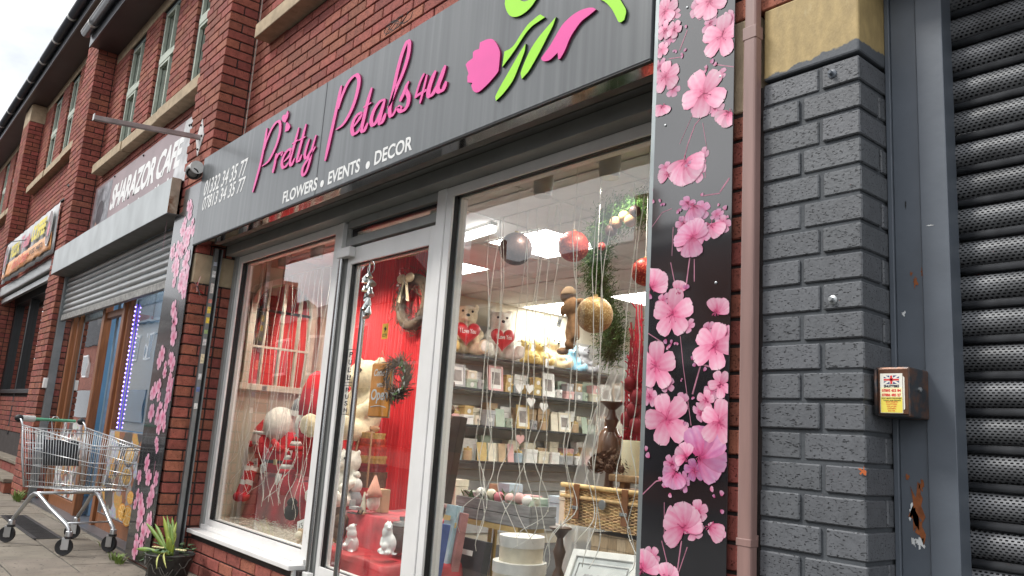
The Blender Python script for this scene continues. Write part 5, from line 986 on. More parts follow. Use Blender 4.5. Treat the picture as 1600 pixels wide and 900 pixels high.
for (tx, ty, Y, w_, m, bd) in ((255, 806, -.02, .011, LFY, (.01, 0, .02)), (261, 805, .02, .010, LFG, (0, 0, .02)), (269, 808, .06, .012, LFG, (.02, .02, .02)), (276, 815, .05, .011, LFY, (.02, 0, .0)), (228, 817, -.10, .010, LFG, (-.02, -.02, .05)), (242, 818, -.04, .010, LFG, (-.01, 0, .03)), (212, 858, -.14, .011, LFG, (-.01, -.03, .03)), (275, 832, .05, .010, LFY, (.02, 0, .02)), (264, 838, -.02, .016, LFY, (0, -.01, .0)), (272, 850, .0, .007, LFY, (0, 0, .02)), (266, 818, 0, .010, LFG, (.02, 0, .02))): strap(pb + Vector((rg.uniform(-.02, .02), rg.uniform(-.02, .02), 0)), pp(tx, ty, Y), bd, w_, m)
for (tx, ty, Y) in ((245, 889, -.16), (260, 888, -.14)): strap(pb, pp(tx, ty, Y), (0, -.06, .09), .007, mat('pale_stalk', (.42, .44, .12), .5))
for k in range(46):
    a = rg.uniform(0, 6.28); r_ = rg.uniform(.05, .165); c = pc + Vector((r_ * math.cos(a), r_ * math.sin(a), .172 + rg.uniform(-.03, .045) - (r_ - .1) * .25)); d = Vector((math.cos(a), math.sin(a), rg.uniform(-.3, .5))).normalized(); s_ = d.cross(Vector((0, 0, 1))).normalized(); L_ = rg.uniform(.03, .05); q = MB(); W_ = L_ * .62
    q.add([c, c + d * L_ * .5 + s_ * W_ * .7 + Vector((0, 0, .006)), c + d * L_ * 1.1 + s_ * W_ * .3, c + d * L_ * 1.15 - s_ * W_ * .3, c + d * L_ * .5 - s_ * W_ * .7 + Vector((0, 0, .006)), c + d * L_ * .6], [(0, 5, 1), (1, 5, 2), (2, 5, 3), (3, 5, 4), (4, 5, 0)]); q.build('leaf', PRIM, PP, smooth=True, solid=.001)
for k in range(12):
    a = rg.choice((rg.uniform(3, 4.2), rg.uniform(-.4, .5))); r_ = rg.uniform(.06, .13); c = pc + Vector((r_ * math.cos(a), r_ * math.sin(a), .20)); q = MB()
    for j in range(5): b = j * 1.257; q.ball(c + Vector((.011 * math.cos(b), .011 * math.sin(b), .002)), (.009, .009, .004), 7, 4)
    q.build('flower', mat('primula_petal', (.62, .58, .30), .5), PP, smooth=True)
# dark cables lying on the fascia top edge
CBL = thing('cable_tangle', 'tangle of thin black cable on the top edge of the fascia sign', 'cable', (-2.6, 0, 3)); p = onY(603, 47, .0); q = MB()
for k in range(4): q.tube([(p.x + .07 * math.cos(a) * (1 + .2 * k) + .03 * k, .03, p.z + .03 + .03 * math.sin(a * (1 + .3 * k) + k)) for a in [j * .5 for j in range(13)]], .0018, 5)
q.build('cable', GASK, CBL, smooth=True)
# ================================================================ SHOP INTERIOR
RX0, RX1, RY0, RY1, RZ = -5.34, -.40, .402, 6.2, 2.40
RM_ = thing('shop_room', 'cream walled interior of the flower shop with a white tiled ceiling', 'room', (-2.9, 3, 0)); 
CREAM = mat('cream_wall', (.60, .54, .43), .8, var=.05, vs=2); SLAT = mat('grey_white_slatwall', (.47, .46, .44), .6, var=.05); CEIL = mat('ceiling_tile', (.70, .69, .66), .9, var=.04, bump=.3, bs=200); GRIDM = mat('ceiling_grid', (.6, .6, .58), .5)
rbox('side_wall', CREAM, RM_, RX0 - .1, RX0, RY0, RY1, 0, RZ + .1, 0); rbox('side_wall', CREAM, RM_, RX1, RX1 + .1, RY0, RY1, 0, RZ + .1, 0); rbox('back_wall', CREAM, RM_, RX0, RX1, RY1, RY1 + .1, 0, RZ + .1, 0)
rbox('floor', mat('grey_shop_floor', (.09, .09, .092), .5, var=.2, vs=4), RM_, RX0 - .05, RX1 + .05, RY0, RY1, -.02, .03, 0)
LEDM = mat('lit_ceiling_panel', (1, 1, 1), .5, emit=13, ecol=(1, .98, .94))
panels = [(-5.30, 3.44), (-4.72, 1.46), (-3.42, 1.44), (-2.1, 1.44), (-4.10, 3.44), (-2.9, 3.44), (-1.7, 3.44), (-4.1, 5.3), (-2.3, 5.3)]
holes = [(a, a + .6, b, b + .6) for a, b in panels]
xs = [RX0 + k * .6 for k in range(9)] + [RX1]; 
q = MB(); slab_holes(q, RX0, RX1, RY0, RY1, RZ, RZ + .02, holes); q.v = [(x, z, y) for x, y, z in q.v]; q.build('ceiling', CEIL, RM_)
for x in [RX0 + .04 + k * .6 for k in range(9)]:
    if x < RX1: rbox('ceiling_tee', GRIDM, RM_, x - .012, x + .012, RY0, RY1, RZ - .004, RZ - .0005, 0)
for y in [.84 + k * .6 for k in range(9)]: rbox('ceiling_tee', GRIDM, RM_, RX0, RX1, y - .012, y + .012, RZ - .008, RZ - .0045, 0)
for i, (a, b) in enumerate(panels):
    o = rbox('ceiling_light', LEDM, None, a + .012, a + .588, b + .012, b + .588, RZ + .002, RZ + .012, 0); tag(o, ('square lit ceiling panel %s' % ('furthest left above the shelves', 'above the left display seen through the door', 'behind the dark brown bauble', 'nearest the hanging garland', 'second deep row over the shelves', 'third deep row', 'deep row by the right wall', 'at the back of the shop on the left', 'at the back of the shop on the right')[i]), 'ceiling light', 'lit ceiling panels in the shop')
# slatwall with shelves on the left side wall
SW = thing('slatwall_unit', 'grey slatted wall of the shop carrying four stocked shelves', 'shelving', (RX0, 3, 0)); sy0, sy1 = 1.35, 5.4
for k in range(20): rbox('slat', SLAT, SW, RX0 + .001, RX0 + .02, sy0, sy1, .15 + k * .1, .15 + k * .1 + .088, 0)
SHZ = (1.80, 1.495, 1.16, .835); SHM = mat('pale_shelf', (.55, .55, .53), .4, var=.05)
for z in SHZ: rbox('shelf', SHM, SW, RX0 + .02, RX0 + .30, sy0, sy1, z - .018, z, .002); rbox('shelf_edge', mat('dark_shelf_lip', (.05, .05, .05), .5), SW, RX0 + .3005, RX0 + .306, sy0, sy1, z - .02, z + .001, 0)
def hit(px, py, X): return onX(px, py, X)
def S_(p): return (Vector(p) - CAM).dot(_f) / FPX
PAST = {'cream': (.72, .66, .52), 'white': (.78, .77, .73), 'sage green': (.40, .48, .38), 'blush pink': (.70, .42, .40), 'grey': (.40, .40, .40), 'tan': (.50, .36, .22), 'pale blue': (.42, .52, .58), 'gold': (.55, .40, .16), 'charcoal': (.06, .06, .065), 'rose': (.55, .16, .20)}
def cm(c): return mat('stock_' + c.replace(' ', '_'), PAST[c], .5, var=.08, vs=20)
PRN = mat('photo_insert', (.24, .21, .19), .4, var=.35, vs=11)
ORD = ['first', 'second', 'third', 'fourth', 'fifth', 'sixth', 'seventh', 'eighth', 'ninth', 'tenth', 'eleventh', 'twelfth', 'thirteenth', 'fourteenth', 'fifteenth', 'sixteenth', 'seventeenth', 'eighteenth']
SHN = ('teddy', 'upper', 'middle', 'lowest'); SXF = RX0 + .30
def gift_box(lab, cat, c, x1, y0, y1, z, h, d=None, lid=True, nm='gift_box'):
    t = thing(nm, lab, cat, (x1 - .05, (y0 + y1) / 2, z)); d = d or (y1 - y0); rbox('box', cm(c), t, x1 - d, x1, y0, y1, z, z + h * (.72 if lid else 1), .003)
    if lid: rbox('lid', cm(c), t, x1 - d - .003, x1 + .003, y0 - .003, y1 + .003, z + h * .73, z + h, .003); q = MB(); q.prism([(x1 + .004, (y0 + y1) / 2 + .022 * math.cos(k * .5236), z + h * .4 + .022 * math.sin(k * .5236)) for k in range(12)], (.001, 0, 0)); q.build('seal_label', cm('white'), t)
    return t
def mug(lab, c, x, y, z, hh=.088):
    t = thing('mug', lab, 'mug', (x, y, z), 'mugs on the shelves'); q = MB(); r_ = .04; q.lathe([(r_ * .9, 0), (r_, .006), (r_, hh), (r_ * .92, hh), (r_ * .9, .01), (0, .01)], (x, y, z), 18); q.build('body', cm(c), t, smooth='auto')
    q = MB(); q.tube([(x + .01, y - r_ * .95 - .024 * math.sin(a), z + hh * .5 + .028 * math.cos(a)) for a in [math.pi * k / 8 for k in range(9)]], .006, 6); q.build('handle', cm(c), t, smooth=True); text('lettering', random.choice(('Mr', 'Mrs', 'M', 'B', 'W')), (x + r_ + .001, y - .018, z + .025), (0, .036, 0), (0, 0, .035), blk, t, .0, 0, .0004); return t
def photo_frame(lab, c, x1, y0, y1, z, h, nm='photo_frame'):
    t = thing(nm, lab, 'photo frame', (x1, (y0 + y1) / 2, z), 'photo frames on the shelves'); w_ = .022; q = MB(); lean = .03
    def P(y, zz_): return (x1 - lean * (zz_ - z) / h, y, zz_)
    for (a, b, c0, d0) in ((y0, y0 + w_, z, z + h), (y1 - w_, y1, z, z + h), (y0 + w_, y1 - w_, z + h - w_, z + h), (y0 + w_, y1 - w_, z, z + w_)): q.prism([P(a, c0), P(b, c0), P(b, d0), P(a, d0)], (-.015, 0, 0))
    q.build('frame', cm(c), t); MB().prism([P(y0 + w_, z + w_), P(y1 - w_, z + w_), P(y1 - w_, z + h - w_), P(y0 + w_, z + h - w_)], (-.006, 0, 0)).v
    q = MB(); q.prism([Vector(P(a, b)) - Vector((.004, 0, 0)) for a, b in ((y0 + w_, z + w_), (y1 - w_, z + w_), (y1 - w_, z + h - w_), (y0 + w_, z + h - w_))], (-.003, 0, 0)); q.build('mount', cm('white'), t)
    q = MB(); yy, hh = (y1 - y0) * .28, h * .25; q.prism([Vector(P((y0 + y1) / 2 + a * yy, z + h / 2 + b * hh)) + Vector((-.002, 0, 0)) for a, b in ((-1, -1), (1, -1), (1, 1), (-1, 1))], (-.002, 0, 0)); q.build('photo', PRN, t); return t
rs = random.Random(21); NICE = ['cream', 'white', 'sage green', 'blush pink', 'tan', 'pale blue', 'grey', 'gold']
def stock_row(r_, z, y, yend, top, kinds):
    i = 0
    while y < yend and i < 18:
        k = rs.choice(kinds); c = rs.choice(NICE); w_ = rs.uniform(.09, .15); where = 'on the %s shelf, %s from the window' % (SHN[r_], ORD[i])
        if k == 'mug': mug('%s mug %s' % (c, where), c, SXF - .06, y + .045, z); w_ = .115
        elif k == 'frame': w_ = rs.uniform(.15, .21); photo_frame('%s photo frame %s' % (c, where), c, SXF - .03, y, y + w_, z, min(top, rs.uniform(.18, .24)))
        elif k == 'box': gift_box('%s lidded gift box %s' % (c, where), 'gift box', c, SXF - rs.uniform(.01, .05), y, y + w_, z, min(top, rs.uniform(.08, .16)))
        elif k == 'stack':
            h = rs.uniform(.08, .1); gift_box('lower %s gift box of a stack, %s shelf, %s from the window' % (c, SHN[r_], ORD[i]), 'gift box', c, SXF - .03, y, y + w_, z, h); c2 = rs.choice(NICE); gift_box('upper %s gift box of a stack, %s shelf, %s from the window' % (c2, SHN[r_], ORD[i]), 'gift box', c2, SXF - .035, y + .01, y + w_ - .008, z + h, h * .95)
        elif k == 'card': o = MB().prism([(SXF - .03, y, z), (SXF - .03, y + w_ * .8, z), (SXF - .06, y + w_ * .8, z + .17), (SXF - .06, y, z + .17)], (-.003, 0, 0)).build('greeting_card', [cm(c)]); tag(o, '%s greeting card propped %s' % (c, where), 'card', 'cards on the shelves'); w_ *= .85
        elif k == 'jar':
            t = thing('candle_jar', '%s candle jar %s' % (c, where), 'jar', (SXF - .07, y + .05, z)); q = MB(); q.lathe([(.04, 0), (.045, .01), (.045, .08), (.036, .09)], (SXF - .07, y + .05, z), 16); q.build('jar', cm(c), t, smooth='auto'); q = MB(); q.lathe([(.04, .0905), (.04, .11), (.01, .112), (.012, .125)], (SXF - .07, y + .05, z), 16); q.build('lid', cm('gold'), t, smooth='auto'); w_ = .11
        y += w_ + rs.uniform(.008, .03); i += 1
stock_row(1, SHZ[1], 2.42, 4.9, .27, ('mug', 'frame', 'frame', 'stack', 'mug', 'box')); stock_row(2, SHZ[2], 2.35, 4.9, .28, ('box', 'card', 'mug', 'jar', 'stack', 'frame', 'card')); stock_row(3, SHZ[3], 2.3, 4.9, .28, ('box', 'jar', 'stack', 'box', 'card', 'jar'))
def back_row(r_, z, y, yend):
    i = 0
    while y < yend and i < 14:
        c = rs.choice(('cream', 'white', 'cream', 'white', 'blush pink', 'sage green', 'tan')); w_ = rs.uniform(.10, .17); gift_box('%s box at the back of the %s shelf, %s from the window' % (c, SHN[r_], ORD[i]), 'gift box', c, SXF - .15, y, y + w_, z, rs.uniform(.15, .24), .09, nm='gift_box'); y += w_ + rs.uniform(.02, .09); i += 1
for r_ in (1, 2, 3): back_row(r_, SHZ[r_], 2.38, 4.6)
# heart ornaments hung from the shelf lips
for i, (px, py, c) in enumerate(((812, 606, 'white'), (828, 607, 'white'), (813, 686, 'blush pink'), (850, 636, 'white'), (830, 628, 'white'))):
    p = onX(px, py, SXF + .02); q = MB(); pts = []
    for k in range(24): a = 2 * math.pi * k / 24; pts.append((p.x, p.y + .055 * math.sin(a) ** 3, p.z + .0034 * (13 * math.cos(a) - 5 * math.cos(2 * a) - 2 * math.cos(3 * a) - math.cos(4 * a))))
    t = thing('heart_ornament', '%s heart ornament hanging in front of the shelves, %s' % (c, ('left of the upper pair', 'right of the upper pair', 'low and pink tinted', 'below the price card', 'small one under the pair')[i]), 'ornament', p, 'heart ornaments'); q.prism(pts, (-.008, 0, 0)); q.build('heart', cm(c), t); MB().tube([(p.x, p.y, p.z + .03), (p.x, p.y, p.z + .12)], .0015, 4).build('cord', cm('tan'), t)
# ---------------------------------------------------------------- plush toys
def plush(name, lab, cat, base, s, m, yaw=0, sit=True, extras=None, group=None, muzzle=True, ear=1., pm=None, legs=True):
    t = thing(name, lab, cat, base, group); M_ = Matrix.Rotation(yaw, 3, 'Z'); b = Vector(base)
    def P(x, y, z): return b + M_ @ Vector((x, y, z)) * s
    q = MB(); q.ball(P(0, 0, .27), (.19 * s, .17 * s, .25 * s), 16, 10); q.ball(P(.02, 0, .62), (.185 * s, .19 * s, .175 * s), 16, 10)
    if muzzle: q.ball(P(.17, 0, .575), (.085 * s, .09 * s, .075 * s), 12, 8)
    for e in (-1, 1):
        q.ball(P(-.01, e * .155, .765), (.04 * s * ear, .065 * s * ear, .068 * s * ear), 10, 7)
        q.tube([P(.03, e * .15, .43), P(.14, e * .23, .33), P(.24, e * .16, .27)], [.07 * s, .07 * s, .065 * s], 10); q.ball(P(.25, e * .15, .265), .07 * s, 10, 7)
        if legs: q.tube([P(.06, e * .13, .12), P(.25, e * .19, .09), P(.42, e * .24, .10)], [.1 * s, .095 * s, .09 * s], 10); q.ball(P(.45, e * .245, .125), (.07 * s, .09 * s, .125 * s), 12, 8, M_)
    o = q.build('body', m, t, smooth=True); rm = o.modifiers.new('remesh', 'REMESH'); rm.mode = 'VOXEL'; rm.voxel_size = max(.007, .03 * s); rm.use_smooth_shade = True
    sm_ = o.modifiers.new('smooth', 'SMOOTH'); sm_.factor = .5; sm_.iterations = 4
    if muzzle: q = MB(); q.ball(P(.255, 0, .605), (.024 * s, .035 * s, .024 * s), 10, 6); q.build('nose', GASK, t, smooth=True)
    for e in (-1, 1):
        q = MB(); q.ball(P(.18, e * .075, .675), .02 * s, 8, 6); q.build('eye', GASK, t, smooth=True)
        if legs: q = MB(); q.ball(P(.515, e * .245, .125), (.012 * s, .06 * s, .085 * s), 10, 6, M_); q.build('foot_pad', pm or m, t, smooth=True)
    if extras == 'heart':
        q = MB(); n_ = 30; hp = []
        for k in range(n_): a = 2 * math.pi * k / n_; hp.append((.2 * s * math.sin(a) ** 3, .0127 * s * (13 * math.cos(a) - 5 * math.cos(2 * a) - 2 * math.cos(3 * a) - math.cos(4 * a))))
        vs = []; c0 = P(.29, 0, .33)
        for l, (k, dx) in enumerate(((1, 0), (.93, .035), (.7, .065), (.35, .08), (.02, .085))):
            for (a, c) in hp: vs.append(c0 + M_ @ Vector((dx * s, a * k, c * k)))
        q.add(vs, [(l * n_ + i, l * n_ + (i + 1) % n_, (l + 1) * n_ + (i + 1) % n_, (l + 1) * n_ + i) for l in range(4) for i in range(n_)]); q.build('heart_cushion', HRED, t, smooth=True); text('lettering', 'I Love You', c0 + M_ @ Vector((.088 * s, -.12 * s, -.02 * s)), M_ @ Vector((0, .24 * s, 0)), (0, 0, .07 * s), cm('white'), t, .01, 0, .001)
    return t
HRED = mat('red_satin', (.50, .012, .02), .35, var=.12, vs=20, sheen=.4); PCR = mat('cream_plush', (.70, .58, .38), .95, var=.12, vs=40, bump=.8, bs=220, sheen=.3); PWH = mat('white_plush', (.76, .71, .62), .95, var=.1, vs=40, bump=.8, bs=220, sheen=.3); PBR = mat('brown_plush', (.32, .17, .08), .95, var=.15, vs=40, bump=.8, bs=200); PGR = mat('grey_plush', (.30, .30, .31), .95, var=.2, bump=.8, bs=200); PBL = mat('pale_blue_plush', (.28, .50, .62), .95, var=.12, bump=.8, bs=200); PYE = mat('golden_plush', (.62, .46, .18), .95, var=.15, bump=.8, bs=200); PPK = mat('pink_pad', (.62, .36, .33), .9)
yawS = R(-12); zs = SHZ[0]
def shelf_plush(px, s, nm, lab, m, yaw=-.3, ex=None, X=None, z=None, **k):
    X = X or RX0 + .12; zz_ = zs if z is None else z; y = onX(px, 545, X).y; return plush(nm, lab, 'teddy bear', (X, y, zz_), s, m, yaw, extras=ex, group='soft toys on the top shelf', **k)
shelf_plush(724, .62, 'teddy_bear', 'large cream teddy bear holding a red heart, left of the pair', PCR, -.5, 'heart', pm=PWH); shelf_plush(778, .62, 'teddy_bear', 'large pale teddy bear holding a red heart, right of the pair', PWH, -.45, 'heart', pm=PWH)
shelf_plush(690, .45, 'teddy_bear', 'smaller golden teddy with a red heart at the window end of the top shelf', PYE, -.5, 'heart')
shelf_plush(822, .30, 'teddy_bear', 'small golden teddy beside the big pale bear', PYE, -.4, X=RX0 + .2); shelf_plush(842, .32, 'teddy_bear', 'small golden teddy with a darker snout in mid shelf', PYE, -.2, X=RX0 + .2); shelf_plush(864, .42, 'teddy_bear', 'yellow cream teddy sitting upright right of the small ones', PCR, -.2, X=RX0 + .16); shelf_plush(893, .34, 'teddy_bear', 'pale blue teddy near the gold bauble', PBL, -.2, X=RX0 + .16); shelf_plush(912, .36, 'teddy_bear', 'grey blue teddy furthest along the top shelf', PGR, -.2, X=RX0 + .16)
# ---------------------------------------------------------------- window baubles
def glitter(name, c, c2):
    m = mat(name, c, .45, .35, var=.2, vs=120); n, L, b = nd(m); src = b.inputs['Base Color'].links[0].from_socket; g = n.new('ShaderNodeNewGeometry'); v = n.new('ShaderNodeTexVoronoi'); v.inputs['Scale'].default_value = 260; L(g.outputs['Position'], v.inputs['Vector']); r = n.new('ShaderNodeMapRange'); r.inputs[1].default_value = .62; r.inputs[2].default_value = .9; L(v.outputs['Color'], r.inputs[0])
    mi = n.new('ShaderNodeMixRGB'); mi.inputs[2].default_value = (*c2, 1); L(r.outputs[0], mi.inputs[0]); L(src, mi.inputs[1]); L(mi.outputs[0], b.inputs['Base Color']); bp = n.new('ShaderNodeBump'); bp.inputs['Strength'].default_value = .8; bp.inputs['Distance'].default_value = .003; L(v.outputs['Color'], bp.inputs['Height']); L(bp.outputs[0], b.inputs['Normal']); return m
GLR, GLG, GLB = glitter('red_glitter', (.36, .012, .01), (.9, .2, .08)), glitter('gold_glitter', (.42, .24, .08), (.85, .66, .34)), glitter('bronze_glitter', (.045, .02, .017), (.14, .07, .05))
def bauble(lab, m, px, py, rp, Y):
    p = onY(px, py, Y); r_ = rp * S_(p); t = thing('bauble', lab, 'bauble', p, 'large glitter baubles in the right window'); q = MB(); q.ball(p, r_, 28, 18); q.build('ball', m, t, smooth=True); q = MB(); q.lathe([(r_ * .14, r_ * .96), (r_ * .14, r_ * 1.1), (r_ * .05, r_ * 1.12)], p, 12); q.build('cap', cm('gold'), t, smooth='auto'); q = MB(); q.tube([p + Vector((0, 0, r_ * 1.1)), Vector((p.x, p.y, RZ))], .0015, 4); q.build('thread', cm('white'), t)
bauble('dark bronze glitter bauble hanging in the right window', GLB, 806, 389, 26, .70); bauble('red glitter bauble hanging beside the fir garland', GLR, 896, 385, 24.5, .70); bauble('gold glitter bauble hanging below the garland', GLG, 929, 492, 29, .66); bauble('red glitter bauble half hidden by the right window edge', GLR, 1008, 425, 22, .75)
# brown reindeer plush
p = onY(893, 505, .85); RD = thing('hanging_plush', 'brown plush toy with a floppy hat hanging beside the gold bauble', 'soft toy', p); sp = S_(p); q = MB()
def rp_(px, py, d=0): return onY(px, py, .85 + d)
q.ball(rp_(893, 480), (15 * sp, 13 * sp, 17 * sp), 12, 8); q.ball(rp_(886, 462), (12 * sp, 11 * sp, 12 * sp), 12, 8); q.tube([rp_(895, 495), rp_(890, 520), rp_(893, 535)], 7.5 * sp, 9); q.tube([rp_(897, 495), rp_(899, 520), rp_(899, 530)], 7.5 * sp, 9); q.ball(rp_(891, 538), (9 * sp, 9 * sp, 8 * sp), 10, 7); q.ball(rp_(879, 549), (12 * sp, 9 * sp, 6 * sp), 10, 7); q.tube([rp_(896, 472), rp_(910, 470), rp_(915, 482)], 5 * sp, 8)
o = q.build('body', PBR, RD, smooth=True); rm = o.modifiers.new('r', 'REMESH'); rm.mode = 'VOXEL'; rm.voxel_size = .008; rm.use_smooth_shade = True
q = MB(); q.lathe([(13 * sp, 0), (12.5 * sp, 3 * sp), (10 * sp, 10 * sp), (5 * sp, 14 * sp), (0, 15 * sp)], rp_(889, 462), 16); q.build('hat', mat('tan_felt', (.36, .25, .16), .95), RD, smooth=True); q = MB(); q.ball(rp_(880, 485), (6 * sp, 5 * sp, 9 * sp), 9, 6); q.build('ear', PBR, RD, smooth=True)
def tagcard(lab, s, px, py, Y, w_, h, tilt=0, X=None):
    p = onY(px, py, Y) if X is None else onX(px, py, X); M_ = Matrix.Rotation(tilt, 3, 'Y'); t = thing('price_card', lab, 'price card', p, 'handwritten price cards'); U = M_ @ Vector((w_, 0, 0)) if X is None else Vector((0, w_, 0)); V = M_ @ Vector((0, 0, h)); O = Vector(p) - U / 2 - V / 2; N = U.cross(V).normalized(); q = MB(); q.prism([O, O + U, O + U + V, O + V], -N * .0015); q.build('card', wp, t); text('lettering', s, O + U * .22 + V * .25 + N * .0002, U * .56, V * .5, blk, t, 0, 0, .0005)
tagcard('white price tag on the hanging brown plush', '£8', 874, 503, .83, .03, .05, .3); tagcard('white price card on the edge of the teddy shelf', '£9.99', 859, 568, 0, .12, .09, X=SXF + .03)
# ---------------------------------------------------------------- fir garland
GA = thing('fir_garland', 'green fir garland with small baubles draped down the right window', 'garland', onY(950, 360, .9)); rgn = random.Random(11); path = [onY(a, b, c) for a, b, c in ((1030, 318, .85), (1000, 328, .85), (970, 335, .85), (948, 345, .85), (936, 375, .86), (930, 410, .88), (936, 450, .9), (950, 490, .92), (958, 530, .92), (952, 556, .92))]
NED = [mat('fir_needle_%d' % i, c, .7, var=.2) for i, c in enumerate(((.05, .14, .03), (.08, .20, .04), (.03, .09, .03), (.14, .24, .07)))]
qs = [MB() for _ in NED]; 
for i in range(len(path) - 1):
    for k in range(420):
        t = rgn.random(); c = path[i] * (1 - t) + path[i + 1] * t; d0 = Vector((rgn.gauss(0, 1), rgn.gauss(0, .7), rgn.gauss(0, 1))).normalized(); l0 = rgn.uniform(.04, .13); qn = qs[rgn.randrange(4)]
        for j in range(7):
            f = .2 + .8 * j / 7; b = c + d0 * l0 * f; e = (d0 * .7 + Vector((rgn.gauss(0, 1), rgn.gauss(0, 1), rgn.gauss(0, 1))).normalized()).normalized() * rgn.uniform(.015, .032); s_ = e.cross(Vector((.3, .5, .8))).normalized() * .0022; qn.add([b - s_, b + s_, b + e], [(0, 1, 2)])
for qn, m in zip(qs, NED): o = qn.build('needles', m, GA, fix=False); o['kind'] = 'stuff'
MB().tube(path, .012, 6).build('garland_stem', mat('stem_brown', (.08, .05, .03), .9), GA)
for px, py, r_, m in ((962, 348, .03, PBR), (975, 338, .026, cm('gold')), (992, 330, .028, GLB), (940, 385, .02, GLR), (955, 360, .03, GLB), (985, 345, .03, PBR)): MB().ball(onY(px, py, .78), r_, 14, 9).build('small_bauble', m, GA, smooth=True)
# ---------------------------------------------------------------- hanging light strings
WIREW = mat('pale_fairy_wire', (.78, .76, .70), .35, var=.1); BULB = mat('fairy_bulb', (.85, .82, .72), .3); bme = MB().ball((0, 0, 0), .0038, 6, 4).mesh('bulb', BULB)
def strings(name, lab, xs_, Y, ztop, zbot, seed, curl=.05, wr=.0018):
    t = thing(name, lab, 'light string', (sum(xs_) / len(xs_), Y, zbot), 'fairy light strings in the shop windows'); rq = random.Random(seed); MB().tube([(min(xs_) - .04, Y, ztop), (max(xs_) + .04, Y, ztop + .01)], .002, 5).build('header_wire', WIREW, t)
    for x in xs_:
        pts = []; n_ = 34; ph = rq.uniform(0, 6); sx = 0; zb = zbot + rq.uniform(0, .12); amp = rq.uniform(.006, .014); am2 = rq.uniform(.02, .09); fr2 = rq.uniform(14, 30)
        for k in range(n_ + 1):
            f = k / n_; lo = max(0, f - .5) * 2; sx += rq.gauss(0, .0022); pts.append((x + sx + amp * math.sin(f * 14 + ph) + lo ** 1.5 * am2 * math.sin(f * fr2 + ph * 3), Y + .012 * math.sin(f * 9 + ph) + lo * .04 * math.sin(f * 21 + ph), ztop + (zb - ztop) * f + lo ** 2 * .03 * math.sin(f * 25 + ph)))
        pts2 = []
        for i in range(len(pts) - 1):
            p0, p1, p2, p3 = (Vector(pts[max(0, min(len(pts) - 1, i + d))]) for d in (-1, 0, 1, 2))
            for tt in (0, .5): pts2.append(.5 * ((2 * p1) + (p2 - p0) * tt + (2 * p0 - 5 * p1 + 4 * p2 - p3) * tt ** 2 + (3 * p1 - p0 - 3 * p2 + p3) * tt ** 3))
        MB().tube(pts2, wr, 4).build('strand', WIREW, t, smooth=True)
        for k in range(2, n_, 4): o = bpy.data.objects.new('bulb', bme); COL.objects.link(o); adopt(o, t); o.location = pts[k]
strings('fairy_light_string', 'curtain of pale fairy light wires hanging in the right window', [onY(px, 450, .50).x for px in (764, 770, 779, 783, 815, 823, 833, 846, 858, 866, 896, 903, 928, 940, 947, 984, 998)], .50, 2.12, .5, 5)
strings('fairy_light_string', 'curtain of pale fairy light wires hanging in the left window', [onY(px, 520, .52).x for px in (380, 387, 392, 399, 405, 412, 418, 427, 436, 441, 448, 455, 460, 466, 470, 478, 482, 486, 494, 498, 503, 511)], .52, 2.10, .42, 6)
# ---------------------------------------------------------------- right window display
YD = 1.0
WICK = mat('wicker_cane', (.72, .46, .22), .6, rnd=.2, var=.2, vs=30); LEATH = mat('tan_leather', (.30, .12, .045), .5, var=.2)
def hz(px, py, Y): return onY(px, py, Y)
def P1(px, py): return onY(px, py, .72)
HM = thing('wicker_hamper', 'woven wicker hamper with two leather straps in the right window', 'hamper', P1(940, 830)); a, b = P1(884, 757), P1(893, 826); hw0 = a.x; hw1 = -1.28; zt3 = (a.z); zb3 = P1(884, 818).z
ROWS = 26
for r_ in range(ROWS):
    z = zb3 + (zt3 - zb3) * (r_ + .5) / ROWS; ph = r_ % 2 * math.pi; n_ = 40; dz = (zt3 - zb3) / ROWS
    pts = [(hw0 + (hw1 - hw0) * k / n_, .72 + .006 * math.sin(k * math.pi / 2 + ph), z + random.uniform(-.001, .001)) for k in range(n_ + 1)] + [(hw1 + .006 * math.sin(k * math.pi / 2 + ph), .72 + .35 * k / 16, z) for k in range(1, 17)]
    MB().tube(pts, dz * .48, 5).build('cane', WICK, HM, smooth=True)
q = MB(); q.box(hw0 + .01, hw1 - .01, .735, 1.08, zb3, zt3 - .005); q.build('lining', mat('dark_wicker', (.16, .085, .04), .8), HM)
q = MB()
for k in range(21): x = hw0 + .004 + (hw1 - hw0) * k / 20.5; q.tube([(x, .7245, zb3), (x, .7245, zt3)], .004, 5)
q.build('stake', mat('dark_wicker', (.16, .085, .04), .8), HM); lidz = zb3 + (zt3 - zb3) * .72; MB().tube([(hw0 - .012, .708, lidz), (hw1 + .012, .708, lidz), (hw1 + .012, 1.07, lidz)], .009, 7).build('lid_rim', WICK, HM, smooth=True); MB().tube([(hw0 - .012, .708, zt3), (hw1 + .012, .708, zt3), (hw1 + .012, 1.07, zt3)], .011, 7).build('lid_rim', WICK, HM, smooth=True)
for px in (900, 976): x = onY(px, 790, .70).x; rbox('strap', LEATH, HM, x - .018, x + .018, .697, .703, zb3 + (zt3 - zb3) * .18, zt3 + .01, .002); rbox('buckle', STEEL, HM, x - .02, x + .02, .692, .6965, zb3 + (zt3 - zb3) * .42, zb3 + (zt3 - zb3) * .50, .001)
q = MB(); q.lathe([(.022, 0), (.02, .006), (.006, .008)], (onY(941, 790, .70).x, .702, onY(941, 789, .70).z), 14, Matrix.Rotation(R(90), 3, 'X')); q.build('clasp', STEEL, HM, smooth='auto')
PL = thing('parquet_plinth', 'pale wood block plinth standing under the wicker hamper', 'plinth', (-1.6, .85, .1)); pz0 = .12; bw = .075
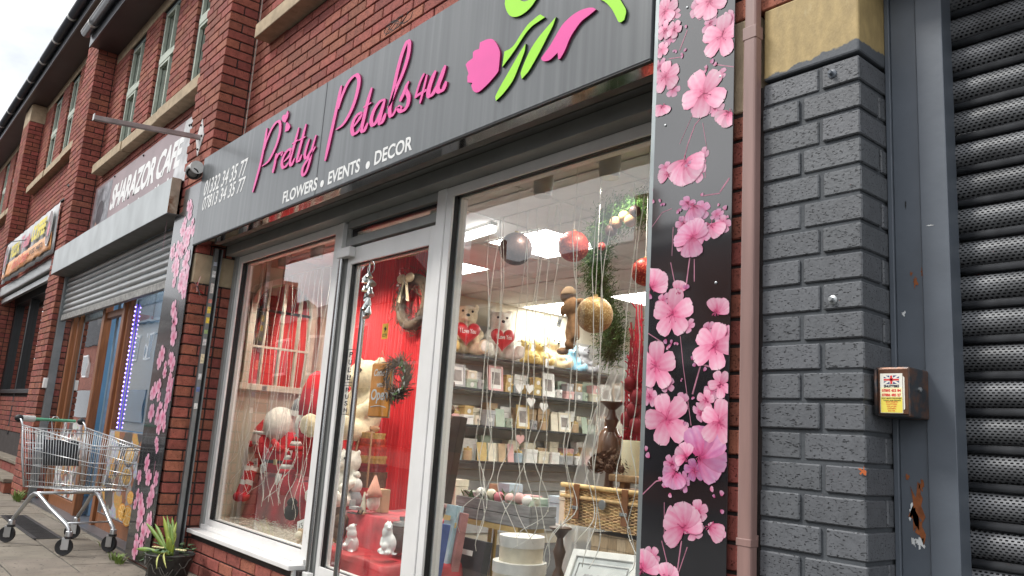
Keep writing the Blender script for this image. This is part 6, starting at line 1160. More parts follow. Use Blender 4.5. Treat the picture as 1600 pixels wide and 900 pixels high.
q = MB(); q.box(hw0 + .15, hw1 + .1, .752, 1.1, pz0, zb3 - .02); q.build('core', cm('tan'), PL); pm_ = [mat('parquet_%d' % i, c, .55, var=.15, vs=30, stretch=(6, 6, 1)) for i, c in enumerate(((.48, .34, .20), (.56, .42, .27), (.40, .28, .16)))]
x = hw0 + .15; i = 0
while x < hw1 + .08:
    z = pz0; j = 0
    while z < zb3 - .025: rbox('wood_block', pm_[(i * 2 + j + (i * j) % 2) % 3], PL, x + .001, x + .049, .744, .7515, z + .001, min(z + .049, zb3 - .021), 0); z += .05; j += 1
    x += .05; i += 1
PT = thing('bark_tray', 'rough bark edged tray of pine cones standing on the hamper', 'tray', P1(950, 745)); tz = zt3 + .035; q = MB(); q.box(hw0 + .22, hw1 + .12, .76, 1.0, tz, tz + .03); q.build('tray', mat('bark_edge', (.27, .17, .085), .9, var=.3, vs=25, bump=1, bs=60), PT, bev=.006)
for x in (hw0 + .25, hw1 + .05): rbox('foot', mat('bark_edge', (.27, .17, .085), .9), PT, x, x + .03, .8, .84, zt3 + .006, tz - .001)
CONE = mat('pine_cone_brown', (.115, .065, .038), .85, var=.3, vs=40)
def cone(c, r_, lab):
    q = MB(); ax = Vector((random.uniform(-.6, .6), random.uniform(-.6, .6), .6)).normalized(); m_ = ax.to_track_quat('Z', 'Y').to_matrix()
    for k in range(46):
        f = k / 46; a = k * 2.4; rr = r_ * math.sin(math.pi * (.12 + .8 * f)) ; p = Vector(c) + m_ @ Vector((rr * math.cos(a) * .7, rr * math.sin(a) * .7, (f - .4) * r_ * 2)); o_ = m_ @ Vector((math.cos(a), math.sin(a), .5)) * r_ * .5; s_ = m_ @ Vector((-math.sin(a), math.cos(a), 0)) * r_ * .26; q.add([p - s_ * .5, p + s_ * .5, p + o_ + s_, p + o_ - s_], [(0, 1, 2, 3)])
    q.ball(c, r_ * .55, 8, 6); o = q.build('pine_cone', CONE, fix=False); tag(o, lab, 'pine cone', 'pine cones heaped on the bark tray')
for i, (px, py, Y) in enumerate(((929, 733, .78), (940, 730, .82), (951, 731, .79), (962, 728, .84), (973, 733, .79), (985, 732, .82), (946, 720, .86), (958, 716, .88), (970, 720, .88), (934, 725, .87))):
    c = onY(px, py, Y); c.z = max(c.z, tz + .05); cone(c, .032, 'brown pine cone on the bark tray, %s of the heap' % ('leftmost front', 'second from the left', 'third from the left', 'fourth from the left', 'fifth from the left', 'rightmost', 'upper left', 'topmost', 'upper right', 'back left')[i])
CDL = thing('pillar_candle', 'thick cream pillar candle among the pine cones', 'candle', P1(985, 715)); c = onY(987, 712, .83); q = MB(); q.lathe([(.045, tz + .03 - c.z), (.047, .05), (.043, .065), (.02, .058), (.0, .055)], c, 20); q.build('wax', mat('cream_wax', (.78, .70, .48), .5, sss=.3), CDL, smooth='auto'); MB().tube([c + Vector((0, 0, .055)), c + Vector((.002, 0, .08))], .002, 5).build('wick', GASK, CDL)
def candlestick(lab, px, py, Y, h, s, m):
    top = onY(px, py, Y); t = thing('candlestick', lab, 'candlestick', top - Vector((0, 0, h))); pr = [(.05, -h), (.052, -h + .015), (.022, -h + .03), (.016, -h * .75), (.028, -h * .62), (.038, -h * .5), (.03, -h * .4), (.014, -h * .33), (.02, -h * .27), (.03, -h * .2), (.018, -h * .14), (.014, -h * .09), (.04, -.012), (.052, -.006), (.052, 0), (.02, 0)]; q = MB(); q.lathe([(r_ * s, z) for r_, z in pr], top, 22); q.build('turned_stem', m, t, smooth='auto'); q = MB(); q.lathe([(.004, 0), (.001, .03)], top, 6); q.build('spike', STEEL, t)
DKW = mat('dark_bronze_wood', (.10, .055, .035), .35, var=.25, vs=14); candlestick('dark turned candlestick standing behind the pine cones', 957, 628, .9, .42, 1.1, DKW); candlestick('dark turned candlestick standing left of the plinth', 876, 824, .62, .5, .95, DKW)
VS = thing('ribbed_vase', 'ribbed amber glass vase beside the candlestick', 'vase', P1(952, 700)); c = onY(952, 708, .93); q = MB(); q.lathe([(.03, -.04), (.055, -.03), (.065, .03), (.05, .09), (.028, .12), (.03, .14)], c, 18); q.build('glass', mat('amber_glass', (.22, .12, .07), .15, coat=.5), VS, smooth='auto')
# red berry twigs
RT = thing('red_twig_bundle', 'tall bundle of red glitter twigs at the right edge of the window', 'twigs', P1(985, 680)); rgn = random.Random(17); TWR = mat('red_twig', (.50, .015, .04), .5, var=.3, vs=40)
for k in range(26):
    a = onY(rgn.uniform(972, 1002), 695, .95); b = onY(rgn.uniform(985, 1022), rgn.uniform(470, 560), .95 + rgn.uniform(-.1, .12)); mid = (a + b) / 2 + Vector((rgn.uniform(-.03, .03), 0, 0)); q = MB(); q.tube([a, mid, b], .0042, 5)
    for j in range(8): f = rgn.random(); c = a + (b - a) * f; q.tube([c, c + Vector((rgn.uniform(-.04, .04), rgn.uniform(-.03, .03), rgn.uniform(.01, .05)))], .003, 4)
    q.build('twig', TWR, RT)
for px, py in ((984, 600), (990, 640), (997, 620), (980, 655), (994, 665)): q = MB(); q.ball(onY(px, py, .9), (.032, .032, .036), 12, 8, jit=.1); q.build('rose_head', mat('deep_red_rose', (.22, .006, .015), .7), RT, smooth=True)
# tulle drape
TU = bpy.data.materials.new('white_tulle'); TU.use_nodes = True; n, L, b = nd(TU); b.inputs['Base Color'].default_value = (.8, .8, .78, 1); b.inputs['Alpha'].default_value = .42; b.inputs['Roughness'].default_value = .9
TD = thing('tulle_drape', 'sheer white tulle draped in folds behind the wicker hamper', 'drape', P1(900, 700)); top = onY(968, 575, 1.2); bl, br_ = onY(866, 900, 1.2), onY(960, 900, 1.2)
def tul(u, v): 
    xl = bl.x + (top.x - .04 - bl.x) * (v ** 1.7); xr = br_.x + (top.x + .18 - br_.x) * v; return (xl + (xr - xl) * u, 1.2 + .03 * math.sin(u * 30 + v * 4) * (1 - .5 * v), bl.z + (top.z - bl.z) * v)
MB().grid(tul, 60, 24).build('fabric', TU, TD, smooth=True)
# meet-and-greet style framed sign
FR = thing('framed_sign', 'white framed sign with grey script leaning at the bottom of the right window', 'sign', P1(930, 890)); c = onY(936, 905, .56); Mx = Matrix.Rotation(R(-28), 3, 'X') @ Matrix.Rotation(R(-4), 3, 'Y'); q = MB()
for (dx, dz, sx, sz) in ((0, .095, .36, .03), (0, -.16, .36, .03), (-.165, -.03, .03, .23), (.165, -.03, .03, .23)): q.obox(c + Mx @ Vector((dx, 0, dz)), (sx, .02, sz), Mx)
q.build('frame', cm('white'), FR, bev=.003); q = MB(); q.obox(c + Mx @ Vector((0, .004, -.03)), (.31, .008, .24), Mx); q.build('panel', mat('pale_grey_card', (.66, .68, .66), .3), FR); q = MB()
for (dx, dz, sx, sz) in ((0, .055, .26, .004), (-.13, -.03, .004, .17), (.13, -.03, .004, .17)): q.obox(c + Mx @ Vector((dx, -.002, dz)), (sx, .003, sz), Mx)
q.build('inner_line', cm('grey'), FR); text('lettering', 'meet', c + Mx @ Vector((-.11, -.002, -.03)), Mx @ Vector((.15, 0, 0)), Mx @ Vector((0, 0, .05)), cm('grey'), FR, -.01, .25, .001)
# hat boxes
def hatbox(lab, px, py, Y, r_, h, z=None):
    c = onY(px, py, Y); t = thing('hat_box', lab, 'hat box', c, 'white round hat boxes'); q = MB(); q.lathe([(r_, -h), (r_, 0)], c, 30); q.build('drum', cm('cream'), t, smooth='auto'); q = MB(); q.lathe([(r_ * 1.03, -.045), (r_ * 1.03, .004), (0, .006)], c, 30); q.build('lid', cm('white'), t, smooth='auto'); return c
c = hatbox('white round hat box, upper of two stacked by the glass', 816, 838, .75, .105, .16); hatbox('wider white round hat box under the other one', 812, 878, .745, .125, .16)
# plant crate on a gold-legged stand
TC = thing('plant_stand', 'grey trestle stand with gold legs below the flower crate', 'stand', onY(780, 830, 1.25)); c = onY(786, 812, 1.25); q = MB(); q.obox(c + Vector((0, 0, -.03)), (.5, .2, .03)); q.build('top', cm('gold'), TC)
for dx in (-.05, .0): q = MB(); q.tube([c + Vector((dx, -.05, -.045)), c + Vector((dx - .03, -.05, -.7))], .012, 8); q.build('leg', mat('brass_leg', (.55, .38, .12), .3, .8), TC, smooth='auto')
CRT = thing('flower_crate', 'grey wooden crate filled with greenery and pink ornaments', 'crate', c); GW = mat('grey_wash_wood', (.26, .26, .26), .8, var=.25, vs=8, stretch=(1, 1, 8))
for i in range(2): rbox('board', GW, CRT, c.x - .34, c.x + .34, c.y - .1, c.y - .088, c.z - .012 + i * .062, c.z + .046 + i * .062, .002); rbox('board', GW, CRT, c.x + .331, c.x + .343, c.y - .087, c.y + .1, c.z - .012 + i * .062, c.z + .046 + i * .062, .002)
q = MB(); q.box(c.x - .33, c.x + .33, c.y - .086, c.y + .1, c.z, c.z + .09); q.build('filling', mat('moss_fill', (.05, .06, .03), .9), CRT)
for k in range(40):
    p = c + Vector((random.uniform(-.32, .32), random.uniform(-.09, .05), .1)); q = MB(); d = Vector((random.uniform(-1, 1), random.uniform(-1, .3), random.uniform(.2, 1))).normalized(); l = random.uniform(.05, .1); s_ = d.cross(Vector((.2, 1, .3))).normalized() * l * .2; q.add([p, p + d * l * .5 + s_, p + d * l, p + d * l * .5 - s_], [(0, 1, 2, 3)]); q.build('leaf', NED[k % 4] if k % 3 else cm('sage green'), CRT, fix=False)
for k, (dx, m) in enumerate(((.12, 'blush pink'), (.2, 'blush pink'), (.02, 'rose'), (-.15, 'white'), (.27, 'white'), (-.05, 'cream'))): q = MB(); q.ball(c + Vector((dx, -.06, .13 + .01 * (k % 2))), .032, 12, 8); q.build('ornament', cm(m), CRT, smooth=True)
# low table of wrapped stock behind
LT = thing('stock_table', 'white display table crowded with wrapped gifts behind the crate', 'table', (-4.2, 2.4, 0)); tzl = onY(760, 792, 2.4).z; rbox('top', SHM, LT, -4.75, -3.1, 2.1, 2.8, tzl - .03, tzl, .004)
for dx, dy in ((-4.7, 2.15), (-3.2, 2.15), (-4.7, 2.7), (-3.2, 2.7)): rbox('leg', SHM, LT, dx, dx + .04, dy, dy + .04, .03, tzl - .031, 0)
for i in range(9): cc = rs.choice(NICE); gift_box('%s wrapped gift on the white display table, %s from the left' % (cc, ORD[i]), 'gift', cc, -4.62 + i * .17 + .13, 2.15 + .05 * (i % 2), 2.28 + .05 * (i % 2), tzl, rs.uniform(.1, .24), .13, nm='wrapped_gift')
# stacked gift bags and boards at the left end of the right window
BK = [('dark brown framed board leaning at the left of the right window', (.06, .04, .03), 690, 716, .95, .30, .5, .02), ('pale blue framed board beside the dark one', (.35, .50, .56), 703, 838, .9, .10, .34, .0), ('rose framed board right of the pale blue one', (.40, .18, .17), 714, 850, .92, .06, .34, .0), ('black paper carrier bag at the foot of the right window', (.03, .03, .035), 722, 890, 1.0, .4, .35, .0), ('royal blue gift bag low against the door frame', (.06, .10, .30), 677, 870, .70, .14, .35, .0)]
for lab, c_, px, py, Y, w_, h, dz in BK:
    p = onY(px, py, Y); t = thing('leaning_board' if 'board' in lab else 'gift_bag', lab, 'board' if 'board' in lab else 'bag', p); m_ = mat('bk_%d' % px, c_, .5, var=.2, vs=12); q = MB(); q.obox(p, (w_, .05, h), Matrix.Rotation(R(-8), 3, 'X')); q.build('panel', m_, t, bev=.004)
    q = MB(); q.obox(p + Vector((0, -.03, h * .3)), (w_ * .6, .004, h * .08), Matrix.Rotation(R(-8), 3, 'X')); q.build('label_strip' if 'board' in lab else 'handle', cm('white' if 'bag' in lab else 'gold'), t)
PR = thing('cone_swag', 'dark pine cone swag hanging at the left edge of the right window', 'swag', onY(700, 600, .8))
for k in range(13): q = MB(); q.ball(onY(699 + 4 * math.sin(k * 2), 510 + k * 13, .8), .026, 9, 6, jit=.25); q.build('cone', CONE, PR)
# battery lamp and cylinder spots near the ceiling
BT = thing('batten_light', 'lit white batten lamp under the ceiling behind the glass', 'lamp', onZ(740, 366, 2.36)); a, b = onZ(716, 374, 2.36), onZ(770, 357, 2.36); MB().tube([a, b], .03, 12).build('tube', mat('lit_tube', (1, 1, 1), .4, emit=5, ecol=(1, 1, .98)), BT, smooth='auto'); q = MB(); q.obox((a + b) / 2 + Vector((0, 0, .035)), ((b - a).length * 1.05, .05, .03), Matrix.Rotation(math.atan2((b - a).y, (b - a).x), 3, 'Z')); q.build('housing', cm('white'), BT)
SPL = mat('lit_spot_lens', (1, .93, .8), .4, emit=14, ecol=(1, .86, .62)); CANM = mat('spot_can', (.45, .44, .41), .4)
for i, (x, y) in enumerate(((-1.95, .66), (-1.5, .66), (-1.08, .66), (-2.8, .62), (-3.75, .66), (-4.4, .66), (-4.95, .66))):
    p = Vector((x, y, 2.30)); t = thing('spot_lamp', 'off white cylinder spot lamp above the %s' % ('right window, leftmost', 'right window, middle', 'right window, rightmost', 'shop door', 'left window, rightmost', 'left window, middle', 'left window, leftmost')[i], 'lamp', p, 'lit cylinder spot lamps over the window displays'); q = MB(); q.lathe([(.045, -.05), (.05, .0), (.05, .099)], p, 18); q.build('can', CANM, t, smooth='auto'); q = MB(); q.lathe([(.0, -.046), (.036, -.047)], p, 16); q.build('lens', SPL, t)
    ld = bpy.data.lights.new('spot', 'SPOT'); ld.energy = (16, 16, 16, 32, 34, 34, 34)[i]; ld.spot_size = R(125); ld.spot_blend = .6; ld.shadow_soft_size = .04; ld.color = (1, .93, .82); lo = bpy.data.objects.new('spot_light', ld); COL.objects.link(lo); adopt(lo, t); lo.location = (x, y - .0, 2.235); lo.rotation_euler = (R(22), 0, 0)
# ---------------------------------------------------------------- left window display
DB = thing('display_base', 'pale timber display floor behind the left window', 'display', (-4.1, .8, .2)); rbox('deck', CREAM, DB, -5.33, -3.42, .41, 1.30, .28, .318, 0); rbox('front', CREAM, DB, -5.33, -3.42, .41, .44, 0, .279, 0)
# arched mirror on the side wall
AMR = thing('arched_mirror', 'arched white window mirror with glazing bars on the side wall of the left display', 'mirror', (RX0, .9, 1.3)); XM = RX0 + .03
y0m, y1m, zbm = onX(377, 592, XM).y, onX(482, 604, XM).y, onX(430, 603, XM).z; ztm = onX(432, 432, XM).z; cyM = (y0m + y1m) / 2; rM = (y1m - y0m) / 2; zsp = ztm - rM
def arch(r_, n_=24): return [(cyM + r_ * math.cos(math.pi * k / n_), zsp + r_ * math.sin(math.pi * k / n_)) for k in range(n_ + 1)]
FMW = mat('distressed_cream_frame', (.60, .54, .44), .6, var=.12, vs=14); MIR = mat('mirror_glass', (.75, .76, .74), .03, 1., var=.02)
pts = [(y1m - .02, zbm)] + arch(rM - .02) + [(y0m + .02, zbm)]; MB().prism([(XM - .012, a, b) for a, b in pts], (.003, 0, 0)).build('mirror_pane', MIR, AMR)
out = [(y1m, zbm)] + arch(rM) + [(y0m, zbm)]; inn = [(y1m - .05, zbm)] + arch(rM - .05) + [(y0m + .05, zbm)]; q = MB(); n_ = len(out); q.add([(XM + d, a, b) for d in (-.012, .02) for l in (out, inn) for a, b in l], [f for i in range(n_ - 1) for f in ((2 * n_ + i, 2 * n_ + i + 1, 3 * n_ + i + 1, 3 * n_ + i), (i, i + 1, 2 * n_ + i + 1, 2 * n_ + i), (n_ + i, 3 * n_ + i, 3 * n_ + i + 1, n_ + i + 1))]); q.build('frame', FMW, AMR)
rbox('sill_rail', FMW, AMR, XM - .012, XM + .03, y0m - .02, y1m + .02, zbm - .05, zbm, .004)
for f in (.25, .5, .75): y = y0m + (y1m - y0m) * f; rbox('glazing_bar', FMW, AMR, XM - .008, XM + .012, y - .008, y + .008, zbm, zsp + rM * math.sin(math.acos(abs(2 * f - 1))) - .03, 0)
for z in (zbm + (zsp - zbm) * .5, zsp, zsp - (zsp - zbm) * .0 + .0): rbox('glazing_bar', FMW, AMR, XM - .0075, XM + .0115, y0m + .05, y1m - .05, z - .008, z + .008, 0)
# red cloth covered box
RC = mat('crushed_red_velvet', (.46, .010, .026), .6, var=.4, vs=7, bump=.5, bs=14, sheen=.5)
def cloth_box(nm, lab, x0, x1, y0, y1, z0, z1, fl=.05, m=RC):
    t = thing(nm, lab, 'cloth', ((x0 + x1) / 2, (y0 + y1) / 2, z0)); cx, cy_, hx, hy_ = (x0 + x1) / 2, (y0 + y1) / 2, (x1 - x0) / 2, (y1 - y0) / 2; n_ = 72; per = []
    for k in range(n_):
        a = 2 * math.pi * k / n_; ca, sa = math.cos(a), math.sin(a); g = 1 / max(abs(ca), abs(sa)); per.append((ca * g, sa * g, a))
    vs = [(cx, cy_, z1)]; fs = []; prof_ = [(.7, 0), (1, 0), (1.015, .02)] + [(1.02 + fl * f / (hx + .001) * 2, f) for f in (.15, .35, .6, .85, 1)]
    for (s_, f) in prof_:
        for (u, v, a) in per: rip = 1 + (.035 * math.sin(a * 13) + .02 * math.sin(a * 29 + 1)) * min(1, f * 1.6); vs.append((cx + u * hx * s_ * rip, cy_ + v * hy_ * s_ * rip, z1 - (z1 - z0) * f + (.004 * math.sin(a * 9) if f == 0 else 0)))
    fs += [(0, 1 + k, 1 + (k + 1) % n_) for k in range(n_)]
    for i in range(len(prof_) - 1): fs += [(1 + i * n_ + k, 1 + (i + 1) * n_ + k, 1 + (i + 1) * n_ + (k + 1) % n_, 1 + i * n_ + (k + 1) % n_) for k in range(n_)]
    q = MB(); q.add(vs, fs); q.build('cloth', m, t, smooth=True); return t
YL = .82
b0, b1 = onY(372, 760, YL), onY(482, 760, YL); zrt = onY(420, 742, YL).z
cloth_box('red_cloth', 'dark red velvet cloth over a box in the left window', b0.x + .05, b1.x, YL - .05, 1.2, .32, zrt)
KNIT = mat('red_knit', (.50, .014, .026), .95, var=.15, vs=60, bump=1., bs=160); KNW = mat('white_knit', (.72, .70, .66), .95, var=.1, bump=1., bs=150)
# striped knitted doll
SD = thing('knitted_doll', 'red and white striped knitted gonk doll with a white beard in the left window', 'doll', onY(400, 745, .78)); dY = .76
def dp(px, py, d=0): return onY(px, py, dY + d)
sc0 = S_(dp(410, 690)) * .92; q = MB(); q.ball(dp(412, 700), (19 * sc0, 15 * sc0, 28 * sc0), 16, 10); q.build('body', KNIT, SD, smooth=True); q = MB(); q.ball(dp(405, 684, -.03), (15 * sc0, 12 * sc0, 19 * sc0), 14, 9, jit=.08); q.build('beard', KNW, SD, smooth=True)
q = MB(); q.lathe([(17 * sc0, 0), (16 * sc0, 8 * sc0), (10 * sc0, 18 * sc0), (3 * sc0, 28 * sc0)], dp(412, 678), 16, Matrix.Rotation(R(14), 3, 'Y')); q.build('hat', KNIT, SD, smooth=True); q = MB(); q.lathe([(18 * sc0, 0), (18.5 * sc0, 5 * sc0), (16 * sc0, 6 * sc0)], dp(412, 679), 16); q.build('hat_band', KNW, SD, smooth=True)
for (x0, x1) in ((388, 374), (396, 382)):
    A, Bq = dp(x0 + 5, 722, -.05), dp(x1, 772, -.12)
    for k in range(7): f0, f1 = k / 7, (k + 1) / 7; q = MB(); q.tube([A + (Bq - A) * f0, A + (Bq - A) * f1], 6.5 * sc0, 10); q.build('leg_stripe', (KNIT, KNW)[k in (1, 4)], SD, smooth='auto')
    q = MB(); q.ball(dp(x1 - 1, 776, -.14), (8 * sc0, 10 * sc0, 8 * sc0), 10, 7); q.build('foot', KNIT, SD, smooth=True)
for x0, x1, yy in ((394, 380, 708), (428, 438, 705)): q = MB(); q.tube([dp(x0, 690, -.02), dp(x1, yy, -.05)], 5.5 * sc0, 9); q.build('arm', KNIT, SD, smooth=True)
# second gonk, red coat with a belt
G2 = thing('gonk_figure', 'red coated gonk with black belt and grey hat beside the striped doll', 'gonk', onY(432, 740, .80)); g2 = lambda px, py, d=0: onY(px, py, .80 + d); sg = S_(g2(430, 720)); q = MB(); q.lathe([(20 * sg, 0), (21 * sg, 10 * sg), (15 * sg, 34 * sg), (8 * sg, 42 * sg)], g2(432, 738), 18); q.build('coat', KNIT, G2, smooth=True); q = MB(); q.lathe([(20 * sg, 14 * sg), (20 * sg, 19 * sg)], g2(432, 738), 18); q.build('belt', GASK, G2); q = MB(); p = g2(430, 722, -.13); q.obox(p, (9 * sg, .01, 8 * sg)); q.build('buckle', cm('gold'), G2); q = MB(); q.ball(g2(431, 699), (10 * sg, 9 * sg, 9 * sg), 12, 8); q.build('hat', PGR, G2, smooth=True)
# big white pompom gonks
for i, (px, py, lab) in enumerate(((437, 664, 'big white fluffy pompom beard of the left gonk'), (486, 665, 'big white fluffy pompom beard of the right gonk, nearer the door'))):
    p = onY(px, py, .84); s0 = S_(p); t = thing('fluffy_gonk', ('large gonk with %s white fluffy beard and red hat, %s of the pair' % ('a', ('left', 'right')[i])), 'gonk', p, 'large fluffy gonks'); q = MB(); q.ball(p, (26 * s0, 25 * s0, 28 * s0), 28, 18, jit=.018); q.build('beard', PWH, t, smooth=True)
    pts = [p + Vector((0, .06, .06)), p + Vector((.02, .05, .16)), p + Vector((.06, .03, .25))] if i else [p + Vector((.09, .12, .10)), p + Vector((.11, .12, .18)), p + Vector((.14, .12, .22))]; q = MB(); q.tube(pts, [.085, .07, .035], 14); q.build('hat', KNIT if i else PGR, t, smooth=True); q = MB(); q.tube([pts[0] - Vector((0, 0, .02)), pts[0] + Vector((.003, 0, .02))], .113 if i else .088, 14); q.build('hat_band', KNW, t, smooth='auto')
    q = MB(); q.lathe([(.11, -.36), (.13, -.25), (.11, -.05)], p + Vector((.03, .08, 0)), 16); q.build('coat', KNIT, t, smooth=True)
RH = thing('red_hat_gonk', 'gonk with a tall bright red hat at the right of the left window', 'gonk', onY(492, 640, .8)); p = onY(492, 640, .80); s0 = S_(p); q = MB(); q.lathe([(24 * s0, -10 * s0), (25 * s0, 10 * s0), (22 * s0, 32 * s0), (14 * s0, 52 * s0), (4 * s0, 60 * s0)], p, 20); q.build('hat', mat('bright_red_felt', (.55, .008, .02), .9, bump=.6, bs=200), RH, smooth=True); q = MB(); q.ball(p - Vector((0, 0, 30 * s0)), (24 * s0, 22 * s0, 30 * s0), 16, 10); q.build('body', KNIT, RH, smooth=True)
BP = thing('black_plush', 'small black plush toy sitting low among the straw in the left window', 'soft toy', onY(455, 810, .66)); p = onY(455, 800, .68); s0 = S_(p); q = MB(); q.ball(p, (12 * s0, 11 * s0, 13 * s0), 14, 9, jit=.06); q.ball(p + Vector((0, 0, 14 * s0)), 8 * s0, 12, 8, jit=.05); q.build('body', mat('black_fur', (.012, .012, .013), .95, bump=.8), BP, smooth=True)
for i_, (px, py, Y_, lab_) in enumerate(((462, 716, .90, 'plain red gonk with a white beard under the right pompom'), (446, 752, .74, 'small red gonk in front of the velvet cloth'), (392, 655, .98, 'red gonk with a tall striped hat behind the knitted doll'))):
    p = onY(px, py, Y_); s0 = S_(p); t = thing('knitted_gonk', lab_, 'gonk', p, 'small red gonks in the left window'); q = MB(); q.ball(p, (17 * s0, 15 * s0, 22 * s0), 16, 10); q.build('body', KNIT, t, smooth=True); q = MB(); q.ball(p + Vector((0, -9 * s0, 4 * s0)), (10 * s0, 8 * s0, 13 * s0), 12, 8, jit=.06); q.build('beard', KNW, t, smooth=True)
    for k in range(5): q = MB(); q.lathe([((15 - 2.8 * k) * s0, (12 + 7 * k) * s0), ((12.2 - 2.8 * k) * s0, (19 + 7 * k) * s0)], p, 14); q.build('hat_stripe', (KNIT, KNW)[k % 2], t, smooth=True)
tagcard('white price card hung on the striped doll', '£8', 398, 724, .68, .10, .07, -.15); tagcard('tilted white price card beside the first one in the left window', '£10', 411, 731, .69, .10, .07, -.35); tagcard('white price card low at the right corner of the left window', '£5', 470, 822, .50, .10, .07, -.3)
tagcard('small red and white card hanging below the arched mirror', '£20', 413, 607, .6, .09, .04, 0)
WBX = thing('wooden_ornament', 'small pale wood ornament at the right corner of the left window', 'ornament', onY(474, 838, .5)); p = onY(474, 838, .5); rbox('block', cm('tan'), WBX, p.x - .05, p.x + .05, .48, .53, .32, .42, .004); MB().ball((p.x, .47, .385), .025, 10, 7).build('knob', cm('cream'), WBX, smooth=True)
# shredded straw bedding
q = MB(); rgn = random.Random(2)
for k in range(900):
    x = rgn.uniform(-4.9, -3.45); y = rgn.uniform(.43, .72); z = .32 + abs(rgn.gauss(0, .022)); a = rgn.uniform(0, 6.28); l = rgn.uniform(.03, .09); p = Vector((x, y, z)); d = Vector((math.cos(a), math.sin(a), rgn.uniform(-.2, .4))); q.tube([p, p + d * l * .5 + Vector((0, 0, .012)), p + d * l + Vector((rgn.uniform(-.02, .02), 0, 0))], .0012, 3, cap=False)
o = q.build('paper_straw', mat('pale_straw', (.55, .52, .46), .8, var=.3, vs=50), fix=False); tag(o, 'shredded pale paper straw on the display floor of the left window', 'straw', kind='stuff')
# ---------------------------------------------------------------- seen through the door
RCU = mat('red_ribbed_curtain', (.66, .014, .022), .55, var=.15, vs=3, stretch=(18, 18, .6), sheen=.3)
CU = thing('red_curtain', 'tall bright red pleated curtain behind the shop door', 'curtain', (-3.6, 1.35, 0)); cyc = 1.30; cl, crr = onY(590, 600, cyc).x - .9, onY(676, 600, cyc).x
MB().grid(lambda u, v: (cl + (crr - cl) * u, cyc + .014 * math.sin(u * 260) + .02 * math.sin(u * 17 + v * 2), .1 + v * 2.27), 300, 4).build('pleats', RCU, CU, smooth=True)
MB().tube([(cl - .03, cyc, 2.375), (crr + .03, cyc, 2.375)], .012, 8).build('rail', cm('gold'), CU)
def wreath(nm, lab, px, py, Y, R0, r_, ms, n_, twig_l=.05, sq=1.):
    p = onY(px, py, Y); t = thing(nm, lab, 'wreath', p); rq = random.Random(px); qs_ = [MB() for _ in ms]
    for k in range(n_):
        a = rq.uniform(0, 6.28); c = p + Vector((math.cos(a) * R0 * sq, rq.uniform(-r_, r_) * .6, math.sin(a) * R0)) + Vector((rq.gauss(0, r_ * .5), 0, rq.gauss(0, r_ * .5))); tg = Vector((-math.sin(a), rq.uniform(-.4, .4), math.cos(a))); d = (tg + Vector((rq.gauss(0, .5), rq.gauss(0, .5), rq.gauss(0, .5)))).normalized(); qs_[k % len(ms)].tube([c, c + d * twig_l * .5 + Vector((0, -.004, 0)), c + d * twig_l], .0022, 4, cap=False)
    for qn, m in zip(qs_, ms): qn.build('twigs', m, t, fix=False)
    MB().tube([p + Vector((math.cos(2 * math.pi * k / 24) * R0 * sq, 0, math.sin(2 * math.pi * k / 24) * R0)) for k in range(24)], r_ * .55, 8, closed=True).build('ring', ms[0], t, smooth=True); return t, p
DKT = mat('dark_twig', (.11, .075, .05), .9, var=.3); t, p = wreath('dark_wreath', 'dark cone wreath with a cream bow hanging on the red curtain', 646, 472, cyc - .08, .17, .07, (DKT, CONE), 420, .06)
BOW = mat('cream_ribbon', (.60, .50, .34), .5); pb_ = p + Vector((-.04, -.06, .15))
for e in (-1, 1): q = MB(); q.ball(pb_ + Vector((e * .055, 0, .02)), (.055, .02, .035), 12, 8); q.build('bow_loop', BOW, t, smooth=True); q = MB(); q.prism([pb_ + Vector((0, -.005, 0)), pb_ + Vector((e * .03, -.005, 0)), pb_ + Vector((e * .06 + .02, -.005, -.16)), pb_ + Vector((e * .06 - .015, -.005, -.15))], (0, .004, 0)); q.build('bow_tail', BOW, t)
t, p = wreath('twig_wreath', 'bare twig wreath with green leaves hanging on the shop door', 621, 592, YF + .09, .085, .03, (DKT, mat('mid_twig', (.20, .13, .08), .9)), 420, .055)
for k in range(26): a = random.uniform(-1.6, 1.2); c = p + Vector((math.cos(a) * .095, -.02, math.sin(a) * .095)); d = Vector((random.uniform(-.3, 1), -.3, random.uniform(-1, 1))).normalized() * .035; s_ = d.cross(Vector((0, 1, 0))) * .3; MB().add([c, c + d * .5 + s_, c + d, c + d * .5 - s_], [(0, 1, 2, 3)]).build('leaf', (NED[3], NED[1], cm('white'))[k % 3], t, fix=False)
# open sign
OS = thing('open_sign', 'orange wooden sign reading come in we are open on the shop door', 'sign', onY(594, 610, YF + .075)); oy = YF + .075; OR = mat('orange_stain', (.78, .30, .04), .5, var=.2, vs=12); a, b = onY(581, 567, oy), onY(611, 650, oy); q = MB(); x0, x1, z0, z1 = onY(579, 600, oy).x, onY(609, 600, oy).x, onY(594, 651, oy).z, onY(596, 568, oy).z
rbox('board', OR, OS, x0, x1, oy, oy + .01, z0, z1, .003); rbox('border', mat('cream_edge', (.66, .55, .36), .6), OS, x0 - .005, x1 + .005, oy + .0102, oy + .014, z0 - .005, z1 + .005, 0)
ww = x1 - x0; hh = z1 - z0
for s, u0, u1, v0, v1, sh in (('Come in', .12, .88, .76, .90, .08), ("WE'RE", .34, .66, .55, .63, 0), ('Open', .06, .92, .24, .52, .06)): text('lettering', s, (x0 + ww * u0, oy - .0006, z0 + hh * v0), (ww * (u1 - u0), 0, 0), (0, 0, hh * (v1 - v0)), wp, OS, .02, sh, .001)
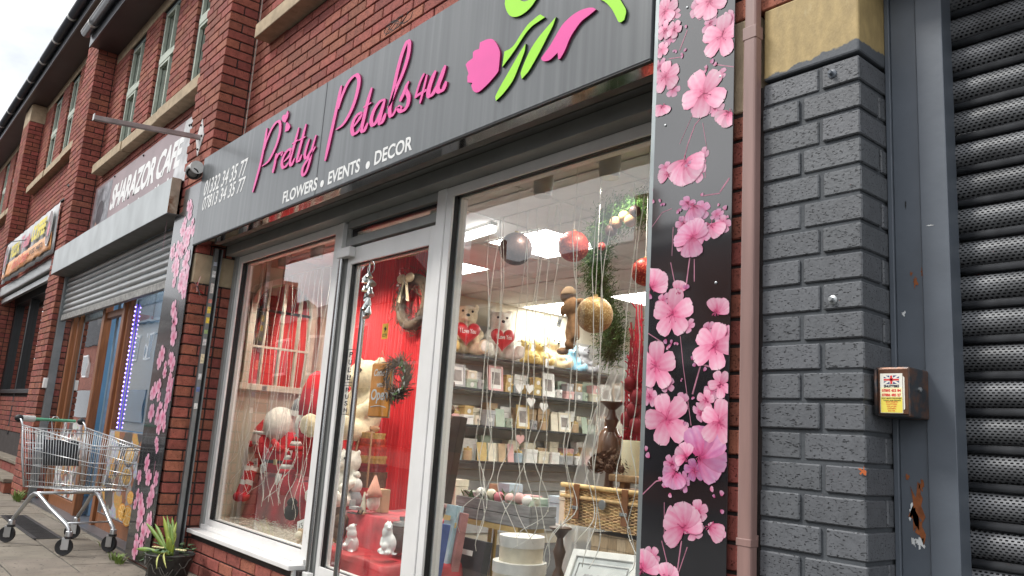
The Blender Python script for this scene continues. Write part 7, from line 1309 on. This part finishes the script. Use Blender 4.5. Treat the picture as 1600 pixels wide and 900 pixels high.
q = MB(); q.tube([(x0 + ww * f, oy - .001, z0 + hh * (.16 + .04 * math.sin(f * 3.1))) for f in [k / 10 * .8 + .12 for k in range(11)]], .0025, 5); q.build('swash', wp, OS); MB().tube([(x0 + ww * .3, oy, z1), (x0 + ww * .5, oy - .005, z1 + .07), (x0 + ww * .7, oy, z1)], .002, 4).build('cord', cm('tan'), OS)
CT = thing('cctv_sticker', 'small yellow camera warning sticker on the door glass', 'sticker', onY(602, 517, YF + .04)); sy_ = YF + .0465; a, b = onY(596, 530, sy_), onY(607.5, 505, sy_); quad('sticker', mat('amber_sticker', (.82, .48, .06), .5), CT, [(a.x, sy_, a.z), (b.x, sy_, a.z), (b.x, sy_, b.z), (a.x, sy_, b.z)], .0004); text('lettering', 'CCTV', (a.x + (b.x - a.x) * .12, sy_ - .0006, a.z + (b.z - a.z) * .14), ((b.x - a.x) * .76, 0, 0), (0, 0, (b.z - a.z) * .2), blk, CT, .03, 0, .0003); q = MB(); q.bar((a.x + (b.x - a.x) * .35, sy_ - .0007, a.z + (b.z - a.z) * .72), (a.x + (b.x - a.x) * .68, sy_ - .0007, a.z + (b.z - a.z) * .6), .0004, .014); q.bar((a.x + (b.x - a.x) * .5, sy_ - .0007, a.z + (b.z - a.z) * .8), (a.x + (b.x - a.x) * .5, sy_ - .0007, a.z + (b.z - a.z) * .42), .0004, .006); q.build('camera_print', blk, CT)
PU = thing('push_sticker', 'clear strip lettered pull and push on the door glass edge', 'sticker', onY(542, 600, YF + .04)); xs0 = onY(539, 590, sy_).x; xs1 = onY(551, 590, sy_).x
for s, pya, pyb in (('PULL', 546, 598), ('PUSH', 602, 648)):
    za, zb_ = onY(545, pyb, sy_).z, onY(545, pya, sy_).z; q = MB(); e = .003
    for (c0, c1, d0, d1) in ((xs0, xs0 + e, za, zb_), (xs1 - e, xs1, za, zb_), (xs0, xs1, zb_ - e, zb_), (xs0, xs1, za, za + e)): q.box(c0, c1, sy_ - .0004, sy_, d0, d1)
    q.build('outline', blk, PU)
    for i, ch in enumerate(s): hgt = (zb_ - za) / 4.4; zc = zb_ - (i + .95) * hgt - .004; text('lettering', ch, (xs0 + (xs1 - xs0) * .28, sy_ - .0005, zc), ((xs1 - xs0) * .44, 0, 0), (0, 0, hgt * .68), blk, PU, .02, 0, .0003)
# silver bell string on the handle
BL = thing('bell_string', 'string of silver bells hanging from the top of the door handle', 'bells', onY(578, 420, yd - .06)); SIL = mat('tarnished_silver', (.42, .44, .43), .28, .9, var=.2, vs=30); by2 = yd - .06
q = MB(); q.tube([onY(578, 412, by2), onY(574, 496, by2)], .003, 5); q.build('cord', SIL, BL); pr_ = onY(580, 418, by2); MB().tube([pr_ + Vector((.035 * math.cos(a), 0, .035 * math.sin(a))) for a in [k * .4 for k in range(16)]], .003, 5, closed=True).build('ring', SIL, BL)
rq = random.Random(9)
for k in range(16): py = 428 + k * 4.2; c = onY(577 + rq.uniform(-6, 6) - (py - 430) * .05, py, by2 - .01); m_ = Matrix.Rotation(rq.uniform(-.7, .7), 3, 'Y'); q = MB(); q.lathe([(.021, -.02), (.016, -.008), (.008, .010), (.003, .018)], c, 10, m_); q.build('bell', SIL, BL, smooth='auto')
# plush and gifts behind the door
def floor_plush(px, py, Y, s, nm, lab, m, yaw, z=None, **k): p = onY(px, py, Y); return plush(nm, lab, 'soft toy', (p.x, p.y, p.z if z is None else z), s, m, yaw, **k)
floor_plush(565, 690, 1.0, .72, 'giant_teddy', 'giant cream teddy bear slumped behind the shop door', PCR, -1.35, legs=True)
floor_plush(540, 790, .80, .45, 'polar_bear_plush', 'white standing polar bear plush at the left of the door', PWH, -1.3, ear=.7)
# tower of round gift boxes
TB = onY(572, 760, .95)
for i, (rr, h, c_) in enumerate(((.135, .10, (.12, .06, .035)), (.128, .055, (.20, .02, .025)), (.122, .05, (.42, .23, .06)), (.115, .06, (.40, .03, .02)), (.105, .05, (.42, .05, .02)), (.10, .04, (.42, .25, .07)))):
    z = TB.z + sum((.10, .055, .05, .06, .05, .04)[:i]); t = thing('round_gift_box', ('round gift box in the tower behind the door, %s from the bottom' % ORD[i]), 'gift box', (TB.x, TB.y, z), 'tower of round gift boxes'); q = MB(); q.lathe([(rr * .96, 0), (rr * .96, h * .6)], (TB.x, TB.y, z), 28); q.build('drum', mat('rgb_%d' % i, c_, .5, var=.3, vs=60), t, smooth='auto'); q = MB(); q.lathe([(rr, h * .6), (rr, h - .001), (0, h - .001)], (TB.x, TB.y, z), 28); q.build('lid', mat('rgb_%d' % i, c_, .5), t, smooth='auto')
zt4 = TB.z + .355; GB = thing('gift_ribbon', 'sheer gold ribbon bow tied round the tower of gift boxes', 'ribbon', (TB.x, TB.y, zt4))
for a in (-2.2, -1.3, -.5): q = MB(); q.tube([(TB.x + math.cos(a) * .02, TB.y + math.sin(a) * .02, zt4 + .004), (TB.x + math.cos(a) * .105, TB.y + math.sin(a) * .105, zt4 - .01), (TB.x + math.cos(a) * .139, TB.y + math.sin(a) * .139, zt4 - .2), (TB.x + math.cos(a) * .142, TB.y + math.sin(a) * .142, TB.z)], .007, 5); q.build('band', mat('sheer_gold', (.50, .28, .16), .4, alpha=.7), GB)
for e in (-1, 1): q = MB(); q.ball((TB.x + e * .045, TB.y, zt4 + .025), (.05, .02, .022), 12, 8); q.build('bow_loop', mat('sheer_gold', (.5, .28, .16), .4), GB, smooth=True)
zc1 = onY(575, 800, .80).z; zc2 = onY(570, 862, .62).z
cloth_box('red_cloth', 'red cloth covered step behind the door carrying ornaments', onY(545, 820, .75).x, onY(625, 820, .75).x, .72, 1.15, .1, zc1, .03); cloth_box('red_cloth', 'bright red cloth on the lowest step at the foot of the door', onY(512, 880, .58).x, onY(632, 880, .58).x, .46, .95, .15, zc2, .03, mat('red_satin_cloth', (.42, .015, .025), .5, var=.3, vs=6, bump=.4, bs=18))
PORC = mat('white_porcelain', (.80, .80, .78), .18, var=.03, coat=.4)
def ceramic_bear(lab, px, py, Y, h, flip):
    p = onY(px, py, Y); t = thing('ceramic_bear', lab, 'figurine', p, 'white ceramic bears'); q = MB(); f = flip; b = p
    q.ball(b + Vector((0, 0, h * .32)), (h * .30, h * .22, h * .34), 16, 10); q.ball(b + Vector((f * h * .05, -.01, h * .66)), (h * .2, h * .17, h * .22), 14, 9); q.ball(b + Vector((f * h * .02, -.01, h * .86)), (h * .16, h * .14, h * .14), 14, 9); q.ball(b + Vector((-f * h * .14, -.02, h * .82)), (h * .11, h * .08, h * .07), 10, 7)
    for e in (-1, 1): q.ball(b + Vector((f * h * .1 + e * h * .07, 0, h * .985)), h * .04, 8, 6); q.ball(b + Vector((e * h * .2, -h * .14, h * .08)), (h * .15, h * .12, h * .09), 10, 7)
    q.ball(b + Vector((-f * h * .1, -h * .18, h * .26)), h * .13, 12, 8); q.tube([b + Vector((f * h * .2, -.02, h * .5)), b + Vector((f * h * .12, -h * .2, h * .3)), b + Vector((-f * h * .05, -h * .24, h * .25))], h * .065, 9); q.lathe([(h * .3, 0), (h * .3, h * .04)], b, 16)
    o = q.build('figure', PORC, t, smooth=True); rm = o.modifiers.new('r', 'REMESH'); rm.mode = 'VOXEL'; rm.voxel_size = h * .03; rm.use_smooth_shade = True; s_ = o.modifiers.new('s', 'SMOOTH'); s_.factor = .5; s_.iterations = 3
ceramic_bear('white ceramic bear with cub, left one on the red cloth', 548, 866, .56, .17, 1); ceramic_bear('white ceramic bear with cub, right one on the red cloth', 606, 866, .56, .17, -1)
# gnome and small wood houses on the step
GN = thing('gnome', 'small gnome with peach hat and white beard on the red step', 'gnome', onY(582, 800, .76)); p = onY(582, 798, .76); q = MB(); q.ball(p + Vector((0, 0, .05)), (.045, .04, .055), 14, 9); q.build('beard', PWH, GN, smooth=True); q = MB(); q.lathe([(.055, .085), (.04, .12), (.006, .21)], p, 14); q.build('hat', mat('peach_felt', (.60, .30, .22), .9), GN, smooth=True); q = MB(); q.ball(p + Vector((0, -.045, .088)), .014, 8, 6); q.build('nose', PPK, GN, smooth=True)
PH = thing('bobble_hat_gnome', 'gnome in a cream bobble hat and grey scarf left of the gift tower', 'gnome', onY(553, 785, .8)); p = onY(553, 790, .80); q = MB(); q.ball(p + Vector((0, 0, .04)), (.05, .045, .06), 14, 9); q.build('body', PGR, PH, smooth=True); q = MB(); q.ball(p + Vector((0, 0, .125)), (.045, .04, .05), 14, 9); q.build('hat', KNW, PH, smooth=True); q = MB(); q.ball(p + Vector((0, 0, .19)), .025, 10, 7, jit=.1); q.build('bobble', PWH, PH, smooth=True)
WT = thing('wood_tree_ornament', 'small cut out wooden tree ornament on the red step', 'ornament', onY(567, 800, .72)); p = onY(566, 800, .72); q = MB(); q.prism([(p.x - .03, .72, p.z), (p.x + .03, .72, p.z), (p.x + .02, .72, p.z + .03), (p.x + .03, .72, p.z + .03), (p.x + .012, .72, p.z + .07), (p.x + .02, .72, p.z + .07), (p.x, .72, p.z + .12), (p.x - .02, .72, p.z + .07), (p.x - .012, .72, p.z + .07), (p.x - .03, .72, p.z + .03), (p.x - .02, .72, p.z + .03)], (0, .01, 0)); q.build('cutout', cm('cream'), WT); rbox('stand', cm('tan'), WT, p.x - .035, p.x + .035, .705, .745, p.z - .012, p.z - .001, .002)
SH_ = thing('silver_sleigh', 'small grey wooden sleigh ornament on the red step', 'ornament', onY(552, 800, .68)); p = onY(555, 803, .69); rbox('seat', cm('grey'), SH_, p.x - .05, p.x + .04, .67, .71, p.z + .025, p.z + .045, .002); rbox('back', cm('grey'), SH_, p.x - .05, p.x - .04, .67, .71, p.z + .046, p.z + .08, .002)
for yy in (.672, .702): MB().tube([(p.x - .06, yy, p.z + .004), (p.x + .05, yy, p.z + .004), (p.x + .07, yy, p.z + .03)], .004, 5).build('runner', cm('charcoal'), SH_)
TBG = thing('paper_gift_bag', 'brown paper gift bag with cord beside the gnome', 'bag', onY(593, 790, .84)); p = onY(592, 800, .84); rbox('bag', cm('tan'), TBG, p.x - .05, p.x + .05, .82, .88, p.z, p.z + .14, .003); MB().tube([(p.x - .02, .82, p.z + .14), (p.x, .815, p.z + .18), (p.x + .02, .82, p.z + .14)], .003, 5).build('handle', cm('cream'), TBG)
GJ = thing('glass_jar', 'lidded glass sweet jar behind the right ceramic bear', 'jar', onY(622, 860, .7)); p = onY(624, 862, .70); q = MB(); q.lathe([(.06, 0), (.065, .02), (.065, .12), (.05, .14)], p, 20); q.build('jar', mat('smoky_jar', (.12, .13, .12), .1, alpha=.6), GJ, smooth='auto'); q = MB(); q.lathe([(.055, .141), (.05, .16), (.012, .17), (.016, .19)], p, 18); q.build('lid', mat('smoky_lid', (.3, .3, .3), .1), GJ, smooth='auto')
BTD = thing('brown_teddy_heap', 'heap of small brown plush bears left of the polar bear', 'soft toys', onY(527, 800, .7)); 
for k, (px, py) in enumerate(((528, 800), (523, 818), (530, 832), (525, 845), (533, 815))): q = MB(); q.ball(onY(px, py, .68 + .02 * (k % 2)), (.055, .045, .05), 12, 8, jit=.06); q.build('toy', PBR if k % 2 else CONE, BTD, smooth=True)
# ================================================================ ACROSS THE STREET (seen only as reflections)
OPB = mat('far_brick', (.27, .10, .07), .9, var=.2, vs=3, bump=.3); OPW = mat('far_render', (.52, .49, .44), .9, var=.08); OPG = mat('far_window', (.06, .07, .08), .1)
def far_house(lab, x0, x1, h, gable, m):
    t = thing('opposite_house', lab, 'house', ((x0 + x1) / 2, -13, 0), 'houses across the street'); q = MB(); q.box(x0, x1, -17, -11, 0, h); q.build('wall', m, t)
    q = MB()
    if gable: xm = (x0 + x1) / 2; q.prism([(x0 - .2, -10.8, h), (x1 + .2, -10.8, h), (xm, -10.8, h + (x1 - x0) * .38)], (0, -6.4, 0))
    else: q.prism([(x0 - .05, -10.7, h), (x0 - .05, -17.3, h), (x0 - .05, -14, h + 1.5)], (x1 - x0 + .1, 0, 0))
    q.build('roof', ROOFM, t); q = MB(); q.box(x1 - 1.3, x1 - .5, -13.6, -12.8, h, h + 2.3); q.build('chimney', OPB, t); n_ = max(1, int((x1 - x0) / 2.4))
    for k in range(n_):
        xc = x0 + (k + .5) * (x1 - x0) / n_; w_ = thing_part(t, 'window'); rbox('frame', UPVC, w_, xc - .6, xc + .6, -10.99, -10.93, h - 2.1, h - .6, 0); rbox('pane', OPG, w_, xc - .5, xc + .5, -10.929, -10.92, h - 2.0, h - .7, 0)
    rbox('shop_window', OPG, t, x0 + .5, x1 - .5, -10.98, -10.9, .6, 2.4, 0); return t
far_house('white rendered gabled house across the street, seen reflected in the door', -25, -18.5, 5.2, True, OPW); far_house('red brick house across the street with a chimney, left of the gabled one', -34, -25.1, 5.0, False, OPB); far_house('red brick house across the street, right of the gabled one', -18.4, -11.5, 5.3, False, OPB); oh = far_house('red brick corner shop across the street with a dark fascia', -11.4, -4.5, 5.2, False, OPB); 
for i, (xa, xb, hh, gb, mm) in enumerate(((-45, -34.1, 5.4, False, OPB), (-56, -45.1, 6.2, False, OPW), (-68, -56.1, 5.4, True, OPB), (-84, -68.1, 6.0, False, OPB))): far_house('%s house across the street, %s up from the corner shop' % (('red brick', 'pale rendered', 'gabled brick', 'long brick')[i], ('fourth', 'fifth', 'sixth', 'seventh')[i]), xa, xb, hh, gb, mm)
far_house('cream rendered house across the street nearest the camera', -4.4, 3, 5.0, False, OPW)
rbox('fascia', mat('far_fascia', (.10, .105, .11), .5), oh, -11.2, -4.7, -10.97, -10.85, 2.55, 3.2, 0); text('lettering', 'LOCAL   SHOP', (-5.2, -10.845, 2.7), (-5.4, 0, 0), (0, 0, .36), WHT, oh, .02)
